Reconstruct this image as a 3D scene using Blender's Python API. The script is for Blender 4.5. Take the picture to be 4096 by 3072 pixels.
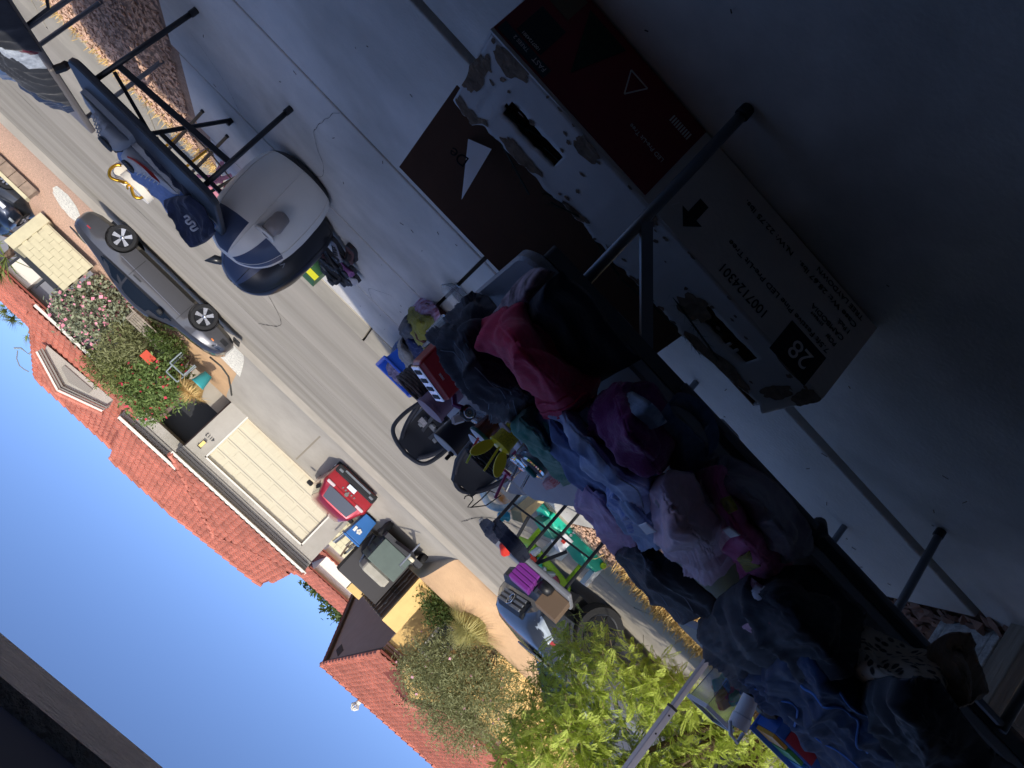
import bpy, math, random
import numpy as np
from mathutils import Vector, Matrix, noise
random.seed(7); rng = np.random.default_rng(7)
R_ = math.radians
SC = bpy.context.scene
for o in list(bpy.data.objects): bpy.data.objects.remove(o)
COL = SC.collection
# ---------------------------------------------------------------- camera
PITCH, ROLL, YAW, FPX, EYE = R_(15.6), R_(223.1345), R_(8.5506), 3000.0, 1.5
fw = Vector((-math.sin(YAW)*math.cos(PITCH), math.cos(YAW)*math.cos(PITCH), -math.sin(PITCH)))
rt = Vector((math.cos(YAW), math.sin(YAW), 0)); up_ = rt.cross(fw)
IX = rt*math.cos(ROLL) + up_*math.sin(ROLL); IU = -rt*math.sin(ROLL) + up_*math.cos(ROLL)
cam = bpy.data.cameras.new('camera'); camo = bpy.data.objects.new('camera', cam); COL.objects.link(camo)
M = Matrix.Identity(4)
for i in range(3): M[i][0], M[i][1], M[i][2] = IX[i], IU[i], -fw[i]
M[2][3] = EYE
camo.matrix_world = M
cam.sensor_width = 36; cam.lens = FPX/4096*36; cam.clip_start = 0.02; cam.clip_end = 20000
SC.camera = camo
# ---------------------------------------------------------------- sky, sun, exposure
SUN_EL, SUN_AZ = R_(33), R_(21)
S = Vector((-math.sin(SUN_AZ)*math.cos(SUN_EL), -math.cos(SUN_AZ)*math.cos(SUN_EL), math.sin(SUN_EL)))
W = bpy.data.worlds.new('World'); SC.world = W; W.use_nodes = True
nt = W.node_tree; bg = nt.nodes['Background']
sky = nt.nodes.new('ShaderNodeTexSky'); sky.sky_type = 'NISHITA'; sky.sun_disc = False
sky.sun_elevation = SUN_EL; sky.sun_rotation = math.atan2(S.x, S.y); sky.altitude = 2200; sky.air_density = 0.4; sky.dust_density = 9.0; sky.ozone_density = 4.5
nt.links.new(sky.outputs[0], bg.inputs[0]); bg.inputs[1].default_value = 0.15
sl = bpy.data.lights.new('sun', 'SUN'); sl.energy = 2.0; sl.angle = R_(0.53); sl.color = (1, .93, .80)
so = bpy.data.objects.new('sun', sl); COL.objects.link(so); so.rotation_euler = S.to_track_quat('Z', 'Y').to_euler()
SC.view_settings.view_transform = 'Standard'; SC.view_settings.look = 'None'; SC.view_settings.exposure = 0.85; SC.view_settings.gamma = 1
SC.render.engine = 'CYCLES'
try: SC.cycles.max_bounces = 8; SC.cycles.diffuse_bounces = 5
except Exception: pass
# ---------------------------------------------------------------- pixel -> place (2212 wide picture coordinates)
K = 4096/2212
def ray(u, v): return fw*FPX + IX*(u*K-2048) - IU*(v*K-1536)
def at(u, v, z=0.0):
    d = ray(u, v); t = (z-EYE)/d.z; return Vector((d.x*t, d.y*t, z))
def aty(u, v, y):
    d = ray(u, v); t = y/d.y; return Vector((d.x*t, y, EYE+d.z*t))
def atx(u, v, x):
    d = ray(u, v); t = x/d.x; return Vector((x, d.y*t, EYE+d.z*t))
def zc(ox, oy, s): return lambda x, y: ((x/s+ox)/K, (y/s+oy)/K)   # crop coordinates -> picture coordinates
# ---------------------------------------------------------------- materials
MATS = {}
def lin(c):
    if isinstance(c, str):
        c = [int(c[i:i+2], 16)/255 for i in (0, 2, 4)]
        return tuple((x/12.92 if x <= .04045 else ((x+.055)/1.055)**2.4) for x in c)
    return tuple(c)
def mat(name, col, rough=.7, var=.0, scale=8, bump=0, bscale=60, metal=0, col2=None, trans=0, spec=.5, coat=0, bdist=.01, alpha=1, sheen=0, detail=4, coord='Object', stretch=None, emit=None, subs=0, stain=None, rnd=0):
    if name in MATS: return MATS[name]
    m = bpy.data.materials.new(name); m.use_nodes = True; n = m.node_tree; b = n.nodes['Principled BSDF']
    c = lin(col); b.inputs['Base Color'].default_value = (*c, 1); b.inputs['Roughness'].default_value = rough
    b.inputs['Metallic'].default_value = metal; b.inputs['Specular IOR Level'].default_value = spec
    b.inputs['Transmission Weight'].default_value = trans; b.inputs['Coat Weight'].default_value = coat; b.inputs['Alpha'].default_value = alpha
    if sheen: b.inputs['Sheen Weight'].default_value = sheen; b.inputs['Sheen Roughness'].default_value = .4
    tc = None
    def coords():
        nonlocal tc
        if tc is None:
            t = n.nodes.new('ShaderNodeTexCoord'); tc = t.outputs[coord]
            if stretch:
                mp = n.nodes.new('ShaderNodeMapping'); mp.inputs['Scale'].default_value = stretch; n.links.new(tc, mp.inputs[0]); tc = mp.outputs[0]
        return tc
    if var or col2:
        t = n.nodes.new('ShaderNodeTexNoise'); t.inputs['Scale'].default_value = scale; t.inputs['Detail'].default_value = detail; t.inputs['Roughness'].default_value = .65
        n.links.new(coords(), t.inputs['Vector'])
        r = n.nodes.new('ShaderNodeValToRGB'); n.links.new(t.outputs[0], r.inputs[0])
        r.color_ramp.elements[0].position = .33; r.color_ramp.elements[1].position = .67
        a = tuple(x*(1-var) for x in c); d = tuple(min(1, x*(1+var)) for x in c) if not col2 else lin(col2)
        r.color_ramp.elements[0].color = (*a, 1); r.color_ramp.elements[1].color = (*d, 1)
        src = r.outputs[0]
        if stain:                                   # blotches of wear: (scale, darkest factor)
            t3 = n.nodes.new('ShaderNodeTexNoise'); t3.inputs['Scale'].default_value = stain[0]; t3.inputs['Detail'].default_value = 8; t3.inputs['Distortion'].default_value = .6; n.links.new(coords(), t3.inputs['Vector'])
            r3 = n.nodes.new('ShaderNodeValToRGB'); n.links.new(t3.outputs[0], r3.inputs[0]); r3.color_ramp.elements[0].position = .36; r3.color_ramp.elements[1].position = .58; k = stain[1]; r3.color_ramp.elements[0].color = (k, k, k*.97, 1); r3.color_ramp.elements[1].color = (1, 1, 1, 1)
            mx = n.nodes.new('ShaderNodeMix'); mx.data_type = 'RGBA'; mx.blend_type = 'MULTIPLY'; mx.inputs[0].default_value = 1; n.links.new(src, mx.inputs[6]); n.links.new(r3.outputs[0], mx.inputs[7]); src = mx.outputs[2]
        if rnd:                                     # each piece its own tone
            oi = n.nodes.new('ShaderNodeObjectInfo'); mr = n.nodes.new('ShaderNodeMapRange'); mr.inputs[3].default_value = 1-rnd; mr.inputs[4].default_value = 1+rnd*.6; n.links.new(oi.outputs['Random'], mr.inputs[0])
            hs_ = n.nodes.new('ShaderNodeHueSaturation'); n.links.new(mr.outputs[0], hs_.inputs['Value']); n.links.new(src, hs_.inputs['Color']); src = hs_.outputs[0]
        n.links.new(src, b.inputs['Base Color'])
    if bump:
        t2 = n.nodes.new('ShaderNodeTexNoise'); t2.inputs['Scale'].default_value = bscale; t2.inputs['Detail'].default_value = 5
        n.links.new(coords(), t2.inputs['Vector'])
        bp = n.nodes.new('ShaderNodeBump'); bp.inputs['Strength'].default_value = bump; bp.inputs['Distance'].default_value = bdist
        n.links.new(t2.outputs[0], bp.inputs['Height']); n.links.new(bp.outputs[0], b.inputs['Normal'])
    if emit: b.inputs['Emission Color'].default_value = (*lin(emit[0]), 1); b.inputs['Emission Strength'].default_value = emit[1]
    MATS[name] = m; return m
# ---------------------------------------------------------------- mesh builder
def V3(*a): return Vector(a)
class MB:
    def __init__(s): s.v = []; s.f = []
    def add(s, vs, fs):
        k = len(s.v); s.v += [tuple(p) for p in vs]; s.f += [tuple(i+k for i in f) for f in fs]; return s
    def box(s, a, b, R=None, o=None):
        x0, y0, z0 = a; x1, y1, z1 = b
        vs = [(x0,y0,z0),(x1,y0,z0),(x1,y1,z0),(x0,y1,z0),(x0,y0,z1),(x1,y0,z1),(x1,y1,z1),(x0,y1,z1)]
        if R is not None: vs = [R @ Vector(p) for p in vs]
        if o is not None: vs = [Vector(p)+Vector(o) for p in vs]
        return s.add(vs, [(0,3,2,1),(4,5,6,7),(0,1,5,4),(1,2,6,5),(2,3,7,6),(3,0,4,7)])
    def rbox(s, a, b, r=.02, R=None, o=None):          # box with chamfered vertical and top/bottom edges
        x0, y0, z0 = a; x1, y1, z1 = b; r = min(r, (x1-x0)*.49, (y1-y0)*.49, (z1-z0)*.49)
        def ring(z, q): return [(x0+r+q*-r, y0+r*(1-0)*1 if False else y0+r, z) for _ in ()]
        L = []
        for z, q in ((z0, r), (z0+r, 0), (z1-r, 0), (z1, r)):
            X0, X1, Y0, Y1 = x0+q, x1-q, y0+q, y1-q; e = r*.7
            L.append([(X0+e,Y0,z),(X1-e,Y0,z),(X1,Y0+e,z),(X1,Y1-e,z),(X1-e,Y1,z),(X0+e,Y1,z),(X0,Y1-e,z),(X0,Y0+e,z)])
        return s.loft(L, True, R, o)
    def loft(s, rings, cap=True, R=None, o=None, close=True):
        n = len(rings[0]); vs = [Vector(p) for r in rings for p in r]
        if R is not None: vs = [R @ p for p in vs]
        if o is not None: vs = [p+Vector(o) for p in vs]
        fs = []
        for i in range(len(rings)-1):
            for j in range(n if close else n-1):
                k = (j+1) % n; fs.append((i*n+j, i*n+k, (i+1)*n+k, (i+1)*n+j))
        if cap: fs.append(tuple(range(n-1, -1, -1))); fs.append(tuple((len(rings)-1)*n+j for j in range(n)))
        return s.add(vs, fs)
    def tube(s, pts, r, n=8, cap=True):
        pts = [Vector(p) for p in pts]; rs = r if isinstance(r, (list, tuple)) else [r]*len(pts); rings = []
        ref = None
        for i, p in enumerate(pts):
            d = (pts[min(i+1, len(pts)-1)]-pts[max(i-1, 0)]).normalized()
            if ref is None: ref = d.orthogonal().normalized()
            ref = (ref-d*ref.dot(d)); ref = ref.normalized() if ref.length > 1e-6 else d.orthogonal().normalized()
            q = d.cross(ref)
            rings.append([p+(ref*math.cos(t)+q*math.sin(t))*rs[i] for t in (2*math.pi*k/n for k in range(n))])
        return s.loft(rings, cap)
    def bar(s, a, b, w, h, upv=(0,0,1)):                # rectangular bar from a to b
        a = Vector(a); b = Vector(b); d = (b-a).normalized(); u = Vector(upv); u = (u-d*u.dot(d))
        u = u.normalized() if u.length > 1e-5 else d.orthogonal().normalized(); q = d.cross(u)
        return s.loft([[p+q*(sx*w/2)+u*(sy*h/2) for sx, sy in ((-1,-1),(1,-1),(1,1),(-1,1))] for p in (a, b)])
    def lathe(s, prof, n=20, o=(0,0,0), R=None, cap=True):
        rings = [[Vector((r*math.cos(2*math.pi*k/n), r*math.sin(2*math.pi*k/n), z)) for k in range(n)] for r, z in prof]
        return s.loft(rings, cap, R, o)
    def poly(s, pts): return s.add(pts, [tuple(range(len(pts)))])
    def prism(s, pts, d):                               # polygon extruded by vector d
        n = len(pts); P = [Vector(p) for p in pts]; d = Vector(d)
        return s.add(P+[p+d for p in P], [tuple(range(n-1,-1,-1)), tuple(range(n, 2*n))]+[(i,(i+1)%n,n+(i+1)%n,n+i) for i in range(n)])
    def grid(s, G):                                     # 2-D list of points
        n, m = len(G), len(G[0]); return s.add([p for r in G for p in r], [(i*m+j, i*m+j+1, (i+1)*m+j+1, (i+1)*m+j) for i in range(n-1) for j in range(m-1)])
    def obj(s, name, m, parent=None, smooth=False, label=None, cat=None, group=None, kind=None, fix=True, bevel=0):
        v = s.v
        if parent is not None and parent.get('wo'):
            ox, oy, oz = parent['wo']; v = [(a-ox, b-oy, c-oz) for a, b, c in v]
        me = bpy.data.meshes.new(name); me.from_pydata([tuple(p) for p in v], [], s.f)
        if fix:
            import bmesh
            bm = bmesh.new(); bm.from_mesh(me); bmesh.ops.recalc_face_normals(bm, faces=bm.faces); bm.to_mesh(me); bm.free()
        if smooth:
            me.polygons.foreach_set('use_smooth', [True]*len(me.polygons))
            if smooth != True: me.set_sharp_from_angle(angle=R_(smooth))
        return link(name, me, m, parent, label, cat, group, kind, bevel)
def link(name, me, m, parent=None, label=None, cat=None, group=None, kind=None, bevel=0):
    o = bpy.data.objects.new(name, me); COL.objects.link(o)
    for x in (m if isinstance(m, (list, tuple)) else [m]):
        if x is not None and len(me.materials) < (len(m) if isinstance(m, (list, tuple)) else 1): me.materials.append(x)
    if parent is not None:
        o.parent = parent
        if parent.get('wo'): o['wo'] = parent['wo']
    tag(o, label, cat, group, kind)
    if bevel: bv = o.modifiers.new('bevel', 'BEVEL'); bv.width = bevel; bv.segments = 2; bv.limit_method = 'ANGLE'
    return o
def tag(o, label=None, cat=None, group=None, kind=None):
    if label: o['label'] = label
    if cat: o['category'] = cat
    if group: o['group'] = group
    if kind: o['kind'] = kind
    return o
def thing(name, label, cat, loc=(0,0,0), rotz=0, group=None, world=True):
    o = bpy.data.objects.new(name, None); COL.objects.link(o); o.location = loc; o.rotation_euler = (0,0,rotz); o.empty_display_size = .1
    if world and not rotz: o['wo'] = tuple(loc)
    return tag(o, label, cat, group)
def copy_tree(o, parent=None, **kw):
    c = o.copy(); COL.objects.link(c); c.parent = parent
    for ch in list(o.children): copy_tree(ch, c)
    tag(c, **kw); return c
def text(name, body, size, m, parent, loc, rot, ext=.001, align='LEFT', world=True, sx=1):
    cu = bpy.data.curves.new(name, 'FONT'); cu.body = body; cu.size = size; cu.align_x = align; cu.extrude = ext
    o = bpy.data.objects.new(name, cu); COL.objects.link(o)
    me = o.to_mesh(); me2 = me.copy() if False else bpy.data.meshes.new_from_object(o); bpy.data.objects.remove(o)
    me2.name = name
    o = bpy.data.objects.new(name, me2); COL.objects.link(o); me2.materials.clear(); me2.materials.append(m)
    Mx = Matrix.Translation(Vector(loc)) @ rot.to_4x4() @ Matrix.Diagonal((sx, 1, 1, 1))
    if parent is not None:
        o.parent = parent
        if world and parent.get('wo'): Mx = Matrix.Translation(-Vector(parent['wo'])) @ Mx
    o.matrix_local = Mx
    return o
ROT_FACE = Matrix(((1,0,0),(0,0,-1),(0,1,0)))   # text standing up, read from -Y
def nz(p, s=1.0, o=0): return noise.noise(Vector((p[0]*s+o, p[1]*s-o*.7, p[2]*s+o*1.3)))
def smooth01(t): t = max(0, min(1, t)); return t*t*(3-2*t)
# ================================================================ setting
def gfar(x, y):
    if x < -6.3 and y > 24.2: return .10+1.24*smooth01((y-24.2)/2.4)
    t = (y-24.2)/5.8
    z = .10+1.24*(smooth01(t)*.75+max(0, min(1, t))*.25) if t > 0 else (.10+.16*max(-1, t/ .138) if t > -.138 else -.06)
    return z
def gnd(x, y):
    if y < 8.4: return 0
    if y < 8.8: return -(y-8.4)/.4*.1
    if y < 23.4: return -.10+.04*(y-8.8)/14.6+.05*math.sin(math.pi*(y-8.8)/14.6)
    return gfar(x, y)
def atg(u, v):
    d = ray(u, v); t = 1.0/d.y; y = 1.0; prev = y
    while y < 200:
        if EYE+d.z*y/d.y < gnd(d.x*y/d.y, y): break
        prev = y; y += .05
    return Vector((d.x*y/d.y, y, gnd(0, y)))
conc = mat('concrete', 'dedad4', .85, .16, .9, .4, 60, detail=9, stain=(.8, .72))
conc2 = mat('concrete_sunny', 'b3aa9a', .9, .12, .7, .25, 60, detail=9)
asph = mat('asphalt', 'aaa294', .92, .17, .4, .5, 120, stretch=(.25, 1.6, 1), detail=9, stain=(.5, .8))
garconc = mat('garage_concrete', 'd2cec8', .75, .26, .9, .2, 70, detail=9, stain=(1.1, .7))
pink = mat('pink_gravel', 'c9a58c', .95, .38, 26, 1, 40, bdist=.03, detail=6)
whitegr = mat('white_gravel', 'e3dccd', .95, .35, 16, 1, 30, bdist=.04)
dirt = mat('dirt', 'c3a07a', .95, .14, .6, .6, 25, bdist=.03)
def sheet(name, x0, x1, ys, m, kind='structure', nx=2, zo=0.0, par=None, label=None):
    b = MB(); b.grid([[(x0+(x1-x0)*i/(nx-1), y, gnd((x0+x1)/2, y)+zo) for i in range(nx)] for y in ys]); return b.obj(name, m, par, fix=False, kind=kind)
def fr(a, b, n): return [a+(b-a)*i/n for i in range(n+1)]
# base ground to the horizon
MB().grid([[(-6000, -300, -.5), (6000, -300, -.5)], [(-6000, 9000, -.5), (6000, 9000, -.5)]]).obj('ground', dirt, kind='structure', fix=False)
# our driveway: a bed with single concrete slabs parted by joints
bed = MB().box((-2.6, 2.585, -.3), (2.62, 8.42, -.05)).obj('driveway', mat('joint_dirt', '4c463e', 1, .3, 20), kind='structure')
slab_rows = [2.615, 3.965, 5.45, 6.65, 7.585]
for i in range(4):
    for xa, xb in ((-2.6, -.012), (.012, 2.62)):
        j = .014
        if i >= 1 and xb > 1: xb = 2.62-(.05 if i == 1 else .12 if i == 2 else .26)
        MB().box((xa, slab_rows[i]+j, -.2), (xb, slab_rows[i+1]-j, 0)).obj('slab', conc, bed, bevel=.008)
crk = mat('crack', '4a4640', 1)
def crack(pts, w, par, name='crack'):
    P = [Vector((x, y, 0)) for x, y in pts]; Q = []
    for i in range(41): q = cr0(P, i/40*(len(P)-1)); Q.append(q+Vector((.02*nz((q.x*9, q.y*9, 1)), .02*nz((q.x*9, q.y*9, 5)), 0)))
    G = []
    for i, q in enumerate(Q):
        d = (Q[min(i+1, 40)]-Q[max(i-1, 0)]).normalized(); s = Vector((-d.y, d.x, 0))*w*(.3+.7*abs(nz((i*.5, 2, 2)))*2)*.5; z = gnd(q.x, q.y)+(.004 if q.y < 8.4 else .006); G.append([(q.x+s.x, q.y+s.y, z), (q.x-s.x, q.y-s.y, z)])
    MB().grid(G).obj(name, crk, par, fix=False)
def cr0(P, t):
    n = len(P); t = max(0, min(n-1-1e-6, t)); i = int(t); f = t-i; p1, p2 = P[i], P[i+1]; p0 = P[i-1] if i else p1*2-p2; p3 = P[i+2] if i+2 < n else p2*2-p1
    return (p1*2+(p2-p0)*f+(p0*2-p1*5+p2*4-p3)*f*f+(p1*3-p0-p2*3+p3)*f**3)*.5
crack([(1.1, 3.97), (1.25, 4.5), (1.15, 5.0), (1.4, 5.44)], .006, bed); crack([(2.3, 4.9), (2.05, 5.1), (1.9, 5.4)], .004, bed); crack([(.3, 6.0), (.5, 6.4), (.42, 6.64)], .005, bed)
fl = MB().box((-3.2, -6, -.3), (3.4, 2.57, -.004)).obj('garage_floor', garconc, kind='structure')
# sidewalk with slabs, gutter
sw = MB().box((-40, 7.6, -.3), (40, 8.42, -.06)).obj('sidewalk', MATS['joint_dirt'], kind='structure')
x = -13.2
while x < 13:
    MB().box((x+.012, 7.612, -.2), (x+1.488, 8.41, .003)).obj('slab', mat('sidewalk_concrete', 'aea695', .9, .14, 1.5, .25, 60, detail=9), sw, bevel=.008); x += 1.5
g = MB(); g.grid([[(x, y, z) for x in (-40, 40)] for y, z in ((8.42, .0), (8.5, -.03), (8.56, -.085), (8.95, -.098))]); g.obj('gutter', conc2, kind='structure', fix=False)
sheet('street', -400, 400, fr(8.95, 23.4, 24), asph, nx=3)
st_o = bpy.data.objects['street']
for pts, w in (([(-12, 16.2), (-6, 15.6), (-2, 16.1), (2, 15.4), (6, 15.9), (12, 15.2)], .03), ([(1.5, 9.2), (2.0, 11), (1.6, 13), (2.2, 15.5)], .025), ([(-3.5, 9), (-3.1, 12), (-3.6, 15.8)], .03), ([(-1, 12), (3, 12.3), (8, 11.8)], .02)): crack(pts, w, st_o)
# far kerb and gutter, driveway, yards
sheet('far_gutter', -400, 400, [23.4, 23.75, 24.0, 24.2], conc2, nx=2)
sheet('far_driveway', -6.3, 3.05, fr(24.2, 30.0, 16), mat('far_concrete', 'a59f94', .9, .16, .45, .2, 50, detail=10), nx=2)
sheet('far_gravel_yard', 5.2, 60, fr(24.2, 30.0, 16), pink)
sheet('far_dirt_yard', 3.05, 5.2, fr(24.2, 30, 16), dirt)
sheet('far_yard', -60, -6.3, fr(24.2, 30, 24), dirt)
MB().grid([[(-6.3, y, z) for z in (gnd(0, y)-.05, gnd(-7, y))] for y in fr(24.2, 30, 16)]).obj('yard_bank', conc2, kind='structure', fix=False)
sheet('far_lots', -900, 900, [30.0, 60, 200, 4000], dirt)
# joints of the far driveway drawn as real grooves: thin dark strips sunk in
gj = mat('joint_far', '8d8474', 1)
for u0, v0, u1, v1 in ((640, 992, 692, 942),):
    a, b_ = atg(u0, v0), atg(u1, v1)
    MB().grid([[(a.x+(b_.x-a.x)*t-w_, a.y+(b_.y-a.y)*t, gnd(0, a.y+(b_.y-a.y)*t)+.006) for w_ in (-.03, .03)] for t in fr(0, 1, 8)]).obj('joint', gj, bpy.data.objects['far_driveway'], fix=False)
# white gravel strip beside the far driveway
def patch(name, pts, m, zo=.006, n=10, kind='structure'):      # four-sided ground patch following the slope
    P = [Vector((p[0], p[1], 0)) for p in pts]; G = []
    for i in range(n+1):
        a = P[0].lerp(P[3], i/n); b = P[1].lerp(P[2], i/n)
        G.append([(q.x, q.y, gnd(q.x, q.y)+zo) for q in (a.lerp(b, j/6) for j in range(7))])
    return MB().grid(G).obj(name, m, fix=False, kind=kind)
patch('white_gravel_strip', [(3.06, 24.21), (6.5, 24.21), (6.3, 26.2), (2.9, 26.6)], whitegr)
wg = [(10.3+(.55+.16*nz((math.cos(t)*2, math.sin(t)*2, 3)))*math.cos(t), 25.9+(.75+.2*nz((math.cos(t)*2, math.sin(t)*2, 8)))*math.sin(t)) for t in fr(0, 6.2832, 24)[:-1]]
MB().add([(10.3, 25.9, gnd(10, 25.9)+.02)]+[(x, y, gnd(x, y)+.012) for x, y in wg], [(0, i+1, (i+1) % 24+1) for i in range(24)]).obj('white_gravel_patch', whitegr, fix=False, kind='structure')
# beds beside our driveway
MB().grid([[(2.60, 2.6, -.03), (40, 2.6, -.03)], [(2.30, 7.6, -.03), (40, 7.6, -.03)]]).obj('gravel_bed', mat('gravel_soil', 'a88b76', .95, .3, 40, .8, 60), kind='structure', fix=False)
MB().grid([[(-40, -2, -.03), (-2.6, -2, -.03)], [(-40, 7.6, -.03), (-2.6, 7.6, -.03)]]).obj('rock_bed', mat('rock_soil', '8a6f5c', .95, .3, 30, .8, 60), kind='structure', fix=False)
def stones(name, pts, size, m, label, flat=.55, par=None):
    base = np.array([(1,0,0),(0,1,0),(-1,0,0),(0,-1,0),(.1,.1,.9),(.05,-.1,-.8)]); F = [(0,1,4),(1,2,4),(2,3,4),(3,0,4),(1,0,5),(2,1,5),(3,2,5),(0,3,5)]
    vs = []; fs = []
    for i, p in enumerate(pts):
        s = size*rng.uniform(.5, 1.35); a = rng.uniform(0, 6.28); c, n_ = math.cos(a), math.sin(a); q = base*(s*rng.uniform(.7,1.3), s*rng.uniform(.6,1), s*flat*rng.uniform(.6, 1.3))+rng.normal(0, s*.13, (6, 3))
        q = q @ np.array([[c, n_, rng.uniform(-.3,.3)],[-n_, c, rng.uniform(-.3,.3)],[0,0,1]])+np.array(p)
        vs += q.tolist(); fs += [(f[0]+6*i, f[1]+6*i, f[2]+6*i) for f in F]
    me = bpy.data.meshes.new(name); me.from_pydata(vs, [], fs)
    return link(name, me, m, par, label, 'gravel', None, 'stuff')
pg = mat('pink_stone', 'd0ac94', .9, .35, 9)
stones('gravel', [(x, y, -.02+rng.uniform(0, .02)) for x, y in zip(2.62+rng.power(1, 9500)*3.4, rng.uniform(4.2, 7.6, 9500)) if x > 2.66-max(0, (y-4.5))*.1], .021, pg, 'pink crushed gravel bed beside the driveway, half in shade')
stones('gravel', [(x, y, -.02+rng.uniform(0, .02)) for x, y in zip(rng.uniform(-5.6, -2.62, 5500), rng.uniform(5.2, 7.6, 5500))], .024, pg, 'sunny pink gravel under the plastic toy tables')
stones('river_rock', [(x, y, -.02+rng.uniform(0, .03)) for x, y in zip(rng.uniform(-4.6, -2.62, 5200), rng.uniform(2.4, 5.2, 5200))], .036, mat('brown_stone', '8f6f5e', .85, .4, 7), 'brown landscape rock in the shade beyond the table leg', .5)
# twigs and leaf litter on the concrete
lt = MB()
for i in range(130):
    x, y = random.uniform(-2.5, 2.3), random.uniform(1.4, 7.5); a_ = random.uniform(0, 6.28); l_ = random.uniform(.006, .03); lt.bar((x, y, .003), (x+math.cos(a_)*l_, y+math.sin(a_)*l_, .006), .003, .002)
lt.obj('leaf_litter', mat('litter', '5a4c3c', .9), None, label='scattered bits of twig and leaf litter on the driveway', cat='litter', kind='stuff', fix=False)
# dry grass
def grass(name, pts, h, m, label, w=.006, lean=.5):
    vs = []; fs = []
    for i, p in enumerate(pts):
        a = rng.uniform(0, 6.28); l = h*rng.uniform(.4, 1.2); d = np.array((math.cos(a), math.sin(a), 0))*l*rng.uniform(0, lean)*2; e = np.array((-math.sin(a), math.cos(a), 0))*w
        p = np.array(p); vs += [(p-e).tolist(), (p+e).tolist(), (p+d*.45+(0,0,l*.65)+e*.7).tolist(), (p+d*.45+(0,0,l*.65)-e*.7).tolist(), (p+d+(0,0,l)).tolist()]
        k = 5*i; fs += [(k, k+1, k+2, k+3), (k+3, k+2, k+4)]
    me = bpy.data.meshes.new(name); me.from_pydata(vs, [], fs)
    return link(name, me, m, None, label, 'grass', None, 'stuff')
straw = mat('straw', 'd2b273', .9, .25, 30)
grass('dry_grass', [(x, y, -.02) for x, y in zip(rng.normal(-4.15, .55, 3600), rng.normal(6.75, .42, 3600)) if y < 7.6 and x < -3.05], .15, straw, 'straw coloured dry grass in the sunny gravel under the tree')
grass('dry_grass', [(x, y, -.02) for x, y in zip(rng.uniform(2.3, 5.5, 500), rng.normal(7.5, .07, 500))], .08, straw, 'dry grass tufts along the sidewalk edge of the gravel bed', .005)
# ================================================================ our house: the garage the camera stands in
stucco = mat('grey_stucco', 'e6dfd5', .95, .12, 9, 1.0, 55, bdist=.02)
drk = mat('garage_board', 'cbc6bc', .9, .1, 3)
hs = thing('garage', 'our own shaded garage with rough stucco header over the open door', 'garage', (0, 0, 0))
MB().box((-3.2, -6, 0), (-3.0, 1.6, 2.4)).obj('side_wall', drk, hs)
MB().box((3.2, -6, 0), (3.4, 1.6, 2.4)).obj('side_wall', drk, hs)
MB().box((-3.2, -6.2, 0), (3.4, -6, 2.4)).obj('back_wall', drk, hs)
MB().box((-4.5, -6.2, 2.403), (4.6, 1.398, 2.5)).obj('ceiling', drk, hs)
MB().prism([(-4.5, 1.4, 2.036), (-4.5, 1.8, 2.13), (-4.5, 1.8, 2.62), (-4.5, 1.4, 2.62)], (9.1, 0, 0)).obj('header', stucco, hs)  # underside tilted towards the street so it catches more light
MB().box((-4.5, 1.6, 0), (-2.74, 1.797, 2.129)).obj('front_wall', stucco, hs)
MB().box((2.74, 1.6, 0), (4.6, 1.797, 2.129)).obj('front_wall', stucco, hs)
oldw = mat('weathered_wood', '8d8375', .9, .3, 14, .6, 60, stretch=(1, 1, .1))
MB().box((-2.738, 1.6, .0), (-2.64, 1.74, 2.128)).obj('door_jamb', oldw, hs, bevel=.006)
MB().box((2.6, 1.6, .0), (2.737, 1.74, 2.128)).obj('door_jamb', oldw, hs, bevel=.006)
MB().box((-3.0, 1.2, 2.05), (3.2, 1.358, 2.1)).obj('door_panel', mat('painted_dark_blue', '46526c', .6), hs)
MB().box((-3.0, 1.16, 2.04), (3.2, 1.198, 2.1)).obj('header_trim', mat('trim_grey', '8f8a83', .8), hs)
MB().box((-3.0, -1.3, 2.2), (3.2, 1.15, 2.25)).obj('raised_garage_door', mat('door_underside', '8a8a8a', .7), hs)
tr = mat('galvanised', '8b9096', .45, .2, 20, metal=.8)
for i in range(2): MB().bar((-2.9, 1.5-i*.09, 0), (-2.9, 1.5-i*.09, 2.1), .025, .05).obj('door_track', tr, hs)
sil = [(-4.7, 2.9), (-2.72, 4.34), (-1.27, 3.67), (.73, 3.32), (1.09, 3.36), (1.80, 2.82), (4.7, 2.78)]
MB().prism([(x, 1.95, z) for x, z in sil]+[(4.7, 1.95, 2.66), (-4.7, 1.95, 2.66)], (0, -9, 0)).obj('roof', mat('roof_tile_red', 'c2705c', .85, .15, 6), hs)
sg = thing('side_gate', 'weathered wooden side gate and post at the left of the driveway', 'gate', (-2.7, 2.4, 0))
MB().box((-2.72, 2.36, -.02), (-2.585, 2.46, 1.1)).obj('post', oldw, sg, bevel=.006)
for i in range(7): MB().box((-2.86-i*.15, 2.40, -.01), (-2.725-i*.15, 2.425, 1.05)).obj('plank', mat('dark_plank', '4d443b', .9, .3, 10, .5, 60, stretch=(1, 1, .15)), sg)
for z in (.25, .8): MB().box((-3.9, 2.36, z), (-2.73, 2.398, z+.09)).obj('rail', oldw, sg)
blk = thing('cinder_block', 'white concrete block standing in brown rock by the door jamb', 'block', (-2.83, 2.72, 0))
cb = mat('block_white', 'b9b8b4', .9, .35, 30, .8, 60)
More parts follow.
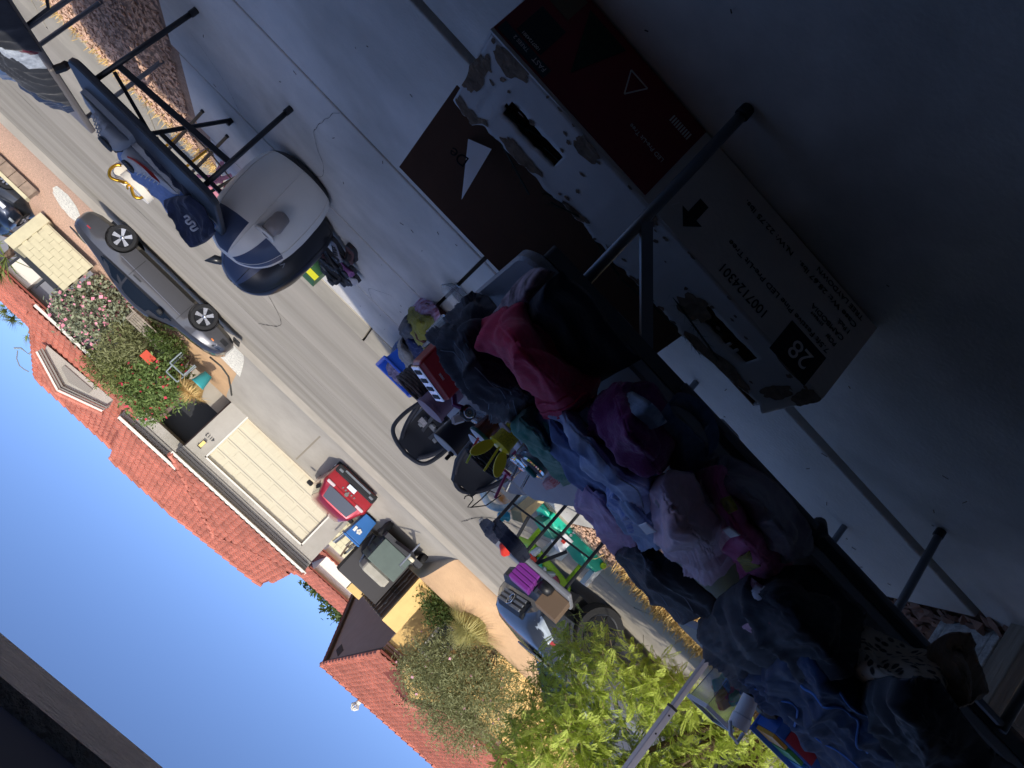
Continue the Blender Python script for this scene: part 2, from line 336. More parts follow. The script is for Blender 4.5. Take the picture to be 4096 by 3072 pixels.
MB().box((-2.98, 2.56, -.02), (-2.68, 2.60, .19)).box((-2.98, 2.83, -.02), (-2.68, 2.87, .19)).box((-2.98, 2.60, -.02), (-2.94, 2.83, .19)).box((-2.72, 2.60, -.02), (-2.68, 2.83, .19)).box((-2.85, 2.60, -.02), (-2.81, 2.83, .19)).obj('block_shell', cb, blk, bevel=.006)
MB().box((-2.94, 2.60, .12), (-2.72, 2.83, .186)).obj('mortar_fill', cb, blk)
# ================================================================ tiled roofs
def tile_mesh(tw, tl):
    b = MB(); n = 4; rows = []
    for y, dz in ((0, .045), (tl*1.12, .005)):
        rows.append([(-tw/2+tw*i/n, y, dz+.05*math.sin(math.pi*(i/n))**1.0 if i < n else dz) for i in range(n+1)])
    b.grid(rows)
    b.grid([[(x, y, z-.035) for x, y, z in rows[0]], rows[0]])
    me = bpy.data.meshes.new('roof_tile'); me.from_pydata(b.v, [], b.f); me.polygons.foreach_set('use_smooth', [True]*4+[False]*4); return me
def inside(p, poly):
    r = False; n = len(poly)
    for i in range(n):
        (x1, y1), (x2, y2) = poly[i], poly[(i+1) % n]
        if (y1 > p[1]) != (y2 > p[1]) and p[0] < (x2-x1)*(p[1]-y1)/(y2-y1)+x1: r = not r
    return r
def roof_faces(parent, faces, m, under, tw=.25, tl=.36, limit=300):
    """faces: polygons whose first edge is the eave"""
    part = None; T = []; ub = MB()
    for P in faces:
        P = [Vector(p) for p in P]; xa = (P[1]-P[0]).normalized(); nn = xa.cross(P[2]-P[0]).normalized()
        if nn.z < 0: nn = -nn
        ya = nn.cross(xa)
        if ya.z < 0: ya = -ya; xa = -xa
        q = [((p-P[0]).dot(xa), (p-P[0]).dot(ya)) for p in P]
        ub.prism([p-nn*.015 for p in P], nn*-.08)
        x0, x1 = min(a for a, _ in q), max(a for a, _ in q); y1 = max(b for _, b in q)
        rr = int(y1/tl)+1
        for r in range(rr):
            c = int((x1-x0)/tw)+1
            for k in range(c):
                px, py = x0+(k+.5)*tw, (r+.45)*tl
                if inside((px, py), q):
                    o = P[0]+xa*px+ya*(r*tl-.03)+nn*random.uniform(0, .012)
                    T.append((o, xa, ya, nn))
    part = ub.obj('roof', under, parent)
    me = tile_mesh(tw, tl); me.materials.append(m)
    T.sort(key=lambda t: t[0].length)
    off = Vector(part['wo']) if part.get('wo') else Vector()
    def MX(t, off):
        o, xa, ya, nn = t; X = Matrix.Identity(4)
        for i in range(3): X[i][0], X[i][1], X[i][2], X[i][3] = xa[i], ya[i], nn[i], o[i]-off[i]
        return X @ Matrix.Rotation(random.uniform(-.025, .025), 4, 'Z')
    for t in T[:limit]:
        o = bpy.data.objects.new('roof_tile', me); COL.objects.link(o); o.parent = part; o.matrix_local = MX(t, off)
    if T[limit:]:
        b = MB(); vs = [v.co for v in me.vertices]; fs = [tuple(p.vertices) for p in me.polygons]
        for t in T[limit:]: X = MX(t, Vector()); b.add([X @ v for v in vs], fs)
        b.obj('roof_tile', m, part, fix=False, kind='stuff')
    return part
def caps(part, lines, m, r=.11, tl=.38):
    for a, b_ in lines:
        a = Vector(a); b_ = Vector(b_); n = max(1, int((b_-a).length/tl)); d = (b_-a)/n
        for i in range(n):
            MB().tube([a+d*i+Vector((0,0,.05)), a+d*(i+1.1)+Vector((0,0,.01))], [r, r*.8], 8).obj('ridge_cap', m, part, smooth=40)
clay = mat('clay_tile', 'b9725f', .8, .2, 1.3, .2, 40, rnd=.22); clay_u = mat('clay_under', '8a4a3e', .9)
gstuc = mat('house_grey_stucco', 'a7a298', .95, .05, 2, .6, 60, stain=(.7, .88)); white = mat('white_trim', 'd6d2c6', .6); trimg = mat('grey_trim', '87837b', .8)
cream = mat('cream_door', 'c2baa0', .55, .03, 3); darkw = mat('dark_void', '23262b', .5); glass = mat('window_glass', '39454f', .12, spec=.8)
H = thing('grey_house', 'grey stucco house with red tile roof and cream garage door', 'house', (0, 30, 1.34))
gx0, gx1 = -3.55, 2.8
MB().box((gx0, 30, 1.2), (-2.84, 37, 3.86)).box((1.99, 30, 1.2), (gx1, 37, 3.86)).box((-2.84, 30, 3.40), (1.99, 37, 3.86)).obj('garage_wall', gstuc, H)
gd = MB().box((-2.84, 30.16, 1.2), (1.99, 30.2, 3.42)).obj('garage_door', cream, H)
for r in range(4):
    z0 = 1.36+r*.51
    for c in range(8):
        x0 = -2.80+c*.597
        MB().box((x0+.07, 30.147, z0+.08), (x0+.53, 30.165, z0+.40)).obj('door_panel', cream, gd, bevel=.02)
    MB().box((-2.83, 30.15, z0-.012), (1.98, 30.156, z0+.005)).obj('seam', trimg, gd)
for a, b_ in (((-2.87, 29.985, 1.3), (-2.81, 30.13, 3.42)), ((1.96, 29.985, 1.3), (2.02, 30.13, 3.42)), ((-2.87, 29.985, 3.37), (2.02, 30.13, 3.43))): MB().box(a, b_).obj('door_frame', white, H)
for z, y in ((3.62, 29.95), (3.74, 29.90), (3.85, 29.84)): MB().box((gx0-.02, y, z), (gx1+.04, 29.995, z+.1)).obj('cornice', trimg, H)
MB().box((gx0-.05, 29.8, 3.955), (gx1+.05, 33, 4.0)).obj('soffit', gstuc, H)
MB().box((gx0-.1, 29.5, 3.98), (gx1+.12, 29.8, 4.08)).obj('fascia', white, H)
# entry and right wing walls
MB().box((2.8, 31.5, 1.2), (5.1, 37, 2.0)).box((2.8, 32.6, 2.0), (5.1, 37, 3.9)).box((2.8, 31.3, 3.72), (5.4, 37, 4.5)).obj('entry_wall', gstuc, H)
MB().box((3.0, 32.55, 1.3), (4.9, 32.595, 3.7)).obj('porch_shade_sheet', darkw, H)  # dark sheet over the back wall stands in for porch shade
MB().box((2.82, 31.0, 1.3), (2.95, 31.2, 3.72)).obj('porch_post', mat('brown_post', '6d5a52', .8), H)
MB().box((4.2, 30.9, 1.3), (4.34, 31.04, 3.72)).obj('porch_post', MATS['brown_post'], H)
MB().box((2.1, 30.9, 4.44), (5.3, 31.1, 4.55)).obj('fascia', white, H)
for z, y in ((4.12, 31.25), (4.26, 31.2)): MB().box((2.8, y, z), (5.38, 31.295, z+.1)).obj('cornice', trimg, H)
MB().box((5.1, 30.4, 1.2), (9.6, 37, 3.5)).obj('wing_wall', gstuc, H)
for z, y in ((3.2, 30.35), (3.32, 30.3)): MB().box((5.1, y, z), (9.62, 30.395, z+.09)).obj('cornice', trimg, H)
MB().box((4.9, 29.9, 3.47), (9.9, 30.05, 3.57)).obj('fascia', white, H)
for wx0, wx1, n in ((7.35, 8.0, 0), (5.5, 7.2, 0)):
    w_ = MB().box((wx0, 30.37, 2.0), (wx1, 30.395, 3.2)).obj('window', glass, H)
    nb = 2 if wx1-wx0 < 1 else 4
    for i in range(nb+1): xx = wx0+(wx1-wx0)*i/nb; MB().box((xx-.03, 30.33, 1.97), (xx+.03, 30.37, 3.23)).obj('mullion', white, w_)
    for i in range(4): z = 2.0+i*.4; MB().box((wx0-.03, 30.325, z-.03), (wx1+.03, 30.368, z+.03)).obj('mullion', white, w_)
rid = 35.2; zr = 5.95
rp = roof_faces(H, [
    [(5.0, 29.95, 3.56), (10.0, 29.95, 3.60), (9.4, rid, zr-.05), (4.9, rid, zr)],
    [(10.0, 29.95, 3.60), (10.0, 38, 3.60), (9.4, rid, zr-.05)],
    [(-3.4, 31.0, 4.54), (5.3, 31.0, 4.54), (5.0, 35.4, 6.3), (1.6, 35.4, 6.3), (-3.2, 34.5, 5.94)],
    [(gx0-.1, 29.5, 4.07), (gx1+.1, 29.5, 4.07), (-.3, 32.6, 5.5)],
    [(gx1+.1, 29.5, 4.07), (gx1+.1, 33.0, 4.07), (-.3, 36, 5.5), (-.3, 32.6, 5.5)],
    [(gx0-.1, 36.5, 4.07), (gx0-.1, 29.5, 4.07), (-.3, 32.6, 5.5), (-.3, 36, 5.5)]], clay, clay_u)
caps(rp, [((gx0-.1, 29.5, 4.07), (-.3, 32.6, 5.5)), ((gx1+.1, 29.5, 4.07), (-.3, 32.6, 5.5)), ((-.3, 32.6, 5.5), (-.3, 34.2, 5.5)), ((1.6, 35.4, 6.33), (-3.2, 34.5, 5.97)), ((1.6, 35.4, 6.33), (5.0, 35.4, 6.33)), ((5.0, 35.4, 6.33), (5.0, rid, zr)), ((4.9, rid, zr), (9.4, rid, zr-.05)), ((10.0, 29.95, 3.6), (9.4, rid, zr-.05))], clay)
# dormer gable
dg = MB().prism([(8.95, 31.2, 4.35), (8.85, 31.2, 4.62), (7.45, 31.2, 5.12), (6.0, 31.2, 4.62), (5.95, 31.2, 4.2)], (0, 3.0, .0)).obj('dormer', gstuc, H)
for k, (zz, yy) in enumerate(((0, 31.12), (.09, 31.06), (.18, 31.0))):
    for a, b_ in (((8.95, yy, 4.55+zz), (7.45, yy, 5.05+zz)), ((7.45, yy, 5.05+zz), (5.85, yy, 4.55+zz))): MB().bar(a, b_, .12, .07).obj('dormer_trim', trimg if k < 2 else white, dg)
for a, b_ in (((9.0, 31.05, 4.83), (7.45, 31.05, 5.33)), ((7.45, 31.05, 5.33), (5.8, 31.05, 4.80))):
    a = Vector(a); b_ = Vector(b_); d = (b_-a)/7
    for i in range(7): MB().tube([a+d*i, a+d*(i+1.08)], [.1, .085], 8).obj('ridge_cap', clay, dg, smooth=40)
MB().prism([(8.0, 31.15, 4.45), (8.0, 31.15, 4.6), (7.45, 31.15, 4.8), (6.7, 31.15, 4.62), (6.7, 31.15, 4.42)], (0, .045, 0)).obj('vent_recess', trimg, dg)
# wall lantern and house number
ln = MB().box((2.33, 29.86, 3.28), (2.5, 29.99, 3.31)).box((2.35, 29.88, 3.0), (2.48, 29.98, 3.02)).obj('lantern', mat('black_metal', '1d1d1f', .5), H)
MB().box((2.355, 29.885, 3.02), (2.475, 29.975, 3.28)).obj('lamp_glass', mat('amber_glass', 'e8cf7a', .3), ln)
text('house_number', '4113', .2, darkw, H, (2.2, 29.975, 2.72), ROT_FACE, .008)
# chimney
MB().box((9.35, 31.5, 3.6), (9.85, 31.9, 4.1)).obj('chimney', mat('buff', 'd9c08a', .9), H)
# ================================================================ foliage
def leaves(name, blobs, n, size, m, parent, aspect=.45, droop=.0, hollow=.45, col=None, seed=1, sub=0, zcut=None):
    """many single leaf faces spread through ellipsoid clumps"""
    r = np.random.default_rng(seed); vs = []; fs = []; tot = sum(b[1]*b[1]*b[2] for b in blobs); k = 0
    off = np.array(parent['wo']) if parent is not None and parent.get('wo') else np.zeros(3)
    for c, rx, rz in blobs:
        q = int(n*rx*rx*rz/tot); d = r.normal(size=(q, 3)); d /= np.linalg.norm(d, axis=1)[:, None]
        rad = (hollow+(1-hollow)*r.random(q)**.6)*(1+.22*np.sin(d[:, 0]*7+seed)*np.cos(d[:, 1]*6+d[:, 2]*5))*r.uniform(.8, 1.15, q)
        P = np.array(c)+d*np.stack([rad*rx, rad*rx, rad*rz], 1)
        a = r.normal(size=(q, 3)); a[:, 2] -= droop; a += d*.6; a /= np.linalg.norm(a, axis=1)[:, None]
        b = np.cross(a, r.normal(size=(q, 3))); b /= np.linalg.norm(b, axis=1)[:, None]
        s = size*r.uniform(.55, 1.4, q)[:, None]
        for p0, av, bv in zip(P-off, a*s, b*s*aspect):
            if zcut is not None and p0[2]+off[2] < zcut: continue
            vs += [p0-av*.5, p0+bv*.5, p0+av*.5, p0-bv*.5]; fs.append((k, k+1, k+2, k+3)); k += 4
    me = bpy.data.meshes.new(name); me.from_pydata([tuple(map(float, v)) for v in vs], [], fs)
    o = bpy.data.objects.new(name, me); COL.objects.link(o); me.materials.append(m); o.parent = parent; return o
def leafmat(name, c1, c2, scale=3):
    m = mat(name, c1, .6, col2=c2, scale=scale, spec=.3, detail=6); n = m.node_tree
    b = n.nodes['Principled BSDF']; tr = n.nodes.new('ShaderNodeBsdfTranslucent'); mx = n.nodes.new('ShaderNodeMixShader'); mx.inputs[0].default_value = .3
    tr.inputs[0].default_value = (*lin(c2), 1); out = n.nodes['Material Output']
    n.links.new(b.outputs[0], mx.inputs[1]); n.links.new(tr.outputs[0], mx.inputs[2]); n.links.new(mx.outputs[0], out.inputs[0]); return m
bark = mat('bark', '6a5747', .95, .3, 12, .7, 40)
def bush(name, label, base, blobs, n, size, m, flowers=None, seed=1, cat='bush', aspect=.4, group=None, stems=5, droop=0):
    bc = [sum(q[0][i] for q in blobs)/len(blobs) for i in range(2)]; base = (bc[0], bc[1], gnd(bc[0], bc[1])-.02)
    t = thing(name, label, cat, base, group=group); b = MB()
    for i in range(stems):
        c, rx, rz = blobs[i % len(blobs)]; e = Vector(c)+Vector((random.uniform(-.4, .4)*rx, random.uniform(-.4, .4)*rx, random.uniform(-.2, .5)*rz)); a = Vector(base)+Vector((random.uniform(-.1, .1), random.uniform(-.1, .1), -.05))
        b.tube([a, a.lerp(e, .5)+Vector((random.uniform(-.1, .1), 0, .1)), e], [.035, .022, .008], 6)
    b.obj('trunk', bark, t); leaves('crown', blobs, n, size, m, t, aspect, seed=seed, droop=droop)
    if flowers: leaves('blossom', [(c, rx*1.03, rz*1.03) for c, rx, rz in blobs], flowers[0], flowers[1], flowers[2], t, .9, hollow=.85, seed=seed+9)
    return t
olive = leafmat('leaf_olive', '626b3c', '8c9258'); dkgreen = leafmat('leaf_dark', '3a4a24', '5b6c34'); midgreen = leafmat('leaf_mid', '56703a', '8a9c5c'); sagegr = leafmat('leaf_sage', '70754c', '9c9e70'); lime = leafmat('leaf_lime', '7fa02e', 'b4cc50')
pinkf = mat('pink_flower', 'dd8fa0', .7); redf = mat('red_flower', 'c8384e', .7)
def px(u, v, Y): return tuple(aty(u, v, Y))
# shrubs in front of the grey house
def ball(u, v, Y, r, rz=None): return (px(u, v, Y), r, rz or r)
bush('oleander', 'grey green oleander bush full of pink flowers by the wing wall', tuple(atg(285, 625)[:2])+(1.3,), [ball(160, 660, 29.3, .75, .8), ball(195, 690, 29.2, .95, .9), ball(215, 640, 29.0, .8, .8), ball(245, 665, 28.8, .7, .7), ball(140, 640, 29.3, .4, .6)], 5200, .16, mat('leaf_oleander', '68705a', .6, col2='979c7c', scale=4), (420, .12, pinkf), 3)
bush('oleander', 'tall green oleander with red flowers next to the garage entry', (4.9, 28.9, 1.3), [ball(310, 850, 28.9, .85, .8), ball(345, 820, 28.6, .9, .9), ball(325, 885, 28.9, .6, .6), ball(370, 800, 28.4, .7, .6), ball(385, 850, 28.3, .6, .6), ball(290, 815, 29.1, .6, .6)], 6200, .15, midgreen, (150, .13, redf), 5)
bush('shrub', 'yellow green fine leaved shrub behind the garden bench', (6.9, 29.0, 1.3), [ball(265, 745, 29, .85, .8), ball(295, 720, 28.8, .8, .7), ball(245, 775, 29.1, .7, .6), ball(300, 760, 28.6, .7, .6)], 5200, .16, sagegr, None, 8, aspect=.22)
bush('shrub', 'olive green tree shrub reaching over the roof edge in front of the window', (6.1, 29.2, 1.3), [ball(215, 785, 29.6, .6, .6), ball(240, 810, 29.4, .75, .6), ball(270, 800, 29.2, .7, .7), ball(285, 830, 29.2, .6, .6)], 4300, .15, olive, None, 11, aspect=.3)
bush('ground_shrub', 'low dark green shrub growing at the dirt edge by the bench', (5.7, 27.7, 1.0), [ball(350, 735, 27.7, .55, .35), ball(375, 750, 27.5, .5, .4), ball(330, 715, 28, .4, .3)], 1800, .13, dkgreen, None, 13)
# desert willow and others on the far side left
bush('desert_willow', 'big round desert willow in front of the yellow house', (-9.4, 24.6, .3), [ball(925, 1435, 27.7, 1.16, 1.04), ball(975, 1420, 27.3, 1.22, 1.10), ball(945, 1500, 27.7, 1.33, 1.22), ball(1010, 1480, 27.3, 1.45, 1.28), ball(1055, 1440, 27.1, 1.04, 1.04), ball(1045, 1530, 27.3, 1.28, 1.16), ball(975, 1560, 27.7, 1.10, 1.04), ball(1020, 1590, 27.5, 0.93, 0.81), ball(1085, 1490, 27.1, 0.93, 0.93), ball(890, 1450, 27.9, 0.70, 0.81)], 30000, .15, sagegr, (90, .1, mat('mauve_flower', 'b98a94', .7)), 17, 'tree', .2, stems=9)
bush('shrub', 'small dark shrub against the yellow wall near the iron gate', (-6.9, 24.9, .35), [ball(930, 1290, 27.9, 0.58, 0.58), ball(960, 1310, 27.7, 0.64, 0.58), ball(945, 1330, 27.8, 0.58, 0.52), ball(985, 1330, 27.6, 0.58, 0.46)], 3000, .13, dkgreen, None, 19)
gc = thing('grass_clump', 'round clump of pale ornamental grass beside the car nose', 'grass clump', (-8.6, 26.2, 1.1))
def clump(n, R, h, c, m, par, seed=2, w=.012):
    r = np.random.default_rng(seed); vs = []; fs = []; off = Vector(par['wo'])
    for i in range(n):
        a = r.uniform(0, 6.28); t = r.random()**.7; d = Vector((math.cos(a), math.sin(a), 0)); e = Vector((-d.y, d.x, 0))*w; b0 = Vector(c)+d*R*.15*t-off
        p1 = b0+d*R*.5*t+Vector((0, 0, h*(1-.25*t)*.75)); p2 = b0+d*R*t*r.uniform(.8, 1.2)+Vector((0, 0, h*(1-.75*t*t)*r.uniform(.8, 1.1)))
        k = 5*i; vs += [b0-e, b0+e, p1+e*.8, p1-e*.8, p2]; fs += [(k, k+1, k+2, k+3), (k+3, k+2, k+4)]
    me = bpy.data.meshes.new('blades'); me.from_pydata([tuple(v) for v in vs], [], fs); return link('blades', me, m, par)
clump(900, 1.35, 1.7, px(1052, 1312, 26.2), leafmat('leaf_straw', 'a3a060', 'c6bf82'), gc, 2, .014)
# ================================================================ yellow house on the left
yel = mat('yellow_stucco', 'dcb978', .95, .07, 2, .6, 60)
YH = thing('yellow_house', 'yellow stucco house with red tile gable roof left of the gate', 'house', (-11, 31, 1.34))
cx = -7.9
MB().prism([(cx, 30, 1.0), (cx, 41, 1.0), (cx, 41, 4.35), (cx, 35.5, 6.7), (cx, 30, 4.24)], (-13, 0, 0)).obj('wall', yel, YH)
MB().prism([(cx+.003, 30.02, 1.0), (cx+.003, 41, 1.0), (cx+.003, 41, 4.35), (cx+.003, 35.5, 6.69), (cx+.003, 30.02, 4.23)], (.02, 0, 0)).obj('gable_wall', mat('gable_stucco', '9a877c', .95, .06, 2, .6, 60), YH)  # gable colour greyer and darker than the yellow front
for i in range(6): MB().box((cx+.024, 34.8+i*.2, 5.75), (cx+.05, 34.9+i*.2, 6.1)).obj('gable_vent', mat('brown_dark', '4d4036', .8), YH)
for z, y in ((3.86, 29.9), (4.0, 29.83), (4.14, 29.76)): MB().box((-20.8, y, z), (cx+.05, 29.995, z+.1)).obj('cornice', mat('rose_trim', 'b08a7a', .8), YH)
MB().bar((cx+.12, 29.4, 4.18), (cx+.12, 35.5, 6.78), .12, .22).obj('rake_board', MATS['brown_dark'], YH)
MB().bar((cx+.12, 41.5, 4.18), (cx+.12, 35.5, 6.78), .12, .22).obj('rake_board', MATS['brown_dark'], YH)
yr = roof_faces(YH, [[(-21, 29.3, 4.26), (cx+.2, 29.3, 4.26), (cx+.2, 35.5, 6.86), (-21, 35.5, 6.86)], [(cx+.2, 41.7, 4.26), (-21, 41.7, 4.26), (-21, 35.5, 6.86), (cx+.2, 35.5, 6.86)],
    [(-8.65, 29.05, 4.3), (-8.65, 30.6, 4.88), (-9.8, 31.0, 5.0), (-9.8, 29.05, 4.92)], [(-10.95, 30.6, 4.86), (-10.95, 29.05, 4.3), (-9.8, 29.05, 4.92), (-9.8, 31.0, 5.0)]], clay, clay_u, .26, .38)
caps(yr, [((cx+.2, 35.5, 6.86), (-19, 35.5, 6.86)), ((cx+.2, 29.3, 4.28), (cx+.2, 35.5, 6.86)), ((-9.8, 29.05, 4.92), (-9.8, 31.1, 5.03))], clay)
MB().prism([(-8.75, 29.2, 3.95), (-8.75, 29.2, 4.27), (-9.8, 29.2, 4.83), (-10.85, 29.2, 4.27), (-10.85, 29.2, 3.95)], (0, .55, 0)).obj('pediment', yel, YH)
w_ = MB().box((-9.9, 29.96, 1.95), (-9.1, 29.99, 3.25)).obj('window', glass, YH); MB().box((-10.02, 29.93, 1.85), (-9.9, 29.985, 3.37)).box((-9.1, 29.93, 1.85), (-8.98, 29.985, 3.37)).box((-9.9, 29.93, 1.85), (-9.1, 29.985, 1.95)).box((-9.9, 29.93, 3.25), (-9.1, 29.985, 3.37)).obj('window_frame', white, w_)
vt = thing('roof_turbine_vent', 'white turbine vent on the ridge of the yellow house', 'roof vent', px(765, 1525, 36)); p0 = Vector(px(772, 1520, 36))
MB().tube([p0-Vector((0, 0, .4)), p0], .12, 10).obj('vent_pipe', white, vt)
for i in range(10):
    a = i*.628; MB().tube([p0+Vector((math.cos(a)*.08, math.sin(a)*.08, 0)), p0+Vector((math.cos(a+.3)*.2, math.sin(a+.3)*.2, .15)), p0+Vector((math.cos(a+.6)*.08, math.sin(a+.6)*.08, .31))], .032, 5).obj('vane', white, vt)
MB().lathe([(.09, .3), (.1, .32), (.03, .36)], 12, p0).obj('vent_cap', white, vt)
# yellow yard wall and iron gate
yw = thing('yellow_yard_wall', 'yellow stucco yard wall stepping down beside the iron gate', 'wall', (-6.2, 25.4, 1))
MB().box((-7.35, 27.9, .3), (-6.62, 28.15, 3.3)).obj('pier', yel, yw)
MB().box((-6.0, 30.5, .6), (-5.35, 30.75, 3.5)).obj('pier', yel, yw)
gt = thing('iron_gate', 'brown iron driveway gate with scroll work between yellow walls', 'gate', (-5.9, 26.3, .8)); iron = mat('iron', '57504a', .6, metal=.4)
ga, gb = Vector((-6.6, 28.1, .25)), Vector((-5.95, 30.5, .25))
for z in (1.05, 1.95, 2.1, 3.0): MB().bar(ga+Vector((0, 0, z)), gb+Vector((0, 0, z)), .05, .05).obj('rail', iron, gt)
for i in range(9): p = ga.lerp(gb, i/8); MB().bar(p+Vector((0, 0, 1.0)), p+Vector((0, 0, 3.05)), .04, .04, (1, 0, 0)).obj('bar', iron, gt)
MB().prism([ga+Vector((-.06, 0, 1.0)), gb+Vector((-.06, 0, 1.0)), gb+Vector((-.06, 0, 2.98)), ga+Vector((-.06, 0, 2.98))], (-.01, 0, 0)).obj('backing_panel', mat('rust_panel', '6a5140', .8), gt)
for i in range(3):
    for z in (1.5, 2.55):
        p = ga.lerp(gb, .2+.3*i)+Vector((.03, 0, z)); MB().tube([p+Vector((0, math.cos(t)*(.03+.02*t), math.sin(t)*(.03+.02*t))) for t in fr(0, 7, 14)], .012, 5).obj('scroll', mat('pewter', '8f8a80', .5, metal=.5), gt)
# things between the houses
bw = thing('cream_block_wall', 'cream concrete block wall behind the blue recycling bin', 'wall', (-4.2, 30, 1.3)); cbm = mat('cream_block', 'd9d3b4', .9, .06, 3)
for r in range(7):
    for c in range(6):
        x0 = -3.6-.41*c-(.2 if r % 2 else 0); MB().box((x0-.4, 31.5, 1.34+r*.205), (x0, 31.7, 1.34+r*.205+.198)).obj('block', cbm, bw)
MB().box((-6.3, 31.53, 1.3), (-3.4, 31.68, 2.78)).obj('mortar', mat('mortar', 'b9b296', .95), bw)
tl_ = thing('utility_trailer', 'dark green box trailer with a tongue jack parked by the gate', 'trailer', (-4.9, 27, .75)); tg = mat('trailer_green', '4d5a52', .6, .1, 3); tk = mat('trailer_black', '232427', .6)
MB().box((-5.7, 26.5, 1.15), (-4.45, 28.3, 2.05)).obj('box_body', tg, tl_, bevel=.02)
for i in range(3): MB().box((-4.449, 26.6, 1.22+i*.27), (-4.41, 28.2, 1.3+i*.27)).obj('rib', tk, tl_)
MB().box((-5.95, 26.0, .95), (-4.3, 28.2, 1.14)).obj('chassis', tk, tl_)
MB().bar((-5.6, 26.1, 1.0), (-5.15, 24.9, .95), .08, .1).bar((-4.7, 26.1, 1.0), (-5.15, 24.9, .95), .08, .1).obj('tongue', tk, tl_)
MB().tube([(-5.15, 24.95, .55), (-5.15, 24.95, 1.5)], .035, 8).obj('jack', tr, tl_); MB().tube([(-5.15, 24.95, 1.48), (-5.3, 24.9, 1.5)], .015, 6).obj('jack_handle', tr, tl_)
MB().lathe([(.0, -.06), (.12, -.06), (.14, 0), (.12, .06), (0, .06)], 14, (-5.35, 25.3, 1.1)).obj('propane_tank', mat('pale_tank', 'c9c2a8', .5), tl_, smooth=50)
for y in (26.9,): 
    for x in (-5.98, -4.28): MB().lathe([(.1, -.1), (.3, -.1), (.33, -.06), (.33, .06), (.3, .1), (.1, .1)], 20, (x, y, .87), Matrix.Rotation(R_(90), 3, 'Y')).obj('wheel', mat('tyre', '1b1b1c', .85), tl_, smooth=40)
cv = thing('covered_boat', 'grey pallet and covered gear stacked on the green trailer', 'cargo', (-5.2, 27.3, 2.06))
MB().rbox((-5.65, 26.8, 2.055), (-4.6, 28.2, 2.45), .08).obj('cover', mat('tarp_grey', '9b9688', .9, .15, 3), cv)
MB().box((-6.2, 28.6, 1.3), (-4.3, 29.4, 3.1)).obj('dark_shed', mat('shed_dark', '3a3838', .8), None, label='dark shed wall behind the trailer cargo', cat='shed')
jp = thing('scrap_pile', 'pile of rusty pipes and lumber leaning in the side yard', 'scrap pile', (-4.1, 29, 1.34))
for i in range(14):
    a = Vector((random.uniform(-4.4, -3.7), random.uniform(28.2, 29.2), 1.32)); MB().bar(a, a+Vector((random.uniform(-.6, .2), random.uniform(-.3, .6), random.uniform(.5, 1.5))), .06, .07).obj('plank' if i % 2 else 'pipe', random.choice([bark, tr, iron, oldw]), jp)
# blue recycling bin
bb = thing('recycling_bin', 'blue wheeled recycling bin standing beside the red car', 'bin', (-3.75, 27.8, gnd(0, 27.8))); blue = mat('bin_blue', '1f5f9e', .5)
bz = gnd(0, 27.8)
MB().loft([[(-3.75+sx*w, 27.8+sy*w*1.05, z) for sx, sy in ((-1,-1),(1,-1),(1,1),(-1,1))] for w, z in ((.25, bz+.05), (.27, bz+.3), (.34, bz+1.0))]).obj('tub', blue, bb, bevel=.02)
MB().rbox((-4.12, 27.42, bz+1.0), (-3.38, 28.2, bz+1.09), .03).obj('lid', blue, bb)
for x in (-4.0, -3.5): MB().lathe([(.03, -.04), (.13, -.04), (.13, .04), (.03, .04)], 14, (x, 28.1, bz+.13), Matrix.Rotation(R_(90), 3, 'Y')).obj('wheel', MATS['tyre'], bb)
for k in range(5):
    a = k*1.2566; MB().lathe([(.045, 0), (.045, .012), (0, .012)], 10, (-3.75+.06*math.cos(a), 27.42+.03, bz+.68+.06*math.sin(a)), Matrix.Rotation(R_(90), 3, 'X')).obj('emblem', white, bb)
MB().box((-3.62, 27.44, bz+.6), (-3.52, 27.46, bz+.78)).obj('emblem_text', white, bb)
# distant house, mountain
dh = thing('white_house', 'distant white stucco house with red tile roof between the two homes', 'house', (-8, 52, 1.3)); wst = mat('white_stucco', 'e9e2d4', .9)
MB().box((-13.5, 52, 1.2), (-6.3, 60, 4.1)).obj('wall', wst, dh)
MB().box((-10.5, 51.6, 4.1), (-6.6, 60, 5.4)).obj('wall', wst, dh)
roof_faces(dh, [[(-14, 51.4, 4.1), (-5.9, 51.4, 4.1), (-5.9, 56, 5.6), (-14, 56, 5.6)], [(-10.9, 51.0, 5.4), (-6.2, 51.0, 5.4), (-6.2, 55.5, 6.6), (-10.9, 55.5, 6.6)]], clay, clay_u, .4, .5, 60)
MB().box((-12.5, 51.9, 2.2), (-11.4, 51.99, 3.4)).obj('window', glass, dh)
bush('tree', 'dark green tree behind the distant white house', (-11.5, 66, 1.3), [ball(690, 1245, 66, 1.6, 1.5), ball(705, 1262, 66, 1.3, 1.2)], 1500, .5, dkgreen, None, 23, 'tree')
bush('tree', 'green tree rising between the white house and the gable wall', (-14, 62, 1.3), [ball(745, 1300, 62, 1.9, 1.8), ball(765, 1318, 62, 1.6, 1.4), ball(735, 1285, 62, 1.2, 1.2)], 1600, .5, dkgreen, None, 29, 'tree')
mt = MB(); N = 60
ridge = [(-3400+60*i, 250+420*math.exp(-((i-26)/9)**2)+110*abs(nz((i*.23, 0, 0), 1, 3))+40*nz((i*.9, 1, 0))) for i in range(N)]
mt.grid([[(x*1.0, 6200, 0) for x, z in ridge], [(x, 6500, z*.55+20*nz((x*.01, 2, 0))) for x, z in ridge], [(x, 6900, z) for x, z in ridge], [(x, 7600, 0) for x, z in ridge]])
mt.obj('mountain', mat('mountain_rock_hazed', '9a97a0', 1, .12, .004, coord='Object'), kind='structure', fix=False)  # blue-grey of the distant air put into the rock colour
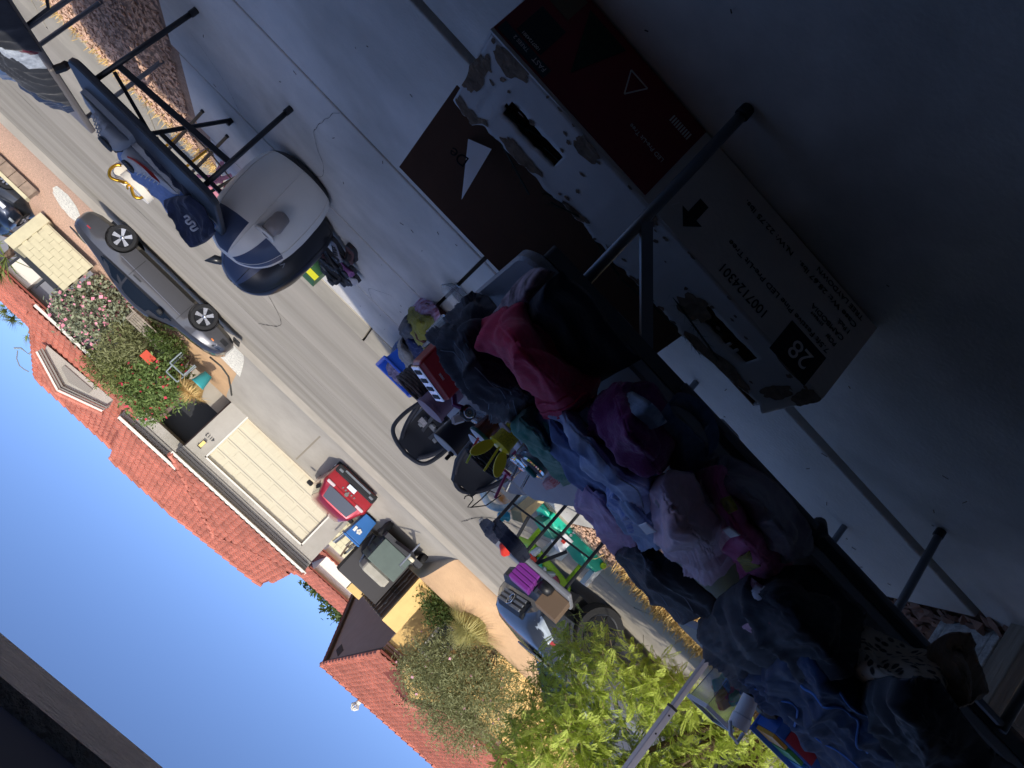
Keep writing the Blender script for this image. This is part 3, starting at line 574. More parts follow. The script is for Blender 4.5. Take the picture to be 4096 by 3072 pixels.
# ================================================================ right of the grey house
rw = thing('tan_block_wall', 'tan concrete block wall at the right corner of the grey house', 'wall', (10, 28, 1.3)); cb2 = mat('tan_block', 'bfb898', .9, .06, 4)
for r in range(6):
    for c in range(5):
        x0 = 9.06+.41*c-(.2 if r % 2 else 0)
        a, b_ = max(9.05, x0), min(11.02, x0+.4)
        if b_-a > .05: MB().box((a, 28, 1.25+r*.2), (b_, 28.2, 1.25+r*.2+.192)).obj('block', cb2, rw)
MB().box((9.06, 28.03, 1.2), (11.0, 28.17, 2.44)).obj('mortar', MATS['mortar'], rw)
MB().box((11.02, 27.95, 1.1), (11.42, 30.5, 2.56)).obj('pilaster', cb2, rw, bevel=.01)
sh = thing('shade_frame', 'dark metal patio frame standing behind the tan wall', 'frame', (10, 29, 2.4))
for x in (9.0, 10.1, 11.2): MB().bar((x, 29.2, 2.0), (x, 29.2, 3.05), .07, .07, (1, 0, 0)).obj('post', darkw, sh)
MB().box((8.9, 29.1, 2.45), (11.4, 29.2, 2.66)).obj('beam', darkw, sh)
nb = thing('neighbour_house', 'neighbouring house with red tile roof and shaded grey gable', 'house', (14, 40, 1.3))
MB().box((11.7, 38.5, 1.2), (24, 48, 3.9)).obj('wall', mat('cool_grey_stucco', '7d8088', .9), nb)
MB().box((13.4, 38.2, 2.8), (14.6, 38.49, 3.8)).obj('white_panel', white, nb)
roof_faces(nb, [[(11.2, 37.8, 3.9), (24.5, 37.8, 3.9), (24, 43, 5.3), (12.8, 43, 5.3)], [(11.2, 48, 3.9), (11.2, 37.8, 3.9), (12.8, 43, 5.3)]], clay, clay_u, .3, .4, 150)
lw = thing('retaining_wall', 'low stone retaining wall with pale cap at the gravel yard corner', 'wall', (12, 27, .9)); rs_ = mat('brown_block', '8a7a6a', .9, .2, 6)
for i in range(6): MB().box((11.45+i*.42, 26.6, .7), (11.85+i*.42, 26.85, 1.05)).obj('block', rs_, lw, bevel=.01)
MB().box((11.44, 26.57, 1.052), (13.98, 26.88, 1.16)).obj('cap', cb2, lw)
def palm(label, base, top, seed):
    t = thing('palm_tree', label, 'palm', tuple(base)); rr = random.Random(seed); a, b_ = Vector(base), Vector(top)
    MB().tube([a, a.lerp(b_, .5), b_], [.22, .18, .15], 8).obj('trunk', bark, t)
    for k in range(22):
        an = rr.uniform(0, 6.28); el = rr.uniform(-.5, 1.0); L = rr.uniform(1.3, 1.9); d = Vector((math.cos(an)*math.cos(el), math.sin(an)*math.cos(el), math.sin(el)))
        mb = MB(); c = b_+d*L*.55
        for q in range(11):
            f = (q-5)/5*.9; s = Vector((-d.y, d.x, 0)).normalized(); e = (d*math.cos(f)+s*math.sin(f)+Vector((0, 0, -.25))).normalized(); w_ = e.cross(Vector((0, 0, 1))).normalized()*.035
            mb.add([c-w_, c+w_, c+e*L*.5], [(0, 1, 2)])
        mb.tube([b_, c], .02, 4); mb.obj('frond', leafmat('leaf_palm', '6b7a3c', '93a25a'), t, fix=False)
pt = Vector(px(40, 650, 44)); palm('fan palm crown above the red roof right of the grey house', (pt.x, 44, 1.3), pt, 1)
pt = Vector(px(70, 690, 47)); palm('smaller fan palm beside the roof corner of the grey house', (pt.x, 47, 1.3), pt, 2)
pt = Vector(px(12, 555, 33)); palm('low palm fronds behind the tan block wall', (pt.x, 33, 1.3), pt, 4)
lp = thing('street_lamp', 'thin grey lamp pole with curved arm above the tile roof', 'street lamp', (10.2, 45, 1.3)); a = Vector(px(62, 765, 45)); b_ = Vector(px(28, 752, 45)); gp = mat('lamp_grey', '7f8a8c', .5)
ptop = Vector(px(30, 752, 45)); pb = Vector((ptop.x-.05, 45, 1.3))
MB().tube([(a.x, 45, 1.3), a, Vector(px(45, 752, 45)), ptop], .05, 8).obj('pole', gp, lp)
MB().tube([Vector(px(*p, 45)) for p in ((38, 757), (36, 775), (42, 790), (52, 798), (62, 803))], .03, 6).obj('arm', gp, lp)
# yard things
bn = thing('garden_bench', 'weathered wooden slat bench among the shrubs', 'bench', px(330, 690, 28)); bz = px(300, 715, 28)
for i in range(6): a = Vector(px(277, 690, 28.0))+Vector((0, -.02*i, -.075*i)); MB().box(tuple(a+Vector((-1.35, 0, -.03))), tuple(a+Vector((0.1, .03, .03)))).obj('slat', oldw, bn)
for dx in (0, -1.2): 
    a = Vector(px(277, 690, 28.0))+Vector((dx, 0, 0)); MB().box((a.x-.03, 27.85, 1.0), (a.x+.03, 28.05, a.z+.02)).obj('leg', oldw, bn)
for i in range(3): MB().box((bz[0]-.75, 27.5+i*.13, 1.35), (bz[0]+.75, 27.6+i*.13, 1.39)).obj('seat_slat', oldw, bn)
rc = thing('patio_chair', 'grey metal patio chair under the red flowered oleander', 'chair', px(395, 790, 27.6)); c = Vector(px(385, 800, 27.6))
for a_, b2 in (((-.3, 0, -.5), (-.25, .1, .3)), ((.3, 0, -.5), (.25, .1, .3)), ((-.3, -.4, -.5), (-.3, -.4, .0)), ((.3, -.4, -.5), (.3, -.4, .0)), ((-.3, -.4, 0), (.3, -.4, 0)), ((-.28, .05, 0), (.28, .05, 0)), ((-.25, .1, .3), (.25, .1, .3))): MB().tube([c+Vector(a_), c+Vector(b2)], .025, 6).obj('frame', gp, rc)
MB().box(tuple(c+Vector((-.28, -.38, -.02))), tuple(c+Vector((.28, .04, .02)))).obj('seat', gp, rc)
p = Vector(px(319, 772, 27.9)); MB().box((p.x-.22, 27.9, p.z-.16), (p.x+.22, 27.95, p.z+.14)).obj('red_sign', mat('red_board', 'c2492f', .7), None, label='small orange red board hanging among the shrubs', cat='board')
p = Vector(px(436, 822, 27.2)); MB().lathe([(.16, -.3), (.24, .15), (.26, .2), (.22, .2)], 14, p).obj('planter', mat('teal_plastic', '2f8f92', .5), None, True, label='teal planter tub at the edge of the dirt yard', cat='planter')
ag = thing('dry_plant', 'heap of dry straw coloured palm leaves by the teal planter', 'plant', px(430, 860, 28)); clump(420, .8, 1.0, tuple(Vector(px(420, 838, 27.8))-Vector((0, 0, .4))), MATS['straw'], ag, 6, .014)
hsx = [atg(u, v)+Vector((0, 0, .03)) for u, v in ((455, 770), (480, 790), (495, 812), (500, 835), (502, 852))]
MB().tube(hsx, .03, 6).obj('garden_hose', mat('hose', '3b3b36', .7), None, True, label='dark garden hose curling across the dirt yard', cat='hose')
import numpy as np
V=[((791,43),(395,361)),((1168,434),(792,757)),((2997,439),(2300,1181)),((3765,2121),(3539,2461)),((2803,2663),(2518,3072)),((993,1669),(825,1826)),((1286,2097),(1203,2180)),((923,1633),(780,1759)),((2428,2136),(2253,2335)),((2307,1957),(2101,2179))]
H=[((825,1826),(1203,2180)),((993,1669),(1268,1929)),((780,1878),(1120,2200)),((936,1400),(1490,1942)),((1667,0),(3914,2456)),((3508,2018),(3914,2456)),((1211,300),(1500,609))]
c=np.array([2048,1536.])
def rot(p,r,y):
    # camera basis in world: forward, right, up for upright then roll
    f=np.array([-np.sin(y)*np.cos(p),np.cos(y)*np.cos(p),-np.sin(p)])
    rt=np.array([np.cos(y),np.sin(y),0]); up=np.cross(rt,f)
    # image x dir = cos r * rt + sin r*up ; image up
    ix=np.cos(r)*rt+np.sin(r)*up; iu=-np.sin(r)*rt+np.cos(r)*up
    return f,ix,iu
def proj(d,F,R):
    f,ix,iu=R; z=d@f
    return np.array([c[0]*z+F*(d@ix),c[1]*z-F*(d@iu),z])  # homogeneous
def res(x,F):
    R=rot(*x[:3]); out=[]
    for L,d in ((V,np.array([0,0,-1.])),(H,np.array([1.,0,0]))):
        vp=proj(d,F,R)
        for a,b in L:
            a=np.array(a,float);b=np.array(b,float);m=(a+b)/2
            dv=vp[:2]-vp[2]*m; dv/=np.linalg.norm(dv); e=(b-a)
            out.append((dv[0]*e[1]-dv[1]*e[0])/2)  # px error at ends
    return np.array(out)
for F in (2500,2700,2840,2950,3075,3300):
    x=np.array([np.radians(15),np.radians(-222),np.radians(10)])
    for it in range(100):
        r=res(x,F);w=1/(1+ (r/12)**2);J=np.array([(res(x+np.eye(3)[k]*1e-5,F)-r)/1e-5 for k in range(3)]).T
        x=x-np.linalg.solve(J.T@(w[:,None]*J)+1e-6*np.eye(3),J.T@(w*r))
    r=res(x,F);R=rot(*x)
    print(F,np.degrees(x)%360,'cost',np.sum(np.log1p((r/12)**2)).round(2)); print('  ',r.round(0))
# ================================================================ vehicles (local: x forward, y left, z up)
tyre = MATS['tyre']; chrome = mat('chrome', 'c9ccd0', .15, metal=1); blackp = mat('black_plastic', '17181a', .45); cglass = mat('car_glass', '10161d', .06, spec=.9); rimm = mat('alloy', 'd2d3d5', .25, metal=1); rimd = mat('dark_alloy', '2a2b2d', .35, metal=.8)
def ring_pts(st):
    x, z0, zb, zr, w, wr = st
    h = [(0, z0), (w*.82, z0), (w*.97, z0+.10), (w*1.0, z0+(zb-z0)*.62), (w*.985, zb-.03), (w*.955, zb), (w*.93-(w*.93-wr)*.12, zb+(zr-zb)*.15), (wr+.05, zr-(zr-zb)*.22), (wr*.9, zr-(zr-zb)*.06), (wr*.45, zr-.005), (0, zr)]
    return [(x, y, z) for y, z in h]+[(x, -y, z) for y, z in h[-2:0:-1]]
class Car:
    def __init__(s, name, label, st, paint, group=None):
        s.t = thing(name, label, 'car', world=False, group=group); s.st = st; s.paint = paint
        s.rings = [ring_pts(q) for q in st]
    def body(s, wheels, rw, sub=True):
        b = MB().loft(s.rings).obj('body', s.paint, s.t, smooth=50)
        cs = MB()
        for x in wheels:
            for sy in (-1, 1): cs.lathe([(rw*1.13, -.16), (rw*1.13, .3)], 28, (x, sy*(max(q[4] for q in s.st)-.05), rw), Matrix.Rotation(R_(-90*sy), 3, 'X'))
        co = cs.obj('arch_cut', blackp)
        md = b.modifiers.new('cut', 'BOOLEAN'); md.object = co; md.operation = 'DIFFERENCE'; md.solver = 'EXACT'
        dg = bpy.context.evaluated_depsgraph_get(); dg.update(); me = bpy.data.meshes.new_from_object(b.evaluated_get(dg)); b.modifiers.clear(); b.data = me
        bpy.data.objects.remove(co); s.b = b; me.polygons.foreach_set('use_smooth', [True]*len(me.polygons)); me.set_sharp_from_angle(angle=R_(38))
        me.materials.clear(); me.materials.append(s.paint); me.polygons.foreach_set('material_index', [0]*len(me.polygons))
        W = max(q[4] for q in s.st)
        MB().box((min(wheels)-.5, -W+.28, .18), (max(wheels)+.5, W-.28, .55)).obj('underbody', blackp, s.t)
    def y(s, x, z):
        st = s.st; i = max(0, min(len(st)-2, sum(1 for q in st if q[0] <= x)-1)); f = (x-st[i][0])/(st[i+1][0]-st[i][0])
        def yy(r):
            h = [(p[2], p[1]) for p in r[1:11]]
            for (za, ya), (zb_, yb) in zip(h, h[1:]):
                if za <= z <= zb_ and zb_ > za: return ya+(yb-ya)*(z-za)/(zb_-za)
            return h[-1][1] if z > h[-1][0] else h[0][1]
        return yy(s.rings[i])*(1-f)+yy(s.rings[i+1])*f
    def strip(s, name, xs, zb, zt, m, side=1, off=.012, rows=12, parent=None):
        G = [[(x, side*(s.y(x, zb(x)+(zt(x)-zb(x))*r/rows)+off), zb(x)+(zt(x)-zb(x))*r/rows) for x in xs] for r in range(rows+1)]
        return MB().grid(G).obj(name, m, parent or s.t, smooth=True, fix=False)
    def wheel(s, x, side, r, w, ysurf, spokes=5, style='double', rm=rimm):
        o = thing('wheel', None, None, world=False); o.parent = s.t; o.location = (x, side*ysurf, r); o.rotation_euler = (0, 0, 0 if side > 0 else math.pi)
        RX = Matrix.Rotation(R_(-90), 3, 'X')
        MB().lathe([(r*.66, -w), (r*.93, -w), (r, -w*.8), (r, -w*.2), (r*.95, 0), (r*.72, .005), (r*.68, -.01), (r*.66, -w*.6)], 32, (0, 0, 0), RX).obj('tyre', tyre, o, smooth=40)
        MB().lathe([(r*.71, -.004), (r*.70, .006), (r*.66, .002), (r*.62, -.06), (.03, -.07)], 32, (0, 0, 0), RX, cap=True).obj('rim', rimd, o, smooth=40)
        for k in range(spokes):
            a = k*2*math.pi/spokes+.3
            for da in ((-.13, .13) if style == 'double' else (0,)):
                d = Vector((math.cos(a+da), 0, math.sin(a+da))); d2 = Vector((math.cos(a), 0, math.sin(a)))
                MB().bar(d2*.05+Vector((0, -.005, 0)), d*r*.67+Vector((0, -.002, 0)), .05 if style == 'double' else .07, .025, (0, 1, 0)).obj('spoke', rm, o)
        MB().lathe([(.055, -.02), (.05, .012), (0, .014)], 14, (0, 0, 0), RX).obj('hub_cap', rm, o, smooth=True)
        MB().lathe([(r*.5, -.075), (r*.5, -.065), (.02, -.065)], 24, (0, 0, 0), RX).obj('brake_disc', tr, o)
    def place(s, x, y, z, ang): s.t.location = (x, y, z); s.t.rotation_euler = (0, 0, ang)
def lerpf(pts):
    def f(x):
        if x <= pts[0][0]: return pts[0][1]
        for (a, b), (c, d) in zip(pts, pts[1:]):
            if x <= c: return b+(d-b)*(x-a)/(c-a)
        return pts[-1][1]
    return f
# ---- dark grey coupe
grey = mat('metallic_grey_paint', '4b4b4e', .32, .05, 300, metal=.55, coat=.8)
ST = [(-2.40,.44,.78,.84,.66,.52),(-2.28,.36,.86,.95,.84,.70),(-2.05,.28,.91,1.03,.92,.80),(-1.7,.24,.95,1.07,.955,.74),(-1.3,.22,.965,1.16,.965,.62),(-.9,.20,.955,1.27,.96,.575),(-.4,.19,.945,1.36,.955,.56),(.0,.19,.935,1.38,.95,.56),(.35,.19,.93,1.345,.95,.57),(.75,.19,.93,1.19,.95,.60),(1.1,.19,.94,1.03,.955,.70),(1.5,.20,.925,1.0,.96,.72),(1.9,.21,.87,.955,.95,.70),(2.15,.23,.80,.88,.90,.66),(2.32,.27,.71,.78,.80,.58),(2.41,.34,.60,.66,.62,.45)]
C1 = Car('sports_coupe', 'dark grey sports coupe parked across the street before the oleanders', ST, grey)
C1.body([-1.32, 1.40], .345)
for x in (-1.32, 1.40):
    for sd in (1, -1): C1.wheel(x, sd, .345, .24, .94)
wb = lerpf([(-1.35, 1.02), (-1.2, .985), (.7, .965), (.95, .99)])
wt = lerpf([(-1.35, 1.03), (-1.0, 1.17), (-.5, 1.27), (0, 1.295), (.3, 1.26), (.6, 1.15), (.95, 1.0)])
for sd in (1, -1):
    C1.strip('door_window', fr(-.52, .93, 16), wb, wt, cglass, sd)
    C1.strip('quarter_window', fr(-1.33, -.58, 8), wb, wt, cglass, sd)
    for x0, x1 in ((-.56, -.55), (.98, .99)): C1.strip('door_seam', [x0, x1+.006], lambda x: .34, lambda x: .93, blackp, sd, .004)
    C1.strip('rocker_trim', fr(-.85, .95, 6), lambda x: .205, lambda x: .285, blackp, sd, .02)
    C1.strip('window_trim', fr(-1.3, .9, 14), lambda x: wb(x)-.035, lambda x: wb(x)-.012, blackp, sd, .012)
    C1.strip('door_handle', fr(-.48, -.24, 3), lambda x: .79, lambda x: .83, blackp, sd, .03)
    C1.strip('headlight', fr(2.05, 2.27, 5), lerpf([(2.05, .70), (2.27, .62)]), lerpf([(2.05, .755), (2.27, .70)]), cglass, sd, .008)
    C1.strip('side_marker', fr(1.92, 2.0, 2), lambda x: .60, lambda x: .635, mat('amber', 'd8772a', .3), sd, .006)
    C1.strip('side_marker', fr(-2.06, -1.95, 2), lambda x: .70, lambda x: .73, mat('red_lens', 'a0202a', .3), sd, .006)
    C1.strip('fog_vent', fr(2.1, 2.3, 4), lambda x: .40, lambda x: .52, blackp, sd, .004)
    m_ = thing('mirror', None, None, world=False); m_.parent = C1.t; m_.location = (.62, sd*.93, 1.03)
    MB().rbox((-.1, -.02 if sd > 0 else -.16, -.06), (.06, .16 if sd > 0 else .02, .07), .03).obj('mirror_shell', blackp, m_)
    C1.strip('crease_highlight', fr(-1.0, 1.0, 10), lambda x: .70+.03*x, lambda x: .715+.03*x, mat('grey_highlight', '6c6e75', .3, metal=.6), sd, .003, 1)  # paler strip painted for the light along the flank crease
MB().grid([[(x, y, z+.006) for y in fr(-.56, .56, 6)] for x, z in ((1.03, 1.065), (.72, 1.2), (.42, 1.322))]).obj('windshield', cglass, C1.t, fix=False)
MB().grid([[(x, y, z+.012) for y in fr(-.5, .5, 6)] for x, z in ((-1.55, 1.11), (-1.2, 1.20), (-.75, 1.305))]).obj('rear_window', cglass, C1.t, fix=False)
MB().rbox((-2.35, -.72, 1.0), (-2.15, .72, 1.035), .015).obj('spoiler', C1.paint, C1.t)
MB().box((2.25, -.7, .16), (2.46, .7, .2)).obj('splitter', blackp, C1.t)
rcx, rcy = (6.82+4.11)/2, (20.45+20.69)/2+.95
C1.place(rcx, rcy, gnd(0, 20.8)-.005, math.atan2(.24, -2.71))
# ---- red small SUV seen from behind
red = mat('metallic_red_paint', 'a3202c', .3, metal=.35, coat=.8)
SR = [(-2.02,.50,.85,.9,.70,.55),(-1.98,.34,1.02,1.28,.84,.62),(-1.9,.28,1.05,1.50,.885,.60),(-1.6,.26,1.05,1.60,.89,.60),(-.6,.24,1.04,1.64,.89,.61),(.2,.24,1.02,1.60,.89,.61),(.6,.24,1.02,1.42,.89,.62),(1.0,.24,1.02,1.12,.885,.68),(1.5,.26,.98,1.07,.87,.62),(1.95,.3,.85,.95,.78,.55),(2.05,.4,.7,.75,.6,.4)]
C2 = Car('compact_suv', 'red compact SUV parked nose in on the far driveway', SR, red)
C2.body([-1.25, 1.27], .33)
for x in (-1.25, 1.27):
    for sd in (1, -1): C2.wheel(x, sd, .33, .22, .885, 5, 'single')
for sd in (1, -1):
    C2.strip('side_window', fr(-1.6, .7, 14), lambda x: 1.10, lerpf([(-1.6, 1.42), (.2, 1.45), (.7, 1.18)]), cglass, sd)
    m_ = thing('mirror', None, None, world=False); m_.parent = C2.t; m_.location = (.62, sd*.9, 1.12); MB().rbox((-.07, -.02 if sd > 0 else -.2, -.08), (.07, .2 if sd > 0 else .02, .08), .03).obj('mirror_shell', blackp, m_)
    C2.strip('tail_light', fr(-1.97, -1.7, 4), lambda x: .88, lambda x: 1.0, MATS['red_lens'], sd, .012)
rear = lambda z: -2.0-.03*(1.3-z if z < 1.3 else 0)
MB().grid([[(-2.05+(z-1.05)*.22, y*(1-(z-1.05)*.35), z) for y in fr(-.6, .6, 6)] for z in (1.06, 1.2, 1.35, 1.46)]).obj('rear_window', cglass, C2.t, fix=False)
for v in [MB()]:
    v.grid([[(-2.03+(z-.5)*.03, y, z) for y in fr(-.62, .62, 6)] for z in (.62, .8, .99)]).obj('tailgate', red, C2.t, fix=False)
MB().rbox((-2.1, -.84, .32), (-1.9, .84, .60), .05).obj('rear_bumper', blackp, C2.t)
MB().box((-2.13, -.55, .36), (-2.09, .55, .42)).obj('skid_plate', tr, C2.t)
MB().box((-2.055, -.72, .955), (-2.02, .72, 1.01)).obj('light_bar', MATS['red_lens'], C2.t)
for sd in (1, -1):
    MB().rbox((-2.06, sd*.62-.16, .93), (-1.96, sd*.62+.16, 1.03), .02).obj('tail_light', mat('clear_lens', 'c9b9b9', .2), C2.t)
    MB().rbox((-2.12, sd*.66-.08, .44), (-2.095, sd*.66+.08, .52), .01).obj('reflector', tr, C2.t)
pl = MB().box((-2.125, -.16, .62), (-2.06, .16, .76)).obj('licence_plate', mat('plate', 'cfe0ea', .4), C2.t)
MB().lathe([(.07, 0), (.07, .02), (.0, .02)], 16, (-2.04, 0, .93), Matrix.Rotation(R_(-90), 3, 'Y')).obj('badge', chrome, C2.t)
for i in range(5): MB().box((-2.045, -.26+i*.125, .815), (-2.03, -.21+i*.125, .87)).obj('badge_letter', chrome, C2.t)
MB().tube([(-1.93, 0, 1.1), (-1.9, -.3, 1.14)], .012, 5).obj('wiper', blackp, C2.t)
C2.place(-2.3, 27.35, gnd(0, 26.2)-.12, math.pi/2)
C2.t.rotation_euler = (0, -R_(7), math.pi/2)
# ---- silver SUV parked on our side
silv = mat('silver_blue_paint_shaded', '4d525a', .28, metal=.5, coat=.9)  # silver darkened: tree shade put into the paint colour
SS = [(-2.4,.55,1.0,1.1,.80,.6),(-2.33,.45,1.08,1.6,.93,.68),(-2.1,.42,1.1,1.72,.955,.70),(-1.2,.40,1.1,1.79,.96,.70),(.0,.40,1.09,1.77,.96,.70),(.4,.40,1.09,1.68,.96,.71),(.8,.40,1.10,1.42,.96,.74),(1.12,.40,1.11,1.20,.96,.80),(1.6,.42,1.08,1.17,.955,.78),(2.05,.46,1.02,1.12,.93,.74),(2.25,.46,.92,1.04,.90,.68),(2.36,.50,.80,.90,.82,.6)]
C3 = Car('silver_suv', 'silver blue SUV parked at our kerb with chrome ringed grille badge', SS, silv)
C3.body([-1.4, 1.45], .39)
for x in (-1.4, 1.45):
    for sd in (1, -1): C3.wheel(x, sd, .39, .26, .915, 6, 'single', rimd)
for sd in (1, -1):
    C3.strip('side_window', fr(-.55, .85, 12), lambda x: 1.15, lerpf([(-.6, 1.6), (.3, 1.58), (.85, 1.25)]), cglass, sd)
    C3.strip('side_window', fr(-2.1, -.65, 8), lambda x: 1.15, lambda x: 1.6, cglass, sd)
    C3.strip('fender_flare', fr(.98, 1.92, 10), lambda x: .5+.34*math.sqrt(max(0, 1-((x-1.45)/.48)**2)), lambda x: .58+.36*math.sqrt(max(0, 1-((x-1.45)/.52)**2)), blackp, sd, .02, 2)
    C3.strip('headlight', fr(1.98, 2.3, 6), lerpf([(1.98, .90), (2.3, .78)]), lerpf([(1.98, 1.0), (2.3, .93)]), mat('headlight_glass', 'aab4bd', .08, spec=.9), sd, .02)
    C3.strip('turn_signal', fr(1.9, 2.0, 2), lambda x: .93, lambda x: .98, MATS['red_lens'], sd, .012)
    m_ = thing('mirror', None, None, world=False); m_.parent = C3.t; m_.location = (.72, sd*.97, 1.2); MB().rbox((-.09, -.02 if sd > 0 else -.24, -.09), (.08, .24 if sd > 0 else .02, .1), .04).obj('mirror_shell', silv, m_)
MB().rbox((2.2, -.52, .70), (2.40, .52, .98), .05).obj('grille_surround', blackp, C3.t)
for i in range(3): MB().box((2.402, -.46, .74+i*.075), (2.425, .46, .78+i*.075)).obj('grille_bar', tr, C3.t)
o = Matrix.Rotation(R_(90), 3, 'Y')
MB().lathe([(.085, 0), (.1, .012), (.085, .02), (.07, .012), (.085, 0)], 22, (2.425, 0, .84), o, cap=False).obj('badge_ring', chrome, C3.t, smooth=True)
MB().lathe([(.035, 0), (.045, .012), (.035, .02), (.025, .012), (.035, 0)], 18, (2.43, 0, .85), o, cap=False).obj('badge_ring', chrome, C3.t, smooth=True)
MB().rbox((2.16, -.88, .36), (2.44, .88, .66), .07).obj('front_bumper', mat('grey_plastic', '5d6066', .5), C3.t)
MB().box((2.41, -.45, .42), (2.455, .45, .58)).obj('lower_intake', blackp, C3.t)
for sd in (1, -1): MB().rbox((2.36, sd*.68-.11, .45), (2.452, sd*.68+.11, .58), .02).obj('fog_light', blackp, C3.t)
MB().grid([[(x, y, z+.012) for y in fr(-.68, .68, 8)] for x, z in ((1.08, 1.225), (.78, 1.445), (.46, 1.66))]).obj('windshield', cglass, C3.t, fix=False)
MB().tube([(1.05, .1, 1.25), (.95, -.55, 1.36)], .012, 5).obj('wiper', blackp, C3.t); MB().tube([(1.05, .6, 1.25), (.95, .05, 1.36)], .012, 5).obj('wiper', blackp, C3.t)
for sd in (1, -1): MB().tube([(-2.0, sd*.72, 1.80), (-1.6, sd*.72, 1.85), (.0, sd*.72, 1.83), (.3, sd*.72, 1.76)], .022, 6).obj('roof_rail', tr, C3.t)
MB().box((1.3, -.35, 1.185), (1.75, .35, 1.215)).obj('hood_scoop', silv, C3.t, bevel=.012)
C3.place(-6.25, 11.05, gnd(0, 11)-.01, R_(-4))
# ---- two dark cars on the right
dkb = mat('dark_blue_paint', '1f2a3d', .3, metal=.4, coat=.8)
C4 = Car('dark_sedan', 'dark blue car facing us behind the low retaining wall', [(-a[0], *a[1:]) for a in ST[::-1]][::1] if False else ST, dkb)
C4.body([-1.32, 1.40], .33)
for x in (-1.32, 1.40):
    for sd in (1, -1): C4.wheel(x, sd, .33, .22, .95)
MB().grid([[(x, y, z+.006) for y in fr(-.56, .56, 6)] for x, z in ((1.03, 1.065), (.72, 1.2), (.42, 1.322))]).obj('windshield', cglass, C4.t, fix=False)
for sd in (1, -1):
    C4.strip('headlight', fr(2.0, 2.33, 5), lambda x: .62, lambda x: .70, MATS['headlight_glass'], sd, .01); C4.strip('door_window', fr(-1.2, .9, 16), wb, wt, cglass, sd)
MB().rbox((2.3, -.55, .42), (2.43, .55, .60), .03).obj('grille', chrome, C4.t)
C4.place(13.3, 30.6, 1.28, R_(-100))
C5 = Car('dark_pickup', 'dark parked car cut by the picture edge above the gravel yard', SR, mat('charcoal_paint', '2b2e33', .3, metal=.4, coat=.8))
C5.body([-1.25, 1.27], .36)
for x in (-1.25, 1.27):
    for sd in (1, -1): C5.wheel(x, sd, .36, .22, .885, 10, 'single')
for sd in (1, -1): C5.strip('side_window', fr(-1.6, .7, 14), lambda x: 1.10, lerpf([(-1.6, 1.42), (.2, 1.45), (.7, 1.18)]), cglass, sd)
wp = Vector(px(27, 393, 28.3)); C5.place(wp.x+1.3, 29.1, wp.z-.36, R_(184))
# ================================================================ the yard sale: furniture
plast = mat('grey_table_plastic', '8a8f97', .5, .08, 3, .25, 160); plastd = mat('dark_table_edge', '45484d', .5); legm = mat('grey_steel_leg', '70757c', .4, .1, 6, metal=.5); blk = mat('black_steel', '1c1f24', .4, spec=.5); blktop = mat('black_table_top', '2e333a', .5, .1, 4)
def rrect(x0, x1, y0, y1, r, z, n=5):
    P = []
    for cx_, cy_, a0 in ((x1-r, y1-r, 0), (x0+r, y1-r, 90), (x0+r, y0+r, 180), (x1-r, y0+r, 270)):
        for i in range(n+1): a = R_(a0+90*i/n); P.append((cx_+r*math.cos(a), cy_+r*math.sin(a), z))
    return P
def slabtop(x0, x1, y0, y1, z0, z1, r=.06, lip=.012):
    return [rrect(x0+lip, x1-lip, y0+lip, y1-lip, r, z0), rrect(x0, x1, y0, y1, r, z0+.012), rrect(x0, x1, y0, y1, r, z1-.01), rrect(x0+lip*.6, x1-lip*.6, y0+lip*.6, y1-lip*.6, r, z1)]
NT = thing('folding_table', 'long grey plastic folding table under the big clothes pile', 'table', (-1.1, 2.2, 0))
TZ = .74
MB().loft(slabtop(-1.16, -.055, 1.77, 2.84, .695, TZ)).obj('table_leaf', plast, NT, smooth=35)
MB().loft(slabtop(-2.40, -1.165, 1.77, 2.84, .695, TZ)).obj('table_leaf', plast, NT, smooth=35)
MB().loft([rrect(-1.15, -.10, 1.775, 1.80, .012, z) for z in (.655, .696)]).obj('apron', plastd, NT); MB().loft([rrect(-2.39, -1.175, 1.775, 1.80, .012, z) for z in (.655, .696)]).obj('apron', plastd, NT)
for p, q in (((-.21, 1.69), (-.23, 1.83)), ((-2.0, 2.37), (-2.02, 2.33)), ((-.21, 2.6), (-.23, 2.6)), ((-2.0, 1.75), (-2.0, 1.75))):
    MB().tube([(p[0], p[1], 0.004), (q[0], q[1], .69)], .0165, 12).obj('leg', legm, NT, smooth=True)
    MB().lathe([(.02, 0), (.021, .03), (.017, .032)], 12, (p[0], p[1], .001)).obj('foot_cap', blackp, NT)
MB().bar((-.23, 1.765, .42), (-.52, 1.84, .68), .035, .012, (0, 1, 0)).obj('brace', legm, NT)
for y in (1.75, 2.55): MB().tube([(-.6, y, .675), (-2.0, y, .675)], .012, 8).obj('rail', legm, NT)
MB().tube([(-1.165, 1.775, .69), (-1.165, 1.745, .675), (-1.165, 1.775, .65)], .022, 10).obj('latch_knob', plastd, NT, smooth=True)
for x, y in ((-.38, 1.85), (-.80, 1.83)): MB().rbox((x-.04, y-.03, .63), (x+.04, y+.01, .652), .006).obj('clip', chrome, NT)
MT = thing('folding_table', 'second plastic folding table behind the clothes holding cups and bins', 'table', (-.8, 3.5, 0))
MB().loft(slabtop(-1.16, -.17, 2.95, 4.1, .70, TZ)).obj('table_top', plast, MT, smooth=35)
for x in (-1.08, -.28):
    for y in (3.05, 4.0): MB().tube([(x, y, .003), (x, y, .70)], .015, 10).obj('leg', legm, MT)
LT = thing('folding_table', 'small table at the left holding candy boxes behind the dark jeans', 'table', (-2.4, 3.1, 0))
MB().loft(slabtop(-3.1, -1.95, 2.86, 3.5, .74, .78)).obj('table_top', plast, LT, smooth=35)
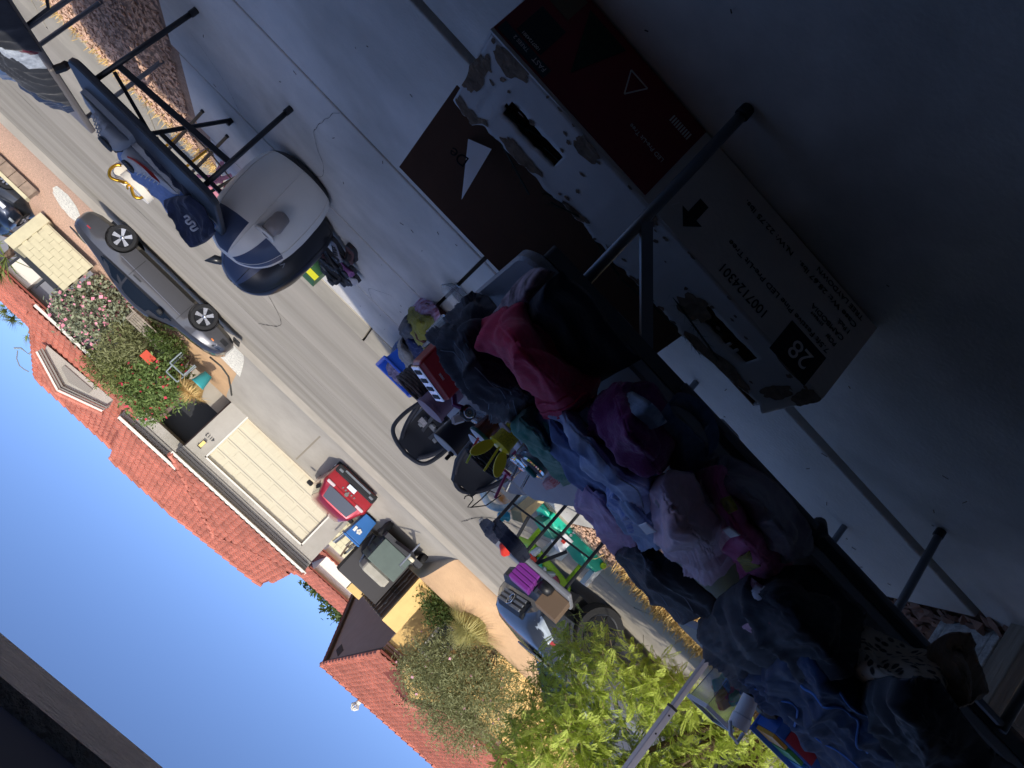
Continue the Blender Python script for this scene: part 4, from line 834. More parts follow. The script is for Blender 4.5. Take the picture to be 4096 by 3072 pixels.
for x in (-3.0, -2.05):
    for y in (2.95, 3.4): MB().tube([(x, y, -.02), (x, y, .74)], .015, 10).obj('leg', legm, LT)
# black card table with shoes
BT = thing('black_table', 'black metal card table with sneakers near the inflatables', 'table', (1.85, 5.1, 0)); BZ = .745
MB().loft(slabtop(1.30, 2.40, 4.47, 5.35, .70, BZ, .1)).obj('table_top', blktop, BT, smooth=35)
for x0, y0, x1, y1 in ((2.19, 4.50, 2.22, 4.52), (1.44, 4.51, 1.42, 4.53), (2.02, 5.70, 2.2, 5.3), (1.4, 5.6, 1.42, 5.3)):
    MB().tube([(x0, y0, .003), (x1, y1, .70)], .0165, 12).obj('leg', blk, BT, smooth=True); MB().tube([(x0, y0, .002), (x0, y0, .05)], .021, 12).obj('foot_cap', blackp, BT)
MB().bar((2.21, 4.52, .56), (1.43, 4.525, .50), .02, .035).obj('cross_bar', blk, BT); MB().bar((2.14, 5.42, .5), (1.41, 5.4, .5), .02, .03).obj('cross_bar', blk, BT)
MB().bar((2.2, 4.53, .6), (1.80, 4.75, .70), .012, .02).obj('stay', blk, BT); MB().bar((1.44, 4.54, .52), (1.55, 5.0, .69), .012, .02).obj('stay', blk, BT)
# clothes table at the top left of the picture
a0, a1 = at(36, 14, .70), at(209, 283, .70)
dv = (a1-a0).normalized(); pv = Vector((dv.y, -dv.x, 0))
if pv.y < 0: pv = -pv
if pv.x < 0: pv = pv
a0 = a0-dv*.35
CT = thing('folding_table', 'grey folding table with jeans beside the gravel bed', 'table', tuple(a0)); CT['wo'] = tuple(a0)
q = lambda s, t, z: a0+dv*s+pv*t+Vector((0, 0, z-.70))
Lt = (a1-a0).length
for s0, s1 in ((0, Lt*.53), (Lt*.535, Lt)): MB().loft([[q(s0, 0, z), q(s1, 0, z), q(s1, .75, z), q(s0, .75, z)] for z in (.70, .745)]).obj('table_leaf', mat('brown_grey_plastic', '6f6a68', .5), CT, bevel=.012)
lg = at(88, 86, .70)
for s in ((lg-a0).dot(dv), Lt*.93):
    for t in (.05, .68):
        p = q(s, t, 0); p.z = -.02; MB().tube([p, q(s, t, .70)], .017, 10).obj('leg', legm, CT)
MB().tube([q((lg-a0).dot(dv)-.02, .05, .69), q((lg-a0).dot(dv)-.1, .0, .55), q((lg-a0).dot(dv)-.2, 0, .52), q((lg-a0).dot(dv)-.32, 0, .62), q((lg-a0).dot(dv)-.34, .03, .70)], .011, 8).obj('strap', blk, CT)
MB().tube([q(Lt*.53, -.01, .72), q(Lt*.53, -.03, .66), q(Lt*.545, -.01, .64)], .03, 8).obj('latch_knob', blk, CT)
# back table with black legs
b0, b1 = at(1040, 1122, .72), at(1229, 1284, .72); bd = (b1-b0).normalized(); bp_ = Vector((-bd.y, bd.x, 0))
if bp_.y < 0: bp_ = -bp_
KT = thing('folding_table', 'grey table with black frame legs holding purple boxes', 'table', tuple(b0)); KT['wo'] = tuple(b0); q2 = lambda s, t, z: b0+bd*s+bp_*t+Vector((0, 0, z-.72)); Lb = (b1-b0).length
MB().loft([[q2(-.02, 0, z), q2(Lb+.02, 0, z), q2(Lb+.02, .62, z), q2(-.02, .62, z)] for z in (.70, .75)]).obj('table_top', mat('pale_plastic', '7d8087', .5), KT, bevel=.015)
for s, t in ((.1, .04), (Lb*.48, .05), (Lb*.52, .55), (Lb-.06, .04)): p = q2(s, t, 0); MB().tube([(p.x, p.y, .003), q2(s, t, .70)], .016, 10).obj('leg', blk, KT)
MB().tube([q2(.1, .04, .42), q2(Lb*.48, .05, .40)], .01, 8).obj('cross_bar', blk, KT); MB().tube([q2(Lb*.48, .05, .38), q2(Lb-.06, .04, .36)], .01, 8).obj('cross_bar', blk, KT)
MB().bar(q2(.35, .1, .70), q2(.3, .05, .42), .012, .03).obj('stay', blk, KT); MB().bar(q2(Lb*.6, .1, .70), q2(Lb*.75, .05, .44), .012, .03).obj('stay', blk, KT)
# ================================================================ cloth
def cr(P, t):
    n = len(P)
    if n == 1: return P[0]
    t = max(0, min(n-1-1e-6, t)); i = int(t); f = t-i; p1, p2 = P[i], P[i+1]; p0 = P[i-1] if i else p1*2-p2; p3 = P[i+2] if i+2 < n else p2*2-p1
    return (p1*2+(p2-p0)*f+(p0*2-p1*5+p2*4-p3)*f*f+(p1*3-p0-p2*3+p3)*f**3)*.5
def cloth(name, label, rows, m, amp=.012, fs=13, ang=30, n=54, k=44, seed=0, group=None, cat='clothes', par=None, thick=.008, conv=None, hem=.03, zmin=None, fine=.35, pts=None):
    conv = conv or (lambda u, v, z: at(u, v, z))
    C = [[conv(*p) for p in r] for r in rows]
    G = []
    for i in range(n):
        ti = i/(n-1); R0 = [cr(r, ti*(len(r)-1)) for r in C]
        G.append([cr(R0, j/(k-1)*(len(R0)-1)) for j in range(k)])
    A = np.array([[tuple(p) for p in r] for r in G]); du = np.gradient(A, axis=0); dw = np.gradient(A, axis=1); N = np.cross(du, dw); N /= np.linalg.norm(N, axis=2)[..., None]+1e-9
    N *= np.where(N[..., 2:3] < 0, -1, 1)
    ca, sa = math.cos(R_(ang)), math.sin(R_(ang)); V = []
    for i in range(n):
        for j in range(k):
            p = A[i, j]; x, y, z = p; a = x*ca+y*sa; b = -x*sa+y*ca
            w = noise.noise(Vector((x*4+seed, y*4, seed*.7)))*.12; w2 = noise.noise(Vector((x*4, y*4+seed, 5.1)))*.12
            mk = smooth01(.5+1.1*noise.noise(Vector((x*3.2+seed, y*3.2, 2.2))))
            r1 = 1-abs(math.sin(math.pi*((a+w*.9)*fs*.8))); a2 = a*.5+b*.86; r2 = 1-abs(math.sin(math.pi*((a2+w2*.9)*fs*.65)))
            f = 1.25*r1**1.4*(.25+.75*mk)+1.0*r2**1.4*(1-mk)+.22*(1-abs(noise.noise(Vector(((a+w)*fs*2.4, b*fs*.5, seed*3.1+7))))*2.6)-.35
            f += fine*noise.noise(Vector((x*60, y*60, z*60+seed)))*.5
            e = min(i, n-1-i)/(n*.5); e2 = min(j, k-1-j)/(k*.5); ed = min(1, e*6)*min(1, e2*6)
            q = p+N[i, j]*(amp*1.3*f*(.35+.65*ed)); q[2] -= hem*(1-ed)**2
            if zmin is not None: q[2] = max(q[2], zmin)
            V.append(tuple(q))
    F = [(i*k+j, i*k+j+1, (i+1)*k+j+1, (i+1)*k+j) for i in range(n-1) for j in range(k-1)]
    # closed underside
    B = len(V); low = [(x, y, z-thick) for x, y, z in V]; V2 = V+low; F2 = F+[tuple(B+t for t in f[::-1]) for f in F]
    ring = [(0, j) for j in range(k)]+[(i, k-1) for i in range(1, n)]+[(n-1, j) for j in range(k-2, -1, -1)]+[(i, 0) for i in range(n-2, 0, -1)]
    ids = [i*k+j for i, j in ring]
    for a, b in zip(ids, ids[1:]+ids[:1]): F2.append((b, a, B+a, B+b))
    if par is not None and par.get('wo'): ox = par['wo']; V2 = [(x-ox[0], y-ox[1], z-ox[2]) for x, y, z in V2]
    me = bpy.data.meshes.new(name); me.from_pydata(V2, [], F2); me.polygons.foreach_set('use_smooth', [True]*len(me.polygons))
    o = link(name, me, m, par, label, cat if not par else None, group); CL[o.name] = (V2 if par is None else V2, n, k)
    return o
CL = {}
def seam(o, path, r=.0014, m=None, name='stitching', nn=40):
    V, n, k = CL[o.name]; P = [Vector((s*(n-1), t*(k-1), 0)) for s, t in path]; pts = []
    for i in range(nn+1):
        q = cr(P, i/nn*(len(P)-1)); a = max(0, min(n-1, round(q.x))); b = max(0, min(k-1, round(q.y))); pts.append(Vector(V[a*k+b])+Vector((0, -.0015, .0025)))
    for _ in range(3): pts = [pts[0]]+[(pts[i-1]+pts[i]*2+pts[i+1])/4 for i in range(1, nn)]+[pts[-1]]
    MB().tube(pts, r, 5).obj(name, m or thread, o, smooth=True)
thread = mat('thread', '7f8a99', .8)
def fab(name, c, rough=.95, sheen=.25, var=.12, scale=30, c2=None, bump=.35, bscale=350): return mat(name, c, rough, var, scale, bump, bscale, spec=.2, sheen=sheen, col2=c2, bdist=.003)
f_black = fab('black_cotton', '2e3138'); f_navy = fab('navy_cotton', '1d2333'); f_crim = fab('crimson_fleece', 'c2345a'); f_green = fab('green_floral_fleece', '3f9484', c2='7fa596', scale=16, var=.25); f_tie = fab('tie_dye_blue', '8298cf', c2='cdd8ee', scale=9); f_blue = fab('slate_cotton', '6a80ae'); f_purp = fab('purple_knit', '743068', bscale=160, bump=.8); f_den = fab('denim', '4d6488', var=.25, scale=60); f_lav = fab('lavender_fleece', 'b89cbe'); f_mauve = fab('mauve_plush', 'd0b2c4', sheen=.5); f_pinkc = fab('pink_plush', 'c4528e', c2='d673a6', scale=10, var=.2); f_sheer = fab('sheer_stripe', 'b0afbd', c2='6d6778', scale=8); f_char = fab('charcoal_cotton', '474b56'); f_red = fab('red_cotton', '9a3440'); f_rose = fab('rose_cotton', 'b58a9c'); f_print = fab('white_pink_print', 'cdb6c4', c2='3c3640', scale=16, var=.1); f_leo = mat('leopard_knit', '9a8a76', .95, 0, 30, .4, 300, sheen=.2)
# leopard spots
n_ = f_leo.node_tree; tcn = n_.nodes.new('ShaderNodeTexCoord'); vo = n_.nodes.new('ShaderNodeTexVoronoi'); vo.inputs['Scale'].default_value = 34; cr_ = n_.nodes.new('ShaderNodeValToRGB')
cr_.color_ramp.elements[0].position = .30; cr_.color_ramp.elements[0].color = (.012, .01, .01, 1); cr_.color_ramp.elements[1].position = .42; cr_.color_ramp.elements[1].color = (.58, .50, .40, 1)
n_.links.new(tcn.outputs['Object'], vo.inputs['Vector']); n_.links.new(vo.outputs['Distance'], cr_.inputs[0]); n_.links.new(cr_.outputs[0], n_.nodes['Principled BSDF'].inputs['Base Color'])
GP = 'clothes heaped on the long grey table'
cloth('folded_pants', 'folded navy pants at the near edge of the clothes table', [[(1122, 672, .84), (1160, 632, .83), (1196, 604, .75)], [(1180, 735, .86), (1225, 695, .84), (1262, 668, .75)], [(1235, 830, .86), (1290, 790, .84), (1330, 760, .75)], [(1262, 852, .80), (1320, 820, .80), (1368, 795, .745)]], f_navy, .008, 8, 20, seed=1, group=GP)
cloth('printed_shirt', 'white and pink printed shirt sticking out by the bare table end', [[(1060, 685, .80), (1090, 640, .79), (1128, 598, .765)], [(1075, 692, .83), (1115, 655, .83), (1152, 600, .80)], [(1095, 695, .80), (1135, 668, .81), (1180, 610, .765)]], f_print, .007, 14, 60, seed=2, group=GP)
sw_ = cloth('sweater', 'black sweater with pale stitched seams spread over the table end', [[(955, 712, .79), (985, 675, .80), (1003, 648, .79), (1034, 648, .765)], [(926, 738, .95), (970, 718, .96), (1015, 702, .92), (1056, 690, .82)], [(958, 778, 1.0), (990, 765, 1.0), (1020, 750, .97), (1060, 735, .90)], [(995, 825, 1.0), (1030, 820, 1.02), (1070, 810, .98), (1120, 800, .9)], [(1040, 880, .97), (1080, 870, 1.0), (1120, 855, .96), (1165, 865, .88)], [(1066, 914, .88), (1095, 914, .90), (1130, 906, .88), (1162, 888, .83)]], f_char, .022, 7, 55, n=72, k=64, seed=3, group=GP)
sp_ = cloth('sweatpants', 'crimson sweatpants with gathered cuffs on top of the pile', [[(1018, 712, .90), (1065, 688, .91), (1110, 676, .87), (1136, 690, .82)], [(1033, 758, .96), (1085, 738, .985), (1140, 735, .95), (1195, 758, .86)], [(1108, 810, .98), (1150, 798, 1.0), (1190, 800, .96), (1250, 812, .86)], [(1160, 890, .95), (1190, 880, .97), (1220, 868, .95), (1274, 836, .87)], [(1182, 903, .88), (1205, 908, .90), (1234, 914, .88), (1268, 872, .83)]], f_crim, .016, 10, 25, n=72, k=64, seed=4, group=GP)
cloth('blanket', 'green fleece blanket with dusty pink floral print', [[(1092, 908, .93), (1120, 900, .96), (1150, 892, .90)], [(1118, 947, .97), (1150, 935, 1.0), (1188, 948, .92)], [(1168, 1002, .95), (1190, 985, .98), (1225, 992, .91)], [(1226, 1056, .84), (1242, 1040, .87), (1262, 1045, .83)]], f_green, .016, 12, 40, seed=5, group=GP)
cloth('hoodie', 'slate blue hoodie lying beside the green blanket', [[(1148, 884, .90), (1175, 880, .92), (1205, 880, .88)], [(1185, 950, .95), (1210, 940, .98), (1240, 935, .93)], [(1230, 1030, .95), (1260, 1010, .98), (1295, 990, .93)], [(1285, 1075, .92), (1310, 1055, .95), (1340, 1030, .9)], [(1345, 1115, .88), (1370, 1100, .9), (1395, 1080, .86)]], f_blue, .018, 9, 35, n=64, seed=6, group=GP)
td_ = cloth('tie_dye_sweatshirt', 'pale blue tie dye sweatshirt draped along the middle of the pile', [[(1178, 884, .93), (1210, 888, .95), (1248, 900, .89)], [(1222, 945, .985), (1252, 935, 1.0), (1292, 942, .91)], [(1268, 1020, 1.0), (1305, 1000, 1.02), (1345, 985, .94)], [(1335, 1072, .98), (1368, 1055, 1.01), (1408, 1042, .95)], [(1378, 1120, .93), (1405, 1112, .95), (1432, 1098, .92)]], f_tie, .018, 9, 40, n=64, seed=7, group=GP)
cloth('knit_sweater', 'dark purple ribbed knit sweater in the middle of the pile', [[(1256, 884, .88), (1320, 850, .92), (1392, 848, .80)], [(1282, 945, .94), (1345, 920, 1.0), (1425, 908, .86)], [(1335, 1008, .95), (1388, 985, 1.01), (1436, 968, .9)], [(1382, 1052, .93), (1412, 1036, .96), (1440, 1020, .88)]], f_purp, .02, 10, 20, n=64, k=54, seed=8, group=GP)
cloth('lavender_hoodie', 'lavender hoodie hanging over the back of the pile above the toys', [[(1236, 1066, .92), (1262, 1050, .95), (1296, 1052, .92)], [(1256, 1110, .95), (1290, 1095, 1.0), (1335, 1095, .96)], [(1300, 1170, .93), (1330, 1150, .98), (1366, 1148, .95)], [(1350, 1222, .86), (1370, 1212, .88), (1388, 1198, .88)]], f_lav, .018, 11, 30, seed=9, group=GP)
gh_ = cloth('grey_hoodie', 'grey blue hoodie between the lavender hoodie and the mauve plush', [[(1310, 1075, .97), (1345, 1070, 1.0), (1385, 1075, .96)], [(1340, 1130, .98), (1375, 1120, 1.01), (1410, 1120, .97)], [(1385, 1200, .93), (1415, 1185, .96), (1445, 1190, .93)]], fab('pale_blue_cotton', '8fa0c0'), .016, 12, 35, seed=10, group=GP)
cloth('plush_blanket', 'mauve plush blanket with a white care tag', [[(1384, 1062, .95), (1420, 1045, .98), (1476, 1050, .93)], [(1405, 1122, .99), (1450, 1100, 1.04), (1514, 1110, .96)], [(1440, 1195, .99), (1490, 1170, 1.05), (1545, 1172, .97)], [(1488, 1255, .90), (1530, 1262, .92), (1570, 1232, .90)]], f_mauve, .024, 8, 30, n=64, k=56, seed=11, group=GP)
pj_ = cloth('pajama_top', 'bright pink plush pajama top with yellow print at the near side', [[(1476, 1045, .86), (1530, 1030, .88), (1566, 1052, .82)], [(1530, 1132, .90), (1575, 1115, .93), (1618, 1112, .84)], [(1572, 1212, .91), (1622, 1200, .93), (1672, 1196, .84)], [(1598, 1254, .82), (1650, 1256, .83), (1700, 1248, .79)]], f_pinkc, .018, 10, 25, seed=12, group=GP)
cloth('sheer_blouse', 'sheer grey striped blouse along the near table edge', [[(1505, 1022, .82), (1535, 1008, .82), (1560, 1005, .76)], [(1575, 1085, .85), (1615, 1070, .86), (1650, 1060, .77)], [(1650, 1165, .85), (1690, 1150, .85), (1722, 1140, .765)], [(1700, 1225, .80), (1725, 1222, .8), (1745, 1212, .76)]], f_sheer, .014, 14, 10, seed=13, group=GP)
bj_ = cloth('black_jeans', 'black jeans with white stitching and a zip at the back of the pile', [[(1322, 1182, .90), (1360, 1180, .94), (1400, 1200, .93)], [(1358, 1245, .93), (1400, 1235, .97), (1450, 1240, .95)], [(1405, 1300, .92), (1450, 1290, .96), (1510, 1290, .93)], [(1470, 1352, .88), (1510, 1345, .9), (1560, 1330, .88)]], f_black, .02, 9, 30, seed=14, group=GP)
cloth('black_coat', 'large black coat spread over the left part of the table', [[(1500, 1352, .88), (1560, 1290, .93), (1640, 1250, .88), (1740, 1240, .77)], [(1515, 1420, .90), (1600, 1360, .98), (1700, 1310, .95), (1850, 1330, .77)], [(1560, 1470, .90), (1650, 1430, .98), (1760, 1390, .98), (1860, 1380, .80)], [(1640, 1510, .88), (1720, 1490, .95), (1820, 1460, .97), (1900, 1430, .82)]], f_black, .026, 7, 30, n=72, k=60, seed=15, group=GP)
dj_ = cloth('dark_jeans', 'dark blue jeans turned inside out at the lower picture edge', [[(1560, 1462, .88), (1640, 1440, .97), (1720, 1420, 1.0), (1820, 1450, .95)], [(1640, 1520, .93), (1720, 1520, 1.0), (1800, 1510, 1.02), (1890, 1510, .95)], [(1720, 1600, .90), (1800, 1590, .98), (1880, 1580, 1.0), (1960, 1570, .93)], [(1800, 1690, .85), (1880, 1680, .93), (1960, 1670, .95), (2040, 1650, .88)]], fab('inside_denim', '1b2842', c2='2f4568', scale=7), .03, 7, 40, n=72, k=60, seed=16, group=GP)
cloth('leopard_sweater', 'leopard print knit sweater hanging over the left table end', [[(1800, 1375, .80), (1850, 1370, .80), (1900, 1395, .79), (1965, 1425, .77)], [(1820, 1425, .88), (1880, 1425, .90), (1950, 1440, .88), (2020, 1440, .80)], [(1850, 1480, .90), (1920, 1490, .95), (2000, 1490, .92), (2070, 1480, .82)], [(1900, 1560, .88), (1970, 1570, .92), (2040, 1560, .90), (2090, 1540, .80)]], f_leo, .018, 8, 20, n=60, k=50, seed=17, group=GP)
cloth('tan_sweater', 'tan knit sleeve draped below the leopard sweater', [[(1990, 1420, .78), (2030, 1395, .78), (2080, 1392, .76)], [(2040, 1470, .84), (2075, 1455, .84), (2100, 1450, .77)], [(2060, 1540, .86), (2095, 1530, .86), (2120, 1520, .78)]], fab('tan_knit', '7d6a58', bscale=180, bump=.7), .012, 10, 50, seed=18, group=GP)
cloth('fleece_jacket', 'black fleece jacket at the lower right corner of the picture', [[(1830, 1500, .96), (1920, 1490, 1.0), (2010, 1500, .95)], [(1880, 1580, .98), (1970, 1575, 1.03), (2060, 1570, .95)], [(1940, 1660, .95), (2030, 1650, 1.0), (2120, 1640, .92)], [(2000, 1740, .9), (2090, 1730, .95), (2200, 1700, .86)]], f_black, .024, 8, 60, n=60, seed=19, group=GP)
cloth('red_shirt', 'dark red shirt edge showing between the black clothes', [[(1640, 1322, .965), (1668, 1312, .955)], [(1672, 1352, .975), (1700, 1342, .97)], [(1705, 1385, .965), (1730, 1372, .96)]], f_red, .006, 14, 10, n=24, k=20, seed=20, group=GP, hem=.004, thick=.004)
cloth('rose_shirt', 'rose coloured sleeve poking out of the black coat', [[(1600, 1355, .985), (1620, 1348, .99)], [(1640, 1385, .985), (1662, 1378, .99)], [(1690, 1412, .97), (1700, 1405, .975)]], f_rose, .006, 14, 10, n=24, k=20, seed=21, group=GP, hem=.004, thick=.004)
for pth in (((.15, .25), (.3, .5), (.2, .8)), ((.35, .3), (.5, .55), (.45, .85)), ((.6, .35), (.65, .6), (.55, .9), (.8, .95)), ((.05, .4), (.08, .7), (.12, .95))): seam(sw_, pth)
for t0 in (.70, .76, .82): seam(sp_, ((.1, t0), (.4, t0+.03), (.7, t0), (.9, t0-.05)), .0035, f_crim, 'gathered_cuff')
for pth in (((.3, .05), (.35, .5), (.3, .95)), ((.6, .1), (.62, .5), (.7, .95)), ((.1, .2), (.12, .8))): seam(bj_, pth)
bl_ = mat('blue_lining', '4f7cc0', .9)
for pth in (((.1, .1), (.3, .35), (.15, .6), (.4, .9)), ((.5, .2), (.65, .5), (.5, .8)), ((.8, .15), (.75, .5), (.9, .85))): seam(dj_, pth, .004, bl_, 'lining_edge')
seam(td_, ((.5, .05), (.55, .5), (.5, .95)), .002)
# thin layers showing between the larger pieces
lay = (('striped_tee', 'blue and white striped tee edge under the lavender hoodie', 'c3cbe6', '5d7cc4', [[(1300, 1062, .985), (1330, 1060, 1.0)], [(1325, 1110, 1.0), (1352, 1108, 1.015)], [(1365, 1160, .975), (1388, 1150, .985)]]),
 ('pink_tee', 'pale pink tee folded under the mauve plush blanket', 'd9a9b8', 'e6c6d0', [[(1500, 1052, .90), (1530, 1060, .885)], [(1535, 1130, .95), (1565, 1120, .93)], [(1560, 1200, .95), (1590, 1195, .93)]]),
 ('grey_tee', 'light grey tee sticking out below the tie dye sweatshirt', 'b9bcc6', 'd8dae0', [[(1425, 1040, .93), (1450, 1048, .92)], [(1418, 1085, .985), (1440, 1080, .98)], [(1408, 1125, .95), (1432, 1122, .95)]]),
 ('purple_tee', 'violet tee corner beside the denim shorts', '6d4a8c', '8a68a8', [[(1440, 1000, .87), (1470, 1010, .86)], [(1455, 1035, .89), (1490, 1040, .87)], [(1475, 1062, .89), (1505, 1058, .86)]]),
 ('white_tank', 'white ribbed tank strap lying over the black coat', 'c9cbd2', 'e2e4ea', [[(1598, 1268, .915), (1612, 1262, .91)], [(1625, 1288, .94), (1638, 1280, .935)], [(1655, 1300, .945), (1668, 1292, .94)]]),
 ('teal_tee', 'teal tee edge between the green blanket and slate hoodie', '3f8f92', '6fb0b0', [[(1165, 905, .93), (1185, 900, .93)], [(1200, 960, .97), (1218, 952, .97)], [(1238, 1015, .955), (1252, 1005, .955)]]),
 ('denim_shirt', 'faded denim shirt cuff over the purple knit', '7d93b4', '9fb2cc', [[(1330, 870, .93), (1352, 862, .92)], [(1372, 900, .965), (1395, 890, .95)], [(1405, 935, .95), (1425, 925, .93)]]))
for i, (nm, lb, c1_, c2_, rws) in enumerate(lay): cloth(nm, lb, rws, fab('cotton_'+nm, c1_, c2=c2_, scale=24 if i else 40), .012, 16, 25+20*i, n=30, k=18, seed=90+i, group=GP, hem=.02, thick=.004)
# care tags
for (u, v, z, pr_) in ((1398, 1142, 1.025, gh_), (1578, 1150, .95, pj_)): cloth('care_tag', None, [[(u-20, v-6, z), (u-4, v-12, z+.004)], [(u-2, v+14, z), (u+20, v+8, z+.003)]], mat('satin_white', 'd8d6da', .6), .0015, 8, 0, n=10, k=10, seed=3, par=pr_, hem=.002, thick=.0015)
yp_ = fab('yellow_print', 'cfc04a', c2='6f6a30', scale=40, var=.2)
for rws, sd_ in (([[(1545, 1085, .918), (1575, 1075, .92)], [(1560, 1120, .935), (1590, 1105, .93)]], 81), ([[(1590, 1205, .935), (1615, 1195, .94)], [(1610, 1240, .90), (1640, 1228, .90)]], 82)): cloth('yellow_print', None, rws, yp_, .008, 12, 20, n=18, k=16, seed=sd_, par=pj_, hem=.004, thick=.004)
# denim shorts: waistband ring, fly, legs
sh_ = thing('denim_shorts', 'denim shorts with open waistband at the near table edge', 'shorts', tuple(at(1470, 940, .78))); sh_['wo'] = tuple(at(1470, 940, .78)); sh_['group'] = GP
loop = [(1424, 895, .87), (1445, 876, .83), (1480, 884, .79), (1515, 915, .78), (1532, 962, .79), (1522, 996, .82), (1490, 985, .84), (1460, 950, .87), (1432, 920, .89)]
LP = [at(*p) for p in loop]; M_ = 48; ring = [cr(LP+LP[:2], t*len(LP)/M_) for t in range(M_)]
cen = sum(LP, Vector())/len(LP)
inn = [p+(cen-p)*.10+Vector((0, 0, -.035)) for p in ring]; out = [p+(p-cen)*.03+Vector((0, 0, -.04)) for p in ring]
MB().loft([out+out[:1], ring+ring[:1], [p+(cen-p)*.03 for p in ring]+[ring[0]+(cen-ring[0])*.03], inn+inn[:1]], False, close=False).obj('waistband', f_den, sh_, smooth=True)
cloth('leg_panel', None, [[(1424, 915, .86), (1470, 950, .86), (1525, 1000, .80)], [(1440, 985, .86), (1478, 1005, .86), (1520, 1015, .79)], [(1445, 1035, .84), (1480, 1042, .83), (1505, 1035, .79)]], f_den, .01, 12, 20, n=30, k=26, seed=22, par=sh_)
# ================================================================ the big tree carton
card = mat('white_cardboard', 'c9c6c4', .85, .06, 5, .15, 60); brown = mat('brown_cardboard', '6e5138', .9, .12, 6); torn = mat('torn_cardboard', '7a6654', .95, .35, 30, .8, 60); redp = mat('red_print', '7c1526', .6, .06, 4); inkb = mat('black_ink', '101014', .7); inkw = mat('white_ink', 'cfcfd2', .7); pine = mat('artificial_pine', '1f3a2a', .7, .3, 20)
BX = thing('cardboard_carton', 'long torn white cardboard tree carton with red label under the table', 'box', (-.3, 1.87, 0))
X0, X1, YF, YB, HB = -1.0, .43, 1.875, 2.22, .31
MB().box((X0, YF, .003), (X1, YF+.008, HB)).obj('front_panel', card, BX)
MB().box((X0, YB, .003), (X1, YB+.008, HB)).obj('back_panel', brown, BX)
MB().box((X0, YF+.009, .003), (X0+.008, YB-.001, HB)).obj('end_panel', card, BX); MB().box((X1-.008, YF+.009, .003), (X1, YB-.001, HB)).obj('end_panel', card, BX)
MB().box((X0+.009, YF+.009, .004), (X1-.009, YB-.001, .012)).obj('bottom_panel', brown, BX)
MB().box((-.19, YF-.003, .0045), (X1-.002, YF-.0005, HB-.012)).obj('red_label', redp, BX)
# top flap with ragged edge and two hand holes
def rag(x0, x1, n, y, a, s): return [(x0+(x1-x0)*i/n, y+a*nz((i*.3, s, 0))+a*.8*nz((i*1.9, s, 2))) for i in range(n+1)]
YE = 2.165
up = rag(X0+.0, X1-.01, 110, YE, .022, 1.3)
up = [(x, y+(.06*smooth01((x-.28)/.06) if x > .28 else 0)-(.05*smooth01((-.72-x)/.2) if x < -.72 else 0)) for x, y in up]
G = []; zf = lambda x, t: HB+.002+.045*t+.015*nz((x*2, t, 4))
holes = [(.06, .28, .42, .62), (-.80, -.57, .36, .56)]
ncol, nrow = 150, 14; b = MB(); vid = {}
def yup(x):
    for (xa, ya), (xb, yb) in zip(up, up[1:]):
        if xa <= x <= xb: return ya+(yb-ya)*(x-xa)/(xb-xa)
    return YE
for i in range(ncol+1):
    x = X0+(X1-.01-X0)*i/ncol; y1 = yup(min(x, X1-.0101))
    for j in range(nrow+1): t = j/nrow; b.v.append((x, YF+.001+(y1-YF)*t, zf(x, t)))
for i in range(ncol):
    for j in range(nrow):
        x = X0+(X1-X0)*(i+.5)/ncol; t = (j+.5)/nrow
        if any(hx0+.02*nz((j, hx0, 3)) < x < hx1+.02*nz((j, hx1, 9)) and t0 < t+.05*nz((i*.6, 2, 1)) < t1 for hx0, hx1, t0, t1 in holes): continue
        k = i*(nrow+1)+j; b.f.append((k, k+1, k+nrow+2, k+nrow+1))
fl_ = b.obj('top_flap', card, BX, smooth=True, fix=False); sd = fl_.modifiers.new('thick', 'SOLIDIFY'); sd.thickness = .006; sd.offset = 1
# torn patches where the paper peeled to brown
def peel(cx_, t, rx, rt, s):
    q = []
    for i in range(26):
        a = i/26*6.283; r = 1+.45*nz((math.cos(a)*1.7+s, math.sin(a)*1.7, s))+.2*nz((math.cos(a)*5+s, math.sin(a)*5, s)); xx = cx_+rx*r*math.cos(a); tt = max(.01, min(.985, t+rt*r*math.sin(a))); y1 = yup(max(X0, min(xx, X1-.0102))); q.append((xx, YF+.001+(y1-YF)*tt, zf(xx, tt)+.0022))
    MB().poly(q).obj('torn_patch', torn, BX, fix=False)
for i, a in enumerate(((.36, .93, .07, .07), (.33, .12, .06, .10), (.15, .90, .09, .10), (.02, .10, .05, .10), (-.10, .93, .05, .06), (-.25, .10, .03, .08), (-.56, .55, .055, .2), (-.75, .92, .12, .14), (-.93, .55, .03, .25), (-.98, .2, .03, .2), (-.86, .06, .05, .06), (.40, .5, .03, .25), (.3, .05, .03, .05), (-.42, .97, .06, .04))): peel(*a, i*1.37)
for i in range(70):
    x = random.uniform(X0, X1-.02); t = random.choice([random.random()**3, 1-random.random()**3])*.96+.01; peel(x, t, random.uniform(.004, .012), random.uniform(.008, .03), i*.77+20)
